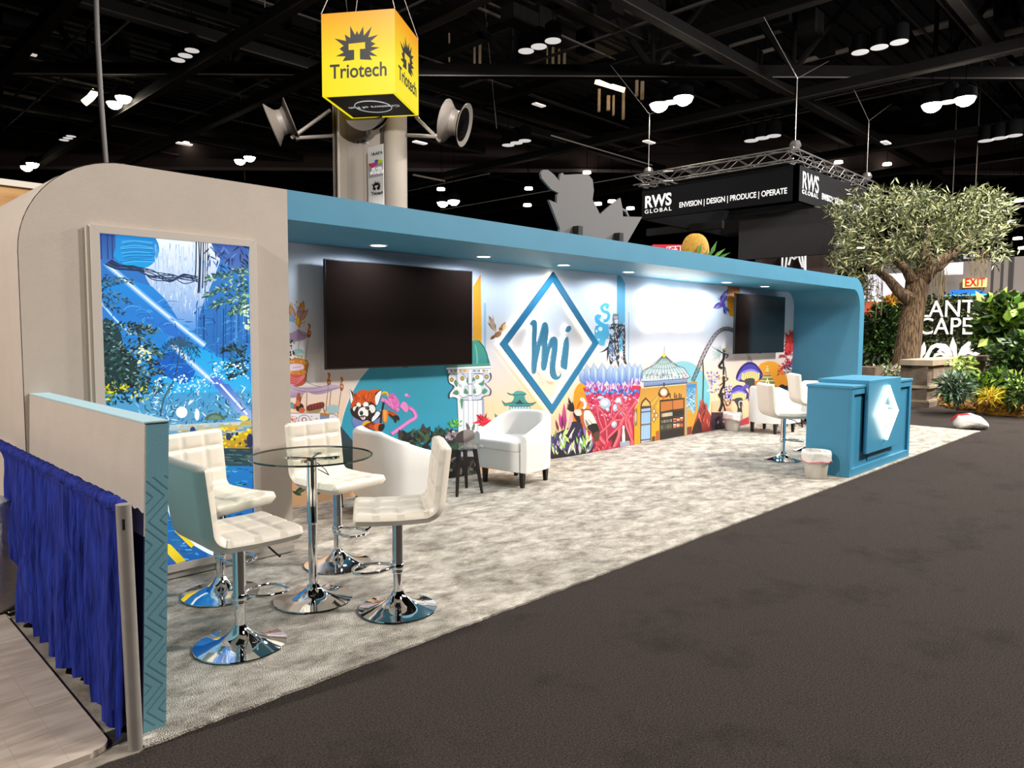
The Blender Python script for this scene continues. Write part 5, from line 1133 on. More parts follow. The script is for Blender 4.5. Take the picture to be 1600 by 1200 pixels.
# ================================================================ hall shell
dk_roof = mat('roof_deck', '#0f0e0f', .8, noise_scale=.6, noise_amt=.1)
dk_steel = mat('black_steel', '#0c0b0b', .8, spec=.12, noise_scale=1.5, noise_amt=.1)
pale_steel = mat('pale_conduit', '#857c74', .6, spec=.2)
brown = mat('brown_bulkhead', '#2f211e', .8, noise_scale=.5, noise_amt=.1)
structure(MB().box(-30, 90, -30, 90, 15.5, 15.7).build('ceiling', dk_roof), 'dark corrugated hall roof deck')
q = MB()
for k in range(150): q.box(-25, 85, -25+k*.75, -25+k*.75+.16, 15.38, 15.5)
structure(q.build('trim_1', dk_roof), 'ribs of the roof deck')
wallm = mat('hall_wall_dark', '#141214', .9)
structure(MB().box(-30, 90, 66, 66.3, 0, 15.5).build('wall_back', wallm))
structure(MB().box(80, 80.3, -30, 66, 0, 15.5).build('wall_right', wallm))
structure(MB().box(-16, -15.7, -30, 66, 0, 15.5).build('wall_left', wallm))
structure(MB().box(-16, 80, -16.3, -16, 0, 15.5).build('wall_front', wallm))
fh = Vector((cos(YAW), sin(YAW), 0)); rh = Vector((sin(YAW), -cos(YAW), 0)); UP = Vector((0, 0, 1))
def obox(name, c, u, hu, hv, z0, z1, m, parent=None, kind=True):
    """box centred at c with half sizes hu along u and hv across"""
    v = Vector((-u.y, u.x, 0)); vs = []
    for z in (z0, z1):
        for a, b in ((-1, -1), (1, -1), (-1, 1), (1, 1)): p = Vector((c.x, c.y, 0))+u*hu*a+v*hv*b; vs.append(Vector((p.x, p.y, z)))
    o = MB().add(vs, [(0, 2, 3, 1), (4, 5, 7, 6), (0, 1, 5, 4), (2, 6, 7, 3), (0, 4, 6, 2), (1, 3, 7, 5)]).build(name, m, parent)
    if kind: structure(o)
    return o
# bulkhead far away and diagonal main truss nearer
def diag(px_y, z): d = ray(800, px_y); return EYEV+d*((z-EYE)/d.z)
p = diag(268, 11.0); obox('bulkhead', p, rh, 52, .15, 11.0, 13.2, brown); obox('bulkhead_lit_edge', p-fh*.2, rh, 52, .12, 10.93, 11.1, mat('lit_edge_tone', '#4c4441', .5))  # paler lip paints the light caught along the lower edge
p = diag(121, 11.0)
T1 = p
obox('truss_chord', p, rh, 26, .2, 11.0, 11.42, dk_steel); obox('truss_chord', p-fh*.22, rh, 26, .03, 10.96, 11.0, mat('lit_edge_tone', '#6a605c'))  # thin second strip is a lit lower edge painted in a paler tone
obox('truss_chord', p, rh, 26, .2, 14.6, 15.0, dk_steel)
q = MB()
def truss_web(q, c, u, z0, z1, xs, r_=.12):
    for i in range(len(xs)-1):
        a, b = (z0, z1) if i % 2 == 0 else (z1, z0)
        pa, pb = Vector((c.x, c.y, 0))+u*xs[i], Vector((c.x, c.y, 0))+u*xs[i+1]
        q.tube([(pa.x, pa.y, a), (pb.x, pb.y, b)], r_, 6)
truss_web(q, p, rh, 11.3, 14.7, [-26+i*2.6 for i in range(21)])
for i in range(11): pp = Vector((p.x, p.y, 0))+rh*(-26+i*5.2); q.tube([(pp.x, pp.y, 11.2), (pp.x, pp.y, 14.8)], .08, 6)
structure(q.build('truss_web', dk_steel))
# beams running with the booth grid, placed from the lines seen
def beam_y(px, py, z, w_=.26, h_=.34, y0=2, y1=60, m=dk_steel, lip=True):
    x = onz(px, py, z).x; q = MB().box(x-w_/2, x+w_/2, y0, y1, z, z+h_)
    structure(q.build('roof_beam', m)); 
    if lip: structure(MB().box(x-w_/2-.02, x+w_/2+.02, y0, y1, z-.05, z).build('roof_beam_flange', mat('flange_lit_tone', '#26221f', .7, spec=.2)))  # flange toned paler to paint light on the beam underside
def beam_x(px, py, z, w_=.26, h_=.34, x0=2, x1=75, m=dk_steel, lip=True):
    y = onz(px, py, z).y; structure(MB().box(x0, x1, y-w_/2, y+w_/2, z, z+h_).build('roof_beam', m))
    if lip: structure(MB().box(x0, x1, y-w_/2-.02, y+w_/2+.02, z-.05, z).build('roof_beam_flange', mat('flange_lit_tone', '#26221f', .7, spec=.2)))  # same paler tone, standing for light along the lower edge
for a in ((52, 66, 9.5), (300, 112, 10.3), (352, 186, 10.3), (1350, 132, 10.6), (1450, 222, 10.6), (1220, 20, 12), (860, 20, 13), (1560, 250, 10.6)): beam_y(*a)
for a in ((1305, 186, 10.8), (985, 55, 12.5), (165, 96, 12), (125, 160, 12), (60, 175, 11.5), (280, 14, 12), (240, 62, 12.3), (800, 200, 11), (1540, 60, 11.5)): beam_x(*a)
# thin pale conduits and reflecting strips
q = MB()
def strip(pa, pb, z, r_=.035):
    a, b = onz(*pa, z), onz(*pb, z)
    mid = (a+b)/2
    if abs(a.x-b.x) > abs(a.y-b.y): a.y = b.y = mid.y
    else: a.x = b.x = mid.x
    q.tube([a, b], r_, 6)
for pa, pb, z, r_ in (((30, 109), (157, 135), 12, .05), ((80, 65), (190, 92), 12.6, .05), ((45, 92), (210, 128), 12.3, .04), ((6, 143), (62, 156), 12, .08), ((0, 70), (40, 80), 12.8, .04), ((221, 0), (340, 29), 12.5, .03), ((228, 6), (345, 34), 12.5, .03), ((0, 45), (16, 49), 12.4, .12),
    ((640, 60), (730, 20), 14, .03), ((730, 10), (870, 60), 14, .06), ((920, 25), (1030, 80), 14, .06), ((895, 0), (1000, 52), 14, .05), ((1000, 0), (1100, 55), 13, .04), ((1025, 105), (1120, 75), 14, .05), ((1420, 52), (1560, 18), 14, .14), ((1550, 92), (1600, 84), 13, .1), ((1570, 52), (1600, 46), 13, .12), ((1226, 102), (1326, 78), 13, .1), ((1140, 72), (1232, 45), 14, .08),
    ((1180, 84), (1214, 75), 13, .08), ((860, 212), (1020, 258), 10, .03), ((1280, 160), (1420, 118), 11, .03), ((1100, 190), (1160, 172), 11, .03), ((650, 272), (690, 284), 9.5, .05), ((640, 300), (760, 270), 9.5, .025), ((700, 330), (1000, 268), 9, .025), ((1530, 330), (1600, 322), 9, .06), ((1540, 358), (1600, 352), 8, .05)): strip(pa, pb, z, r_)
structure(q.build('trim_2', pale_steel), 'pale conduits and pipes under the roof')
q = MB()
for k in range(34):
    z = rnd.uniform(11.2, 14.5)
    if k % 2: x = rnd.uniform(3, 60); q.box(x-.03, x+.03, 5, 60, z, z+.06)
    else: y = rnd.uniform(6, 60); q.box(3, 75, y-.03, y+.03, z, z+.06)
structure(q.build('trim_3', mat('grey_conduit', '#4a4542', .7, spec=.2)), 'thin grey conduits crossing under the roof')
q = MB()
for k in range(14):
    x, y = rnd.uniform(8, 50), rnd.uniform(6, 50)
    q.tube([(x, y, 15.3), (x+rnd.uniform(-4, 4), y+rnd.uniform(-4, 4), 10.4)], .012, 4)
structure(q.build('trim_4', pale_steel), 'slanted rigging wires under the roof')
# deep dark hanging equipment in the bays and the lit service bays
q = MB(); q2 = MB()
for i in range(60):
    px, py = rnd.uniform(0, 1600), rnd.uniform(0, 250)
    if 480 < px < 670: continue
    z = rnd.uniform(11.5, 14); c = onz(px, py, z); s_ = rnd.uniform(.2, .8)
    q.box(c.x-s_, c.x+s_, c.y-.3, c.y+.3, c.z, c.z+rnd.uniform(.3, .9))
structure(q.build('roof_duct', dk_steel), 'dark ducts and plant boxes hung under the roof')
lit = mat('gypsum_painted_glow', '#b8a48c', .7, emit='#a08868', estr=.16)  # weak emission stands in for lamplight on the pale shafts
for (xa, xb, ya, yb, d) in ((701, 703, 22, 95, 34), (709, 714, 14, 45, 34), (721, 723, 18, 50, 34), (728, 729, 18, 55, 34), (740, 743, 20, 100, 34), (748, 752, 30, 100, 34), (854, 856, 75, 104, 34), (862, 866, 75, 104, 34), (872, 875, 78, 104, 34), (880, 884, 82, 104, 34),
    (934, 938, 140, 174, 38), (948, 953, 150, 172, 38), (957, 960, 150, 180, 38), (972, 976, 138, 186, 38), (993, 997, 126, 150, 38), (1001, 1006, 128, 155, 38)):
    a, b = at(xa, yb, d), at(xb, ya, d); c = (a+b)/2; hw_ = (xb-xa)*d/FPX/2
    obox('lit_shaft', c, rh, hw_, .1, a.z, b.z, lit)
qb = at(953, 134, 37)
nb = MB().tube([at(930, 127, 37), at(976, 141, 37)], .13, 8).build('fluorescent_tube', mat('warm_tube', '#ffffff', .5, emit='#ffd9a0', estr=5)); tag(nb, 'bright fluorescent tube in the service bay under the main truss', 'light')

# ================================================================ high bay lamps
can = mat('lamp_can', '#040405', .9, spec=.05); off = mat('lamp_glass_dim', '#d8d8d8', .4, emit='#e8e4e0', estr=.75); on = mat('lamp_glass_lit', '#ffffff', .4, emit='#fff1d8', estr=30)
def bay(px, py, z, r_, m, label, group, tilt=None):
    c = onz(px, py, z); o = empty('bay_lamp', c); tag(o, label, 'ceiling lamp', group)
    MB().lathe([(r_*.95, .03), (r_*1.05, 0), (r_*1.05, .02), (r_*1.0, r_*(1.9 if m is off else .9)), (r_*.5, r_*(2.3 if m is off else 1.2)), (.001, r_*(2.3 if m is off else 1.2))], 20).build('housing', can, o, smooth=40)
    MB().lathe([(.001, -.004), (r_, -.004), (r_*.98, .01), (.001, .01)] if m is not on else [(.001, -r_*.75), (r_*.4, -r_*.68), (r_*.75, -r_*.42), (r_*.95, -.004), (r_*.95, .01), (.001, .01)], 20).build('lens', m, o, smooth=50)
    MB().tube([(0, 0, r_*1.1), (0, 0, 15.5-z)], .012, 5).build('cable', can, o)
    return o
G = [('upper left corner bay, above the cream closet', [(278, 94), (289.5, 87), (300, 79)], off, .22, 10.5),
     ('close right of the yellow cube', [(822, 80), (842, 73), (864, 64)], off, .26, 10.8),
     ('upper right, under the long truss chord', [(1344, 82), (1374, 74), (1405, 66)], off, .26, 10.6),
     ('above the black banner ring', [(1174, 220), (1191, 216), (1209, 212.5)], off, .30, 10),
     ('far right, above the olive tree', [(1540.6, 220), (1562, 216), (1585, 212)], off, .30, 10),
     ('between cube and grey cutout', [(794, 227), (807, 223.5), (820, 220)], off, .28, 10),
     ('far upper left behind the hanging pipe', [(100, 219), (106, 216), (111, 213)], off, .2, 10.3)]
for where, pts, m_, r_, z in G:
    for i, (x, y) in enumerate(pts): bay(x, y, z, r_, m_, ['first', 'middle', 'last'][i]+' dim can lamp of three '+where, 'dim can lamps '+where)
GL = [('over the cream closet', [(179, 161.5), (193, 152.5)], .3, 10.5), ('far left above the plywood', [(42, 261), (51, 256)], .3, 10), ('above the closet and canopy joint', [(375, 251), (390, 246)], .28, 10),
      ('over the black banner ring', [(1030, 163.5), (1068, 153)], .36, 10), ('over the olive tree', [(1456, 164), (1508, 154)], .36, 10), ('low between column and grey cutout', [(692, 317), (709, 314)], .3, 8)]
for where, pts, r_, z in GL:
    for i, (x, y) in enumerate(pts): bay(x, y, z, r_, on, ['first', 'second'][i]+' glaring lit lamp of the pair '+where, 'lit lamps '+where)
bay(1048.6, 160, 10, .3, off, 'unlit lamp between the two glaring lamps over the black banner ring', 'dim can lamps between lit ones'); bay(1482, 159.5, 10, .3, off, 'unlit lamp between the two glaring lamps over the olive tree', 'dim can lamps between lit ones')
far = []
for i, (x, y) in enumerate([(917, 271), (934, 320), (956, 316), (862, 100), (826, 296), (824, 322), (689, 297), (1386, 258), (1545, 322), (1592, 315), (1590, 374), (1580, 348), (1345, 388), (1310, 255), (985, 327), (1598, 389), (289, 224), (871, 103), (708, 314)]):
    if i in (18,): continue
    z = 1.6+(514-y)/FPX*42; c = at(x, y, 42)
    if c.z > 15: continue
    o = MB().lathe([(.001, 0), (.24, 0), (.22, .12), (.001, .12)], 14).build('distant_lamp', mat('distant_lamp_glow', '#ffffff', .5, emit='#ffeedd', estr=3.0 if i % 3 else 9), loc=c)
    MB().tube([(0, 0, .12), (0, 0, 15.45-c.z)], .015, 4).build('cable', can, o)
    tag(o, ['small bright round lamp far back under the hall roof, seen beyond the booths', 'tiny glowing lamp far back in the dark hall roof'][i % 2], 'ceiling lamp', ['distant round lamps', 'distant tiny lamps'][i % 2])
# slanted strip lamps left
for i, (a, b) in enumerate((((131, 161), (141, 153)), ((141, 153), (150, 142)))):
    o = MB().tube([at(*a, 33), at(*b, 33)], .16, 8).build('strip_lamp', mat('strip_warm', '#ffffff', .5, emit='#ffe6c8', estr=5 if i else 3)); tag(o, ['lower', 'upper'][i]+' slanted strip lamp glowing left of the lit closet lamps', 'ceiling lamp')
for i, (x, y) in enumerate(((44, 85), (288, 226), (1384, 224), (665, 42), (842, 165), (1014, 223), (656, 224))):
    c = at(x, y, 30); o = MB().box(-.3, .3, -.12, .12, 0, .05).build('panel_lamp', mat('panel_glow', '#ffffff', .5, emit='#e8ddd4', estr=.7), loc=c)
    tag(o, 'small flat panel lamp '+['beside the left roof beam', 'above the closet and canopy joint', 'above the corner of the black banner ring', 'at the top right of the yellow cube', 'under the truss between cube and banner ring', 'at the wire fork over the black banner', 'under the drum on the column right arm'][i], 'ceiling lamp')
# hanging pipe above the closet
hp = MB().tube([at(149, -40, 13), at(152, 60, 13), at(158, 160, 13), at(166, 262, 13)], .045, 10).build('hanging_pipe', mat('pipe_grey', '#5a5654', .5)); tag(hp, 'long thin grey pipe hanging from the roof behind the cream closet', 'pipe')

# ================================================================ concrete column with spool speakers
UA = Vector((cos(math.radians(34.5)), sin(math.radians(34.5)), 0)); UR = Vector((UA.y, -UA.x, 0))
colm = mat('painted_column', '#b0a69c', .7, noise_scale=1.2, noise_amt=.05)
c0 = at(520, 300, 18); c0.z = 0
cc = empty('hall_column', c0); structure(cc, 'massive warm grey hall column with a rounded corner duct')
RM = Matrix(((UR.x, UA.x, 0, 0), (UR.y, UA.y, 0, 0), (0, 0, 1, 0), (0, 0, 0, 1)))
def loc_mesh(q): q.v = [tuple(RM @ Vector(v)) for v in q.v]; return q
HT_ = 8.3
loc_mesh(MB().box(.16, 1.24, 0, 1.6, 0, HT_)).build('shaft', colm, cc)
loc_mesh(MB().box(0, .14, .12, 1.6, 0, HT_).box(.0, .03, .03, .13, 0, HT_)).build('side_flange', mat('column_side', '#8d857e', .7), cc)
loc_mesh(MB().tube([(.18, -.06, 0), (.18, -.06, HT_)], .035, 10).tube([(.25, -.05, 0), (.25, -.05, 3.9)], .02, 8)).build('conduit', colm, cc)
loc_mesh(MB().lathe([(.30, 0), (.30, HT_)], 40, (1.50, .32, 0))).build('round_duct', colm, cc, smooth=60)
loc_mesh(MB().box(1.255, 1.30, -.02, .3, 0, HT_)).build('corner_channel', mat('channel_dark', '#3c3836', .6), cc)
loc_mesh(MB().box(.40, .402, -.004, 0, 0, HT_).box(.82, .823, -.004, 0, 0, HT_)).build('panel_joint', mat('joint_dark', '#6e675f', .7), cc)
def text_on(body, name, m, o_, u, size, parent=None, up=UP, **k):
    n = u.cross(up); t = text(body, name, m, (0, 0, 0), (0, 0, 0), size, None, **k)
    s_ = t.scale.copy(); R_ = Matrix((u, up, n)).transposed(); t.rotation_euler = R_.to_euler(); t.location = o_; t.scale = s_
    if parent: t.parent = parent; t.location = Vector(o_)-parent.location
    return t
def on_face(px, py, P0, u):
    """pixel to point on the vertical plane through P0 containing u"""
    n = u.cross(UP); d = ray(px, py); return EYEV+d*((P0-EYEV).dot(n)/d.dot(n))
F0 = c0-UA*.0
pl = empty('column_sign', on_face(556, 226, c0-UA*.02, UR)); tag(pl, 'small grey plate reading 5-SE high on the hall column', 'sign')
a, b = on_face(555.5, 226, c0-UA*.02, UR), on_face(575.5, 217, c0-UA*.02, UR)
def plate(name, a, b, m, parent, u, t=.02):
    v = u.cross(UP)
    vs = [a, a+u*(b-a).dot(u), Vector((0, 0, 0)), Vector((0, 0, 0))]; h = Vector((0, 0, b.z-a.z)); w_ = u*(b-a).dot(u)
    P8 = [a, a+w_, a+w_+h, a+h]; P8 = P8+[p_-v*t for p_ in P8]
    return MB().add([p_-parent.location for p_ in P8], [(0, 1, 2, 3), (7, 6, 5, 4), (0, 4, 5, 1), (1, 5, 6, 2), (2, 6, 7, 3), (3, 7, 4, 0)]).build(name, m, parent)
plate('panel', a, b, mat('plate_grey', '#c4c2c2', .5), pl, UR)
inkb = mat('black_ink', '#141214', .6); whitei = mat('white_letters', '#f0eeee', .5, emit='#ffffff', estr=.35)
text_on('5-SE', 'lettering', inkb, on_face(557.5, 225, c0-UA*.025, UR), UR, .13, pl, bold=.02, width=.24)
# sponsor banner projecting from the column
bu = Vector((cos(math.radians(-78)), sin(math.radians(-78)), 0)); 
bo = at(575.5, 320, 17.5)
bn = empty('sponsor_banner', bo); tag(bn, 'narrow white sponsor banner with colourful ribbon hanging on the hall column', 'banner')
BP = lambda px, py: on_face(px, py, bo, bu)
def bpoly(name, pts, m, off_=0, parent=bn, th=.01):
    v = bu.cross(UP); W_ = [BP(*p_)+v*off_ for p_ in pts]; o0 = parent.location
    n_ = len(W_); vs = [w_-o0 for w_ in W_]+[w_-v*th-o0 for w_ in W_]
    return MB().add(vs, [tuple(range(n_)), tuple(range(n_, 2*n_))[::-1]]+[(i, (i+1) % n_, n_+(i+1) % n_, n_+i) for i in range(n_)]).build(name, m, parent)
wb = mat('banner_white', '#e4e2e0', .6)
bpoly('cloth', [(574.5, 231), (598.5, 224.5), (600, 320), (576, 330)], wb)
bpoly('grey_field', [(576.5, 256), (598.7, 251), (599, 273.5), (577, 278)], mat('banner_grey', '#a8a4a6', .6), .012, th=.008)
for nm, pts, c_ in (('ribbon', [(576.5, 256), (586, 255), (582, 263.5)], '#d8325c'), ('ribbon', [(585, 257), (589.5, 249.5), (591.5, 256.5), (582, 263.5)], '#c048a0'), ('ribbon', [(587, 250), (592, 249.5), (590.5, 256), (585, 257)], '#2a7ad0'), ('ribbon', [(592, 250), (598.7, 250), (597, 255), (590.5, 256.5)], '#b8d828')):
    bpoly(nm, pts, mat('ribbon_'+c_[1:], c_, .6), .022, th=.004)
text_on('SILVER', 'lettering', whitei, BP(581.5, 267.5)+bu.cross(UP)*.02, bu, .10, bn, bold=.02, width=.34)
text_on('SPONSOR', 'lettering', whitei, BP(579, 273.5)+bu.cross(UP)*.02, bu, .10, bn, bold=.02, width=.44)
text_on('IAAPA', 'lettering', inkb, BP(581, 243.5)+bu.cross(UP)*.02, bu, .10, bn, width=.36)
text_on('Triotech', 'lettering', inkb, BP(581.5, 305)+bu.cross(UP)*.02, bu, .10, bn, bold=.01, width=.36)
# starburst outline (unit square, T cut out)
burst = [(-.33, -.02), (-.2, .03), (-.35, .07), (-.19, .13), (-.28, .19), (-.18, .23), (-.38, .38), (-.16, .33), (-.2, .45), (-.11, .37), (-.12, .55), (-.04, .41), (0, .47), (.03, .42), (.1, .55), (.12, .41), (.25, .53), (.2, .38), (.34, .42), (.22, .29), (.3, .25), (.22, .2), (.36, .2), (.24, .12), (.33, .06), (.2, .06), (.24, -.01), (.04, .0), (.04, .18), (.14, .2), (.14, .3), (-.14, .28), (-.14, .18), (-.05, .17), (-.05, .0), (-.22, -.02)]
burst = [(-.24, -.03), (-.19, .04), (-.35, .05), (-.22, .10), (-.29, .16), (-.22, .20), (-.37, .32), (-.18, .27), (-.20, .37), (-.11, .31), (-.11, .49), (-.03, .35), (0, .41), (.03, .35), (.10, .47), (.11, .33), (.24, .46), (.18, .30), (.34, .33), (.22, .24), (.30, .20), (.22, .16), (.36, .14), (.21, .09), (.33, .01), (.20, .03), (.24, -.04), (.045, -.02), (.045, .135), (.13, .135), (.13, .235), (-.14, .225), (-.14, .13), (-.05, .13), (-.05, -.02)]
def logo(o_, u, s_, parent, m=inkb, off_=.004):
    n_ = u.cross(UP); f0 = lambda x, y: o_+u*(x*s_)+UP*(y*s_)+n_*off_-parent.location; f1 = lambda x, y: o_+u*(x*s_)+UP*(y*s_)+n_*(off_-.003)-parent.location
    return MB().prism(burst, f0, f1).build('starburst_logo', m, parent)
logo(BP(589, 296)+bu.cross(UP)*.015, bu, .42, bn)
# spool shaped hanging speakers on arms
spm = mat('spool_grey', '#7d756f', .5)
def spool(name, px, py, d, axis, armpx, label):
    c = at(px, py, d); r = empty(name, c); tag(r, label, 'speaker', 'round drum speakers on the column')
    ax = (rh*axis[0]+UP*axis[1]+fh*axis[2]).normalized(); Q = ax.to_track_quat('Z', 'X').to_matrix().to_4x4()
    q = MB().lathe([(.001, -.21), (.36, -.21), (.50, -.26), (.51, -.24), (.40, -.15), (.31, -.06), (.29, .06), (.35, .16), (.50, .24), (.51, .26), (.36, .19), (.12, .17), (.001, .17)], 40)
    q.v = [tuple(Q @ Vector(v)) for v in q.v]; q.build('drum', spm, r, smooth=35)
    q = MB()
    for k in range(1, 6):
        q.lathe([(.1*k*.95, .205), (.1*k*.95+.012, .215), (.1*k*.95+.012, .205)], 30)
    q.v = [tuple(Q @ Vector(v)) for v in q.v]; q.build('grille', dk_steel, r)
    q = MB(); s_ = 1 if px > 575 else -1
    for (a, b) in armpx: q.tube([at(*a, d), at(*b, 17.9)], .045, 8)
    q.v = [tuple(Vector(v)-c) for v in q.v]; q.build('bracket_arm', spm, r, smooth=40)
spool('drum_speaker', 440, 191, 17.6, (1, .40, .20), [((462, 216), (520, 212)), ((455, 216), (516, 172)), ((440, 190), (466, 220))], 'grey drum shaped speaker on the left arm of the hall column')
spool('drum_speaker', 711, 192, 17.6, (1, -.28, -.22), [((684, 214), (631, 211)), ((688, 221), (650, 183)), ((708, 190), (680, 214))], 'grey drum shaped speaker on the right arm of the hall column')
spool('drum_speaker', 572, 168, 16.9, (.2, .3, 1), [((570, 190), (574, 214)), ((577, 186), (577, 212))], 'grey drum speaker on the front arm of the column, hidden above by the yellow cube')

# ================================================================ yellow hanging cube
CS = 1.60; cb = at(617.5, 145, 15); ce = empty('hanging_cube_sign', cb); tag(ce, 'glowing yellow hanging cube sign reading Triotech before the hall column', 'hanging sign')
ym = bpy.data.materials.new('yellow_backlit_fabric'); ym.use_nodes = True; MATS['ym'] = ym; nt = ym.node_tree; b_ = nt.nodes['Principled BSDF']
tcn = nt.nodes.new('ShaderNodeTexCoord'); sp_ = nt.nodes.new('ShaderNodeSeparateXYZ'); cr = nt.nodes.new('ShaderNodeValToRGB'); mr = nt.nodes.new('ShaderNodeMapRange')
nt.links.new(tcn.outputs['Object'], sp_.inputs[0]); mr.inputs['From Min'].default_value = 0; mr.inputs['From Max'].default_value = CS*1.06; nt.links.new(sp_.outputs['Z'], mr.inputs['Value']); nt.links.new(mr.outputs[0], cr.inputs[0])
cr.color_ramp.elements[0].position = .4; cr.color_ramp.elements[0].color = (*lin('#f8e400'), 1); cr.color_ramp.elements[1].position = 1; cr.color_ramp.elements[1].color = (*lin('#f29600'), 1)
b_.inputs['Base Color'].default_value = (.04, .03, 0, 1); nt.links.new(cr.outputs[0], b_.inputs['Emission Color']); b_.inputs['Emission Strength'].default_value = .92
H_ = 1.68
P = [Vector((0, 0, 0)), -UR*CS, -UR*CS+UA*CS, UA*CS]
MB().add([p_ for p_ in P]+[p_+UP*H_ for p_ in P], [(0, 1, 5, 4), (1, 2, 6, 5), (2, 3, 7, 6), (3, 0, 4, 7), (4, 5, 6, 7)]).build('fabric', ym, ce)
e = .06; q = MB()
I_ = [(-UR*e+UA*e), (-UR*(CS-e)+UA*e), (-UR*(CS-e)+UA*(CS-e)), (-UR*e+UA*(CS-e))]
MB().add([p_+UP*.002 for p_ in P]+[p_+UP*.002 for p_ in I_], [(0, 1, 5, 4), (1, 2, 6, 5), (2, 3, 7, 6), (3, 0, 4, 7)]).build('bottom_rim', ym, ce)
MB().add([p_+UP*.004 for p_ in I_], [(0, 3, 2, 1)]).build('bottom_panel', mat('cube_black', '#0c0a0a', .6), ce)
fu = UR; f0 = ce.location-UR*CS
logo(f0+UR*CS*.49+UP*.74, UR, 1.34, ce)
text_on('Triotech', 'lettering', inkb, f0+UR*.18+UP*.36-UA*.006, UR, .40, ce, bold=.016, width=1.24)
logo(ce.location+UA*CS*.50+UP*.74, UA, 1.30, ce)
text_on('Triotech', 'lettering', inkb, ce.location+UA*.2+UP*.36+UR*.006, UA, .40, ce, bold=.014, width=1.22)
bt = ce.location-UR*(CS*.5)+UA*(CS*.5)
text_on('Creators of Fun', 'lettering', whitei, bt+UR*.62+UP*-.006-UA*.05, -UR, .19, ce, up=UA, bold=.012, width=1.15)
MB().tube([bt+UR*(.02+.40*cos(a))+UA*(.40*sin(a))-ce.location-UP*.006 for a in [2*PI*k/40 for k in range(40)]], .010, 6, closed=True).build('ring_graphic', whitei, ce)
q = MB()
for a in (P[0], P[1], P[2], P[3]): q.tube([a+UP*H_, (P[0]+P[2])/2+UP*(H_+2.6)], .008, 5)
q.tube([(P[0]+P[2])/2+UP*(H_+2.6), (P[0]+P[2])/2+UP*(15.4-cb.z)], .012, 5)
q.build('hanging_wire', pale_steel, ce)

# ================================================================ black banner ring with white lettering
XR, YR, Z0, Z1 = 23.93, 10.43, 6.0, 7.16
rg = empty('hanging_banner_ring', (XR, YR, Z0)); tag(rg, 'large black square hanging banner with white RWS lettering behind the canopy', 'hanging sign')
bf = mat('black_banner', '#06060b', .8, spec=.2); t_ = .15
RP = (XR, YR, Z0)
T(MB().box(XR, XR+t_, YR, 16.7, Z0, Z1).box(XR, 31.0, YR, YR+t_, Z0, Z1).box(31.0-t_, 31.0, YR, 16.7, Z0, Z1).box(XR, 31.0, 16.7-t_, 16.7, Z0, Z1).build('banner_fabric', bf, rg), RP)
uL, uRr = Vector((0, -1, 0)), Vector((1, 0, 0))
fl_ = lambda px, py: onx(px, py, XR-.02); fr2 = lambda px, py: ony(px, py, YR-.02)
def fit(body, pa, pb, f, u, size, bold, spacing=1): a, b = f(*pa), f(*pb); return text_on(body, 'lettering', whitei, a, u, size, rg, bold=bold, width=(b-a).length, spacing=spacing)
fit('RWS', (1007, 325), (1048, 321), fl_, uL, .62, .03); fit('GLOBAL', (1007, 334), (1049, 328), fl_, uL, .2, .012, 1.3)
fit('ENVISION | DESIGN | PRODUCE | OPERATE', (1061, 324.5), (1229, 301), fl_, uL, .27, .02)
fit('RWS', (1253, 293.5), (1278, 299), fr2, uRr, .8, .006); fit('GLOBAL', (1253, 302), (1278, 308), fr2, uRr, .2, 0, 1.3)
fit('ENVISION | DESIGN | PRODUCE | OPERATE', (1284, 311), (1353, 331), fr2, uRr, .30, .004)
ts = mat('truss_alu', '#b4b0b0', .3, .8)
def truss(p0, p1, s_=.36, up=0):
    q = MB(); p0, p1 = Vector(p0), Vector(p1); d = (p1-p0); n_ = int(d.length/.5); u = d.normalized(); v = Vector((-u.y, u.x, 0))*s_
    C4 = [Vector((0, 0, 0)), v, UP*s_, v+UP*s_]
    for c_ in C4: q.tube([p0+c_, p1+c_], .028, 6)
    for i in range(n_):
        a = p0+u*(d.length*i/n_); b = p0+u*(d.length*(i+1)/n_); f_ = i % 2
        for A_, B_ in ((0, 2), (1, 3), (2, 3), (0, 1)):
            A_, B_ = (A_, B_) if f_ else (B_, A_); q.tube([a+C4[A_], b+C4[B_]], .014, 5)
    return q
q = truss((XR, YR, Z1+.12), (XR, 16.7, Z1+.12)); q2 = truss((XR, YR, Z1+.12), (31, YR, Z1+.12)); q.add(q2.v, q2.f); q2 = truss((XR, 16.3, Z1+.12), (31, 16.3, Z1+.12)); q.add(q2.v, q2.f); q2 = truss((30.6, YR, Z1+.12), (30.6, 16.7, Z1+.12)); q.add(q2.v, q2.f)
T(q.build('truss_frame', ts, rg), RP)
for x, y in ((XR+.2, YR+.2), (XR+.2, 16.4), (30.8, YR+.2)):
    q = MB().lathe([(.001, 0), (.14, .02), (.2, .12), (.14, .26), (.001, .28)], 12, (x, y, Z1+.55)).tube([(x, y, Z1+.8), (x, y, 10)], .014, 5).tube([(x, y, 10), (x+2.5, y, 11.2)], .012, 5).tube([(x, y, 10), (x-2.5, y, 11.2)], .012, 5)
    T(q.build('chain_hoist', ts, rg), RP)
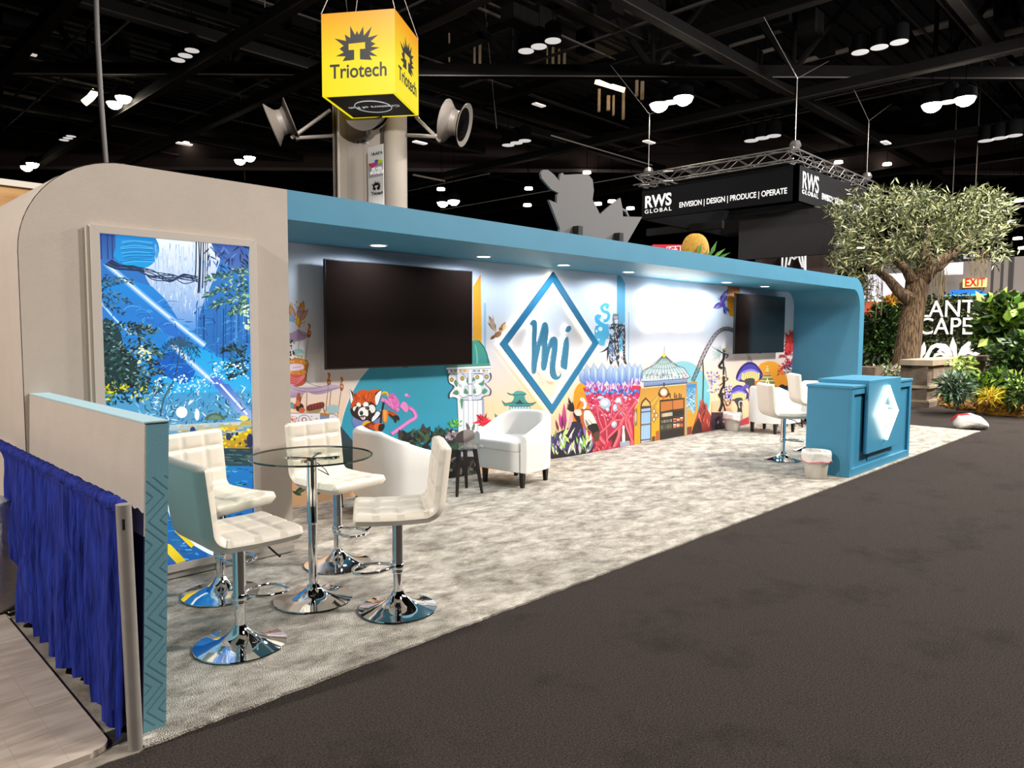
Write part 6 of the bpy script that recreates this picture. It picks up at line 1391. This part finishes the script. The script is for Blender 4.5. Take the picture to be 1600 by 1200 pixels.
# tall black hanging panels under the ring and brown booth wall with a curtain emblem
gp = mat('grey_black_panel', '#232225', .8); gp2 = mat('black_drop_panel', '#171516', .8)
MB().box(26, 26.2, onx(1310, 340, 26).y, onx(1132, 340, 26).y, onx(1200, 358, 26).z, 5.95).build('drop_panel', gp, rg, loc=(-XR, -YR, -Z0))
MB().box(25, 25.2, onx(1312, 340, 25).y, onx(1155, 340, 25).y, onx(1230, 401, 25).z, onx(1230, 357, 25).z+.6).build('drop_panel', gp2, rg, loc=(-XR, -YR, -Z0))
MB().box(27.5, 27.7, onx(1128, 350, 27.5).y, onx(1010, 350, 27.5).y, onx(1060, 352, 27.5).z, 5.9).build('drop_panel', gp2, rg, loc=(-XR, -YR, -Z0))
th = empty('theatre_booth_wall', (26, 0, 0)); y0_, y1_ = onx(1306, 400, 26).y, onx(1180, 400, 26).y; th.location = (26, y0_, 0); tag(th, 'dark brown booth wall with white stage curtain emblem behind the canopy end', 'booth wall', kind='thing')
zt_ = onx(1306, 396, 26).z; TPp = tuple(th.location)
T(MB().box(26, 26.2, y0_, y1_, 0, zt_+.3).build('panel', mat('brown_wood_panel', '#4a3a36', .7, noise_scale=2, stretch=(4, 4, .3)), th), TPp)
q = MB()
for ln in ([(1222, 420), (1222.5, 400)], [(1227, 420), (1229, 404), (1229, 398)], [(1232, 414), (1235, 405), (1236, 397)], [(1234, 400), (1241, 405), (1248, 399)], [(1236, 397), (1242, 401), (1248, 396)], [(1248, 398), (1250, 408), (1254, 418)], [(1253, 397), (1254, 406), (1257, 420)], [(1258, 397), (1258, 422)]): q.tube([onx(x, y, 25.97) for x, y in ln], .035, 6)
T(q.build('curtain_emblem', whitei, th), TPp)

# ================================================================ grey cutout on the canopy roof
co = empty('grey_cutout', (11.0, 5.6, ZT)); tag(co, 'grey board cutout figure seen from behind standing on the teal canopy roof', 'cutout')
sil = [(860, 250), (863, 246), (870, 245), (882, 252), (890, 265), (897, 282), (900, 272), (905, 268)]
sil = [(640+x/4.21, 250+y/4.21) for x, y in [(960, 478), (985, 450), (912, 262), (965, 285), (965, 235), (975, 218), (930, 195), (890, 150), (865, 120), (860, 90), (875, 65), (905, 65), (945, 95), (980, 138), (990, 90), (1005, 85), (1012, 98), (1130, 92), (1175, 100), (1200, 130), (1208, 200), (1200, 262), (1225, 310), (1250, 360), (1320, 300), (1383, 250), (1396, 315), (1400, 372), (1525, 375), (1445, 560)]]
Pc = [(lambda v: (v.x, v.z))(ony(x, y, 5.6)) for x, y in sil]
Pc = [(x, z) for x, z in Pc if True]; Pc[0] = (Pc[0][0]+.02, ZT+.005); Pc[-1] = (Pc[-1][0]-.2, ZT+.005)
TCo = (11.0, 5.6, ZT)
x0_ = Pc[4][0]; co.location.x = x0_+.6; TCo = (x0_+.6, 5.6, ZT)
T(MB().prism(Pc, lambda x, z: Vector((x, 5.59, z)), lambda x, z: Vector((x, 5.62, z))).build('board', mat('cutout_grey', '#5e5a59', .7), co), TCo)
sw = [(lambda v: (v.x, v.z))(ony(640+x/4.21, 250+y/4.21, 5.6)) for x, y in [(1396, 316), (1425, 330), (1442, 372), (1434, 374), (1418, 342), (1398, 330)]]
T(MB().prism(sw, lambda x, z: Vector((x, 5.59, z)), lambda x, z: Vector((x, 5.62, z))).build('curl', mat('cutout_grey', '#5e5a59'), co), TCo)
q = MB()
for px_ in (902, 966):
    v = ony(px_, 372, 5.55); q.box(v.x-.05, v.x+.05, 5.3, 5.59, ZT, ZT+.03).box(v.x-.04, v.x+.04, 5.5, 5.59, ZT, ZT+.26)
T(q.build('support_foot', black, co), TCo)

# ================================================================ red kiosk, straw shell, leaves behind the canopy
d = 13.0
ko = at(1045, 395, d); ki = empty('red_kiosk_sign', (ko.x, ko.y, 0)); tag(ki, 'red sign panel with white square outline showing above the canopy', 'sign')
kp = at(1045, 380, d)
def facing(px0, px1, py0, py1, d, m, name, parent, t=.05, z0=None):
    a = at(px0, py1, d); b = at(px1, py0, d); hw_ = (px1-px0)*d/FPX/2; c = (a+b)/2
    o = obox(name, c, rh, hw_, t, a.z if z0 is None else z0, b.z, m, None, kind=False); o.parent = parent; o.location = -parent.location; return o
redk = mat('kiosk_red', '#c4122e', .5, emit='#c4122e', estr=.25)
facing(1019, 1078, 383, 420, d, redk, 'panel', ki); facing(1035, 1040, 420, 430, d, dk_steel, 'post', ki, z0=0)
q = MB().tube([at(x, y, d-.08) for x, y in ((1042, 386), (1063, 384.5), (1063, 410), (1042, 410))], .008, 5, closed=True); q.v = [tuple(Vector(v)-ki.location) for v in q.v]; q.build('outline_square', whitei, ki)
text_on('Soft', 'lettering', whitei, at(1045, 394.5, d-.1), rh, .14, ki, bold=.01, width=.15)
sh = empty('straw_shell', at(1086, 400, 12.4)); tag(sh, 'yellow woven straw shell decoration rising above the canopy beside the red sign', 'decoration')
q = MB(); rings = []
for j in range(17):
    t = j/16; a = PI*t; ring = []
    for k in range(48):
        b = 2*PI*k/48; rr_ = .24*(1+.05*abs(sin(b*8)))*sin(a)**.8; ring.append(rh*rr_*cos(b)*.95+fh*rr_*sin(b)*.6+UP*(-.30*cos(a)+.08))
    rings.append(ring)
q.loft(rings).build('shell', mat('straw', '#d8a83c', .7, noise_scale=30, col2='#a8741c', stretch=(1, 1, 4), bump=.6, bscale=60), sh, smooth=True)
MB().tube([(0, 0, -.2), (0, 0, -sh.location.z)], .04, 8).build('post', dk_steel, sh)
gl_ = empty('broad_leaf_plant', Vector((at(1120, 400, 12.2).x, at(1120, 400, 12.2).y, 0))); tag(gl_, 'upright green broad-leaved plant above the canopy beside the straw shell', 'plant')

def leaf_geo(q, p, d, n, L, W, col):
    d = d.normalized(); s_ = d.cross(n)
    if s_.length < 1e-3: s_ = d.orthogonal()
    s_.normalize(); n = s_.cross(d)
    a = p; b = p+d*L*.45+s_*W*.5+n*L*.03; c = p+d*L-n*L*.06; e_ = p+d*L*.45-s_*W*.5+n*L*.03
    m_ = p+d*L*.5-n*L*.02
    q.add([a, b, c, e_, m_], [(0, 1, 4), (1, 2, 4), (2, 3, 4), (3, 0, 4)], col)
leafm = mat('leaf_green', '#ffffff', .5, attr=True, spec=.4)
leafo = mat('leaf_olive', '#ffffff', .55, attr=True)
q = MB()
for (px0, py0, px1, py1, w_) in ((1108, 402, 1121, 376, .07), (1112, 404, 1134, 388, .06), (1118, 405, 1142, 394, .05), (1090, 400, 1096, 380, .07), (1082, 400, 1077, 390, .06), (1104, 404, 1112, 392, .07)):
    a, b = at(px0, py0, 12.2), at(px1, py1, 12.2); leaf_geo(q, a, b-a, -fh, (b-a).length, w_, lin(rnd.choice(['#6a9a3c', '#88b04c', '#4c7c34'])))
for v in range(len(q.v)): q.v[v] = tuple(Vector(q.v[v])-gl_.location)
q.build('leaves', leafm, gl_)
MB().tube([(0, 0, 0), (0, 0, at(1120, 404, 12.2).z)], .03, 6).build('stem', dk_steel, gl_)

# ================================================================ planted booth at the far side
stone = mat('planter_stone', '#7d6c5c', .85, noise_scale=3, col2='#5c4e42', bump=.4, bscale=20, detail=8)
stone2 = mat('coping_stone', '#a8967e', .85, noise_scale=4, noise_amt=.08, bump=.3, bscale=20)
brickd = mat('soldier_brick', '#5a463a', .85)
K = onz(1447, 637)
pr = empty('stone_planter', (K.x, K.y, 0)); tag(pr, 'tall octagonal stone planter wall with coping and brick frieze', 'planter')
zc_ = 1.6-(562-521)/FPX*(Vector((K.x, K.y, 0)).dot(fh))
hk = 1.04
ks = .42
def octo(s_, z0, z1): 
    o_ = [(-s_, .55), (-s_, .25), (0, -s_), (5.2, -s_), (5.2, .55)]
    return MB().prism(o_, lambda x, y: Vector((x, y, z0)), lambda x, y: Vector((x, y, z1)))
octo(0, 0, hk-.1).build('body', stone, pr); octo(.09, hk-.12, hk).build('coping', stone2, pr); octo(.05, .40*hk, .46*hk).build('band', stone2, pr); octo(.06, 0, .12).build('plinth', stone, pr); octo(.045, .12, .16).build('plinth_moulding', stone2, pr)
q = MB()
for i in range(40): q.box(.35+i*.12, .43+i*.12, -.03, 0, .60*hk, .82*hk)
q.build('brick_frieze', mat('frieze_brick', '#9a8a78', .85), pr)
lw = MB().box(K.x+2.2, K.x+2.8, K.y+1.8, K.y+7, 0, .75).build('low_stone_wall', stone); tag(lw, 'low dark stone wall behind the reception counter, beside the olive tree trunk', 'wall', kind='thing')
# green wall with letters
XW = 28.4
ywa, ywb = onx(1640, 500, XW).y, onx(1352, 500, XW).y; zw = onx(1480, 463, XW).z
gw = empty('green_wall', (XW, ywa, 0)); tag(gw, 'dark moss and ivy wall with large white letters behind the olive tree', 'plant wall', kind='thing')
GP = (XW, ywa, 0)
T(MB().box(XW, XW+.3, ywa, ywb, 0, zw).build('backing', mat('moss_dark', '#26301a', .95, noise_scale=14, col2='#14190e', bump=1, bscale=30), gw), GP)
q = MB()
for i in range(5200):
    y = rnd.uniform(ywa, ywb); z = rnd.uniform(.1, zw+.08); p_ = Vector((XW-.02, y, z))
    leaf_geo(q, p_, Vector((rnd.uniform(-1, -.2), rnd.uniform(-1, 1), rnd.uniform(-1, .6))), Vector((-1, 0, 0)), rnd.uniform(.08, .16), .06, lin(rnd.choice(['#2a3c1c', '#38481f', '#1c2814', '#4c5a28', '#5a4c28', '#222c18'])))
T(q.build('ivy_leaves', leafm, gw), GP)
fW = lambda px, py: onx(px, py, XW-.16)
wl = mat('sign_white', '#e8e4da', .5, emit='#f0ece0', estr=.35)
for body, pa, pb, s_ in (('LANT', (1434, 495.5), (1521, 496), .82), ('CAPE', (1434, 522), (1517, 521.5), .82)):
    a, b = fW(*pa), fW(*pb); text_on(body, 'lettering', wl, a, uL, s_, gw, width=(b-a).length, extrude=.03)
def flat(pts, name='leaf_graphic'):
    P2 = [(lambda v: (v.y, v.z))(fW(1340+x/6.154, 500+y/6.154)) for x, y in pts]
    T(MB().prism(P2, lambda y, z: Vector((XW-.17, y, z)), lambda y, z: Vector((XW-.12, y, z))).build(name, wl, gw), GP)
for pts in ([(600, 380), (590, 320), (610, 260), (640, 210), (655, 270), (650, 320), (625, 350), (610, 380)], [(585, 210), (600, 240), (590, 300)], [(625, 382), (650, 340), (700, 250), (760, 222), (840, 230), (890, 270), (910, 330), (905, 378), (870, 345), (820, 300), (760, 310), (790, 275), (750, 262), (715, 290), (690, 340), (680, 378)],
            [(715, 380), (740, 325), (800, 305), (870, 340), (895, 380), (860, 365), (800, 335), (750, 350)], [(885, 250), (915, 165), (950, 250), (955, 378), (925, 378), (915, 310)], [(965, 330), (1000, 260), (1085, 190), (1085, 240), (1065, 270), (1130, 255), (1145, 270), (1080, 295), (1010, 330), (962, 365)],
            [(1000, 335), (1070, 300), (1130, 305), (1175, 325), (1130, 345), (1060, 325), (1020, 345), (1110, 378), (960, 378)], [(700, 380), (760, 355), (850, 365), (870, 382)]): flat(pts)

# olive tree
tb = at(1413, 600, 20.5); tr_ = empty('olive_tree', (tb.x, tb.y, 0)); tag(tr_, 'large olive tree with thick brown trunk and wide pale green crown', 'tree')
bark = bpy.data.materials.new('bark'); bark.use_nodes = True; nt = bark.node_tree; b_ = nt.nodes['Principled BSDF']; b_.inputs['Roughness'].default_value = .9
tcn = nt.nodes.new('ShaderNodeTexCoord'); mp_ = nt.nodes.new('ShaderNodeMapping'); mp_.inputs['Scale'].default_value = (16, 16, 1.1); nn_ = nt.nodes.new('ShaderNodeTexNoise'); nn_.inputs['Scale'].default_value = 2.2; nn_.inputs['Detail'].default_value = 8; nn_.inputs['Distortion'].default_value = .4
cr = nt.nodes.new('ShaderNodeValToRGB'); cr.color_ramp.elements[0].position = .4; cr.color_ramp.elements[0].color = (*lin('#35261a'), 1); cr.color_ramp.elements[1].position = .62; cr.color_ramp.elements[1].color = (*lin('#8a6e50'), 1)
bp_ = nt.nodes.new('ShaderNodeBump'); bp_.inputs['Strength'].default_value = 1; bp_.inputs['Distance'].default_value = .05
for a, b in ((tcn.outputs['Object'], mp_.inputs[0]), (mp_.outputs[0], nn_.inputs['Vector']), (nn_.outputs['Fac'], cr.inputs[0]), (cr.outputs[0], b_.inputs['Base Color']), (nn_.outputs['Fac'], bp_.inputs['Height']), (bp_.outputs[0], b_.inputs['Normal'])): nt.links.new(a, b)
D = 20.5
def tp(px, py, dd=0): return at(px, py, D+dd)-tr_.location
MB().tube([tp(1411, 640), tp(1413, 580), tp(1419, 540), tp(1424, 500), tp(1430, 470), tp(1436, 440), tp(1446, 412), tp(1452, 395)], [.46, .36, .33, .31, .28, .27, .22, .12], 20).build('trunk', bark, tr_, smooth=True)
for pts, rr_ in (([(1424, 470), (1404, 455), (1388, 436), (1372, 424), (1350, 412)], [.2, .15, .12, .1, .04]), ([(1440, 440), (1462, 412), (1490, 395), (1516, 370), (1530, 350)], [.2, .17, .13, .1, .04]), ([(1426, 440), (1415, 420), (1400, 408), (1385, 398), (1365, 380)], [.16, .13, .1, .08, .04]), ([(1446, 425), (1470, 418), (1490, 400)], [.13, .09, .05]), ([(1442, 420), (1446, 390), (1450, 350)], [.18, .12, .05]), ([(1425, 480), (1419, 455), (1422, 430)], [.12, .1, .1])):
    MB().tube([tp(*p_, (i-1)*.12*(1 if len(pts) % 2 else -1)) for i, p_ in enumerate(pts)], rr_, 10).build('branch', bark, tr_, smooth=True)
q = MB(); outline = [(1310, 330, 20), (1330, 350, 34), (1350, 325, 32), (1385, 330, 42), (1420, 325, 40), (1455, 335, 44), (1495, 330, 45), (1535, 330, 42), (1560, 345, 28), (1320, 400, 26), (1345, 415, 30), (1380, 390, 34), (1430, 380, 34), (1470, 375, 34), (1530, 380, 30), (1555, 395, 20), (1328, 445, 20), (1350, 455, 22), (1400, 395, 30), (1340, 375, 34), (1500, 350, 40), (1415, 400, 26), (1440, 400, 24), (1548, 315, 18), (1440, 312, 14), (1400, 312, 14), (1520, 302, 12)]
crown = []
for cx_, cy_, rp in outline:
    for k in range(int(3.4*(rp/14)**2)+3):
        a = rnd.uniform(0, 2*PI); rr_ = rp*math.sqrt(rnd.random()); dd = rnd.uniform(-1.6, 1.6)*(rp/45+.4)
        crown.append((cx_+rr_*cos(a), cy_+rr_*.8*sin(a), dd))
ctr = tp(1440, 400)
for (cx_, cy_, dd) in crown:
    c_ = tp(cx_, cy_, dd); outw = (c_-ctr); outw = Vector((outw.x, outw.y, abs(outw.z)*.5+.3)).normalized()
    for k in range(15):
        dr_ = (outw*.6+Vector((rnd.gauss(0, .8), rnd.gauss(0, .8), rnd.gauss(0, .7)))).normalized()
        p_ = c_+Vector((rnd.gauss(0, .09), rnd.gauss(0, .09), rnd.gauss(0, .09)))
        leaf_geo(q, p_, dr_, Vector((rnd.gauss(0, 1), rnd.gauss(0, 1), rnd.gauss(0, 1)+1)), rnd.uniform(.16, .30), rnd.uniform(.035, .058), lin(rnd.choice(['#8c9460', '#747c50', '#b0b080', '#4c5434', '#5c6440', '#9c9c70', '#343a22', '#2c301e'])))
q.build('foliage', leafo, tr_)
for (xa_, xb_, ya_, yb_) in ((1350, 1380, 425, 450), (1455, 1480, 415, 430), (1515, 1545, 385, 400)):
    q = MB()
    for i in range(22):
        a = tp(rnd.uniform(xa_, xb_), rnd.uniform(ya_, yb_), rnd.uniform(-.4, .4)); L_2 = rnd.uniform(.3, 1.0); q.tube([a, a+Vector((rnd.uniform(-.04, .04), rnd.uniform(-.04, .04), -L_2*.5)), a+Vector((rnd.uniform(-.06, .06), 0, -L_2))], .008, 4)
    q.build('hanging_moss', mat('moss_beige', '#a08c68', .9), tr_)['kind'] = 'stuff'

def bush(name, px, py, dist, rx, ry, n, L, W, cols, label, cat='plant', grp=None, stem=None, ground=None, shape=1.0):
    """leafy plant whose leaves fill an ellipsoid around the given place"""
    c = at(px, py, dist); base = Vector((c.x, c.y, ground if ground is not None else 0)); r = empty(name, base); tag(r, label, cat, grp)
    q = MB(); Rx, Rz = rx*dist/FPX, ry*dist/FPX
    for i in range(n):
        v = Vector((rnd.gauss(0, 1), rnd.gauss(0, 1), rnd.gauss(0, 1))).normalized(); k = rnd.random()**.45
        p_ = Vector((c.x, c.y, c.z))+Vector((v.x*Rx*k, v.y*Rx*k*shape, v.z*Rz*k))-base
        if p_.z < .03: p_.z = .03+rnd.random()*.1
        leaf_geo(q, p_, (v*.7+Vector((rnd.gauss(0, .8), rnd.gauss(0, .8), rnd.gauss(.1, .6)))), Vector((rnd.gauss(0, .6), rnd.gauss(0, .6), 1)), rnd.uniform(.7, 1.3)*L, rnd.uniform(.7, 1.3)*W, lin(rnd.choice(cols)))
    q.build('leaves', leafm, r)
    if stem is not None:
        q = MB()
        for k in range(stem[0]): a = 2*PI*k/stem[0]; q.tube([(.09*cos(a), .09*sin(a), .01), (.02*cos(a+1), .02*sin(a+1), (c.z-base.z)*.5), (Rx*.4*cos(a), Rx*.4*sin(a), c.z-base.z+Rz*.3)], [stem[1], stem[1]*.8, stem[1]*.3], 8)
        q.build('stem', bark, r, smooth=True)
    return r
gd = ['#2f4a1e', '#44662a', '#1f3316', '#5c8034', '#263c1c']; gy = ['#8cac3c', '#b4cc58', '#5c8430', '#3a5a24', '#d0e078', '#4c7030']
bush('ficus_tree', 1568, 508, 18.5, 42, 48, 620, .30, .24, ['#34501e', '#557a2c', '#8cac44', '#b4cc60', '#263a18', '#44662a', '#1c2c14'], 'leafy ficus tree with round glossy leaves and twisted trunk, right of the white letters', 'tree', stem=(3, .08))
bush('shrub', 1378, 525, 24, 27, 50, 1500, .28, .10, gd+['#6c8c4c', '#16240f'], 'dense dark green shrub left of the olive tree trunk', 'shrub', stem=(3, .04))
bush('bromeliad', 1394, 470, 24, 9, 5, 90, .3, .06, ['#d8a81c', '#e8c83c', '#c85c1c', '#8c9c2c'], 'yellow bromeliad on top of the dark shrub beside the olive trunk', 'plant', stem=(1, .02))
bush('shrub', 1595, 560, 17.5, 34, 38, 800, .22, .10, gd, 'dark leafy shrub behind the ficus trunk at the edge of the view', 'shrub', stem=(2, .03))
bush('flower_bed', 1385, 580, 19.5, 34, 7, 500, .14, .05, ['#d8ccc0', '#5c8040', '#8ca46c', '#c8a8a0', '#3c5c28'], 'low bed of pale flowers and grass behind the teal counter', 'flower bed')
bush('shrub', 1500, 570, 15.2, 20, 12, 110, .14, .09, gy, 'sparse climbing plant with yellow-green leaves before the planter frieze', 'shrub', stem=(2, .012))
bush('shrub', 1492, 607, 14.6, 24, 22, 650, .20, .045, ['#8ca08c', '#5c7c60', '#2f4a30', '#b4c4a8', '#1f3320', '#44683c'], 'grey-green spiky shrub at the stone planter foot', 'shrub')
bush('shrub', 1528, 603, 14.9, 22, 17, 420, .17, .11, gy, 'bright yellow-green bush in the middle of the bed before the planter', 'shrub')
bush('shrub', 1560, 600, 14.9, 22, 20, 420, .18, .12, gd+['#c4d870', '#5a7c3a'], 'bush with broad mid-green leaves below the ficus trunk', 'shrub')
bush('shrub', 1592, 612, 14.2, 22, 24, 500, .18, .06, gy+gd, 'mixed green bush at the edge of the view, before the ficus', 'shrub')
bush('bromeliad', 1547, 618, 14.2, 12, 6, 120, .2, .03, ['#e8c81c', '#f4dc4c', '#c8a41c', '#8c9c2c'], 'yellow spiky bromeliad in the bed before the bright bush', 'plant')
mossm = mat('orange_moss', '#b0721c', .95, noise_scale=8, col2='#5c4410', bump=1, bscale=30)
for i, (px_, py_, w_, lab) in enumerate(((1482, 634, .55, 'orange-brown moss mound at the corner of the stone planter'), (1530, 640, .75, 'golden moss mound under the middle of the planting bed'), (1585, 648, .8, 'yellow moss mound at the edge of the view before the shrubs'))):
    g_ = onz(px_, py_); rings = []
    for j in range(9):
        t = j/8; rings.append([Vector((w_*(cos(t*PI/2))*cos(a)*(1+.15*noise.noise(Vector((cos(a)*2, sin(a)*2, i)))), w_*.7*cos(t*PI/2)*sin(a), .004+.22*sin(t*PI/2)*(1+.3*noise.noise(Vector((cos(a)*3, sin(a)*3, t*3)))))) for a in [2*PI*k/30 for k in range(30)]])
    o = MB().loft(rings).build('moss_mound', mossm, smooth=True, loc=g_+Vector((.3, .15, 0))); tag(o, lab, 'moss')
    q = MB()
    for k in range(500):
        a = rnd.uniform(0, 2*PI); r_ = w_*math.sqrt(rnd.random()); leaf_geo(q, Vector((r_*cos(a), r_*.7*sin(a), .02+.22*math.sqrt(max(0, 1-(r_/w_)**2)))), Vector((rnd.gauss(0, 1), rnd.gauss(0, 1), .8)), UP, .09, .03, lin(rnd.choice(['#c8881c', '#e8b02c', '#a8641c', '#8c8c24', '#d89c2c'])))
    tf_ = q.build('tufts', leafm, o); tf_['kind'] = 'stuff'

# far pale wall, exit sign, distant booths
XF = 44; gwl = mat('far_wall_grey', '#9a918c', .9, noise_scale=.4, noise_amt=.04)
za = onx(1500, 406, XF).z; yb_ = onx(1660, 400, XF).y; ya_ = onx(1375, 420, XF).y
structure(MB().box(XF, XF+.3, yb_, ya_, 0, za).build('far_partition_wall', gwl), 'pale grey hall wall beyond the plants')
q = MB()
for px_ in (1475, 1551, 1566, 1578, 1582): y = onx(px_, 430, XF).y; q.box(XF-.05, XF, y-.05, y+.05, 0, za)
structure(q.build('far_partition_joint', mat('wall_joint', '#4a4644', .8)))
a, b = onx(1504, 449.5, XF-.3), onx(1542, 434.5, XF-.3)
ex = empty('exit_sign', a); tag(ex, 'lit cream exit sign with red letters on the pale far wall', 'exit sign')
MB().box(0, .08, b.y-a.y, 0, 0, b.z-a.z).build('housing', mat('exit_cream', '#f0d890', .5, emit='#f4d888', estr=.9), ex)
MB().box(.06, .31, -.6, -.5, .2, .3).build('bracket', dk_steel, ex)
text_on('EXIT', 'lettering', mat('exit_red', '#c01810', .5, emit='#c81c10', estr=.7), onx(1507, 447.5, XF-.34), uL, .58, ex, bold=.03, width=(a-b).y*.84)
ws = empty('white_banner', onx(1472, 430, XF-3)); tag(ws, 'white hanging banner behind the olive branches, left of the exit sign', 'banner')
MB().box(0, .05, onx(1504, 430, XF-3).y-ws.location.y, 0, 0, onx(1480, 411, XF-3).z-ws.location.z).build('cloth', mat('banner_glow', '#e8e4e2', .6, emit='#ffffff', estr=.5), ws)
MB().tube([(0, -.3, 1.2), (0, -.3, 15.5-ws.location.z)], .02, 5).build('hanging_wire', pale_steel, ws)
ms = empty('hanging_lettered_sign', onx(1507, 405, XF-4)); tag(ms, 'black hanging sign with white letters seen behind the olive crown', 'hanging sign')
MB().box(0, .1, onx(1524, 405, XF-4).y-ms.location.y, onx(1490, 405, XF-4).y-ms.location.y, -.1, onx(1507, 394, XF-4).z-ms.location.z).build('panel', inkb, ms)
a, b = onx(1505.5, 404.5, XF-4.1), onx(1523, 404.5, XF-4.1); text_on('N-ACTION', 'lettering', whitei, a, uL, .38, ms, bold=.02, width=(a-b).length)
MB().tube([(.05, -.3, .3), (.05, -.3, 15.5-ms.location.z)], .02, 5).build('hanging_wire', pale_steel, ms)
bb = empty('blue_canopy', onx(1474, 466, 36)); tag(bb, 'bright blue and cyan lit booth top showing over the ivy wall', 'booth canopy')
MB().box(0, 2, onx(1538, 460, 36).y-bb.location.y, 0, 0, .14).build('fascia', mat('cyan_lit', '#3cc0e8', .5, emit='#4cc8f0', estr=.8), bb)
MB().box(.1, 2, onx(1520, 460, 36).y-bb.location.y, onx(1484, 460, 36).y-bb.location.y, .14, .34).build('upper_fascia', mat('blue_lit', '#1464c8', .5, emit='#1464c8', estr=.7), bb)
# bright white backdrop behind the tree at left and dark kiosk with red top
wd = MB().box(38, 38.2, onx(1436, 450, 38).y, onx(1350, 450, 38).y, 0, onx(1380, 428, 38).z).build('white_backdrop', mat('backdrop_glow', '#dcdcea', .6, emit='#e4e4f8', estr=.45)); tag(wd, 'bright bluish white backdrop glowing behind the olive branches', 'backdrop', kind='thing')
dkb = empty('dark_kiosk', onx(1362, 585, 27)); dkb.location.z = 0; tag(dkb, 'dark kiosk tower with red top sign between canopy end and green shrub', 'kiosk')
w0 = onx(1372, 500, 27).y-dkb.location.y; w1 = onx(1346, 500, 27).y-dkb.location.y
MB().box(0, .5, w0, w1, 0, onx(1360, 497, 27).z).build('body', mat('kiosk_black', '#121018', .6), dkb)
MB().box(-.05, .4, w0*.4, w1, onx(1360, 496, 27).z, onx(1360, 471, 27).z).build('red_sign', mat('kiosk_orange', '#d84a28', .5, emit='#d84a28', estr=.4), dkb)
MB().box(-.08, .4, w0, w1, onx(1360, 471, 27).z, onx(1360, 468, 27).z).build('top_rail', whitei, dkb)
q = MB()
for k in range(16): q.box(-.1, -.05, w0*.55-.05, w0*.55+.05, .6+k*.17, .7+k*.17)
q.build('light_dots', whitei, dkb)
# dark booth blocks on the right, seen as darkness above the wall
for (pa, pb, ya2, yb2, d_, c_, lab) in ((1350, 1420, 400, 470, 46, '#1a181c', 'dark distant booth block behind the canopy end'), ):
    MB().tube([(1, -.8, .05), (1, -.8, -bb.location.z)], .06, 8).build('post', dk_steel, bb)
    a = onx(pa, 470, d_); b = onx(pb, 470, d_); o = MB().box(d_, d_+3, b.y, a.y, 0, onx(pa, ya2, d_).z).build('distant_booth', mat('distant_dark', c_, .8)); tag(o, lab, 'booth', kind='thing')
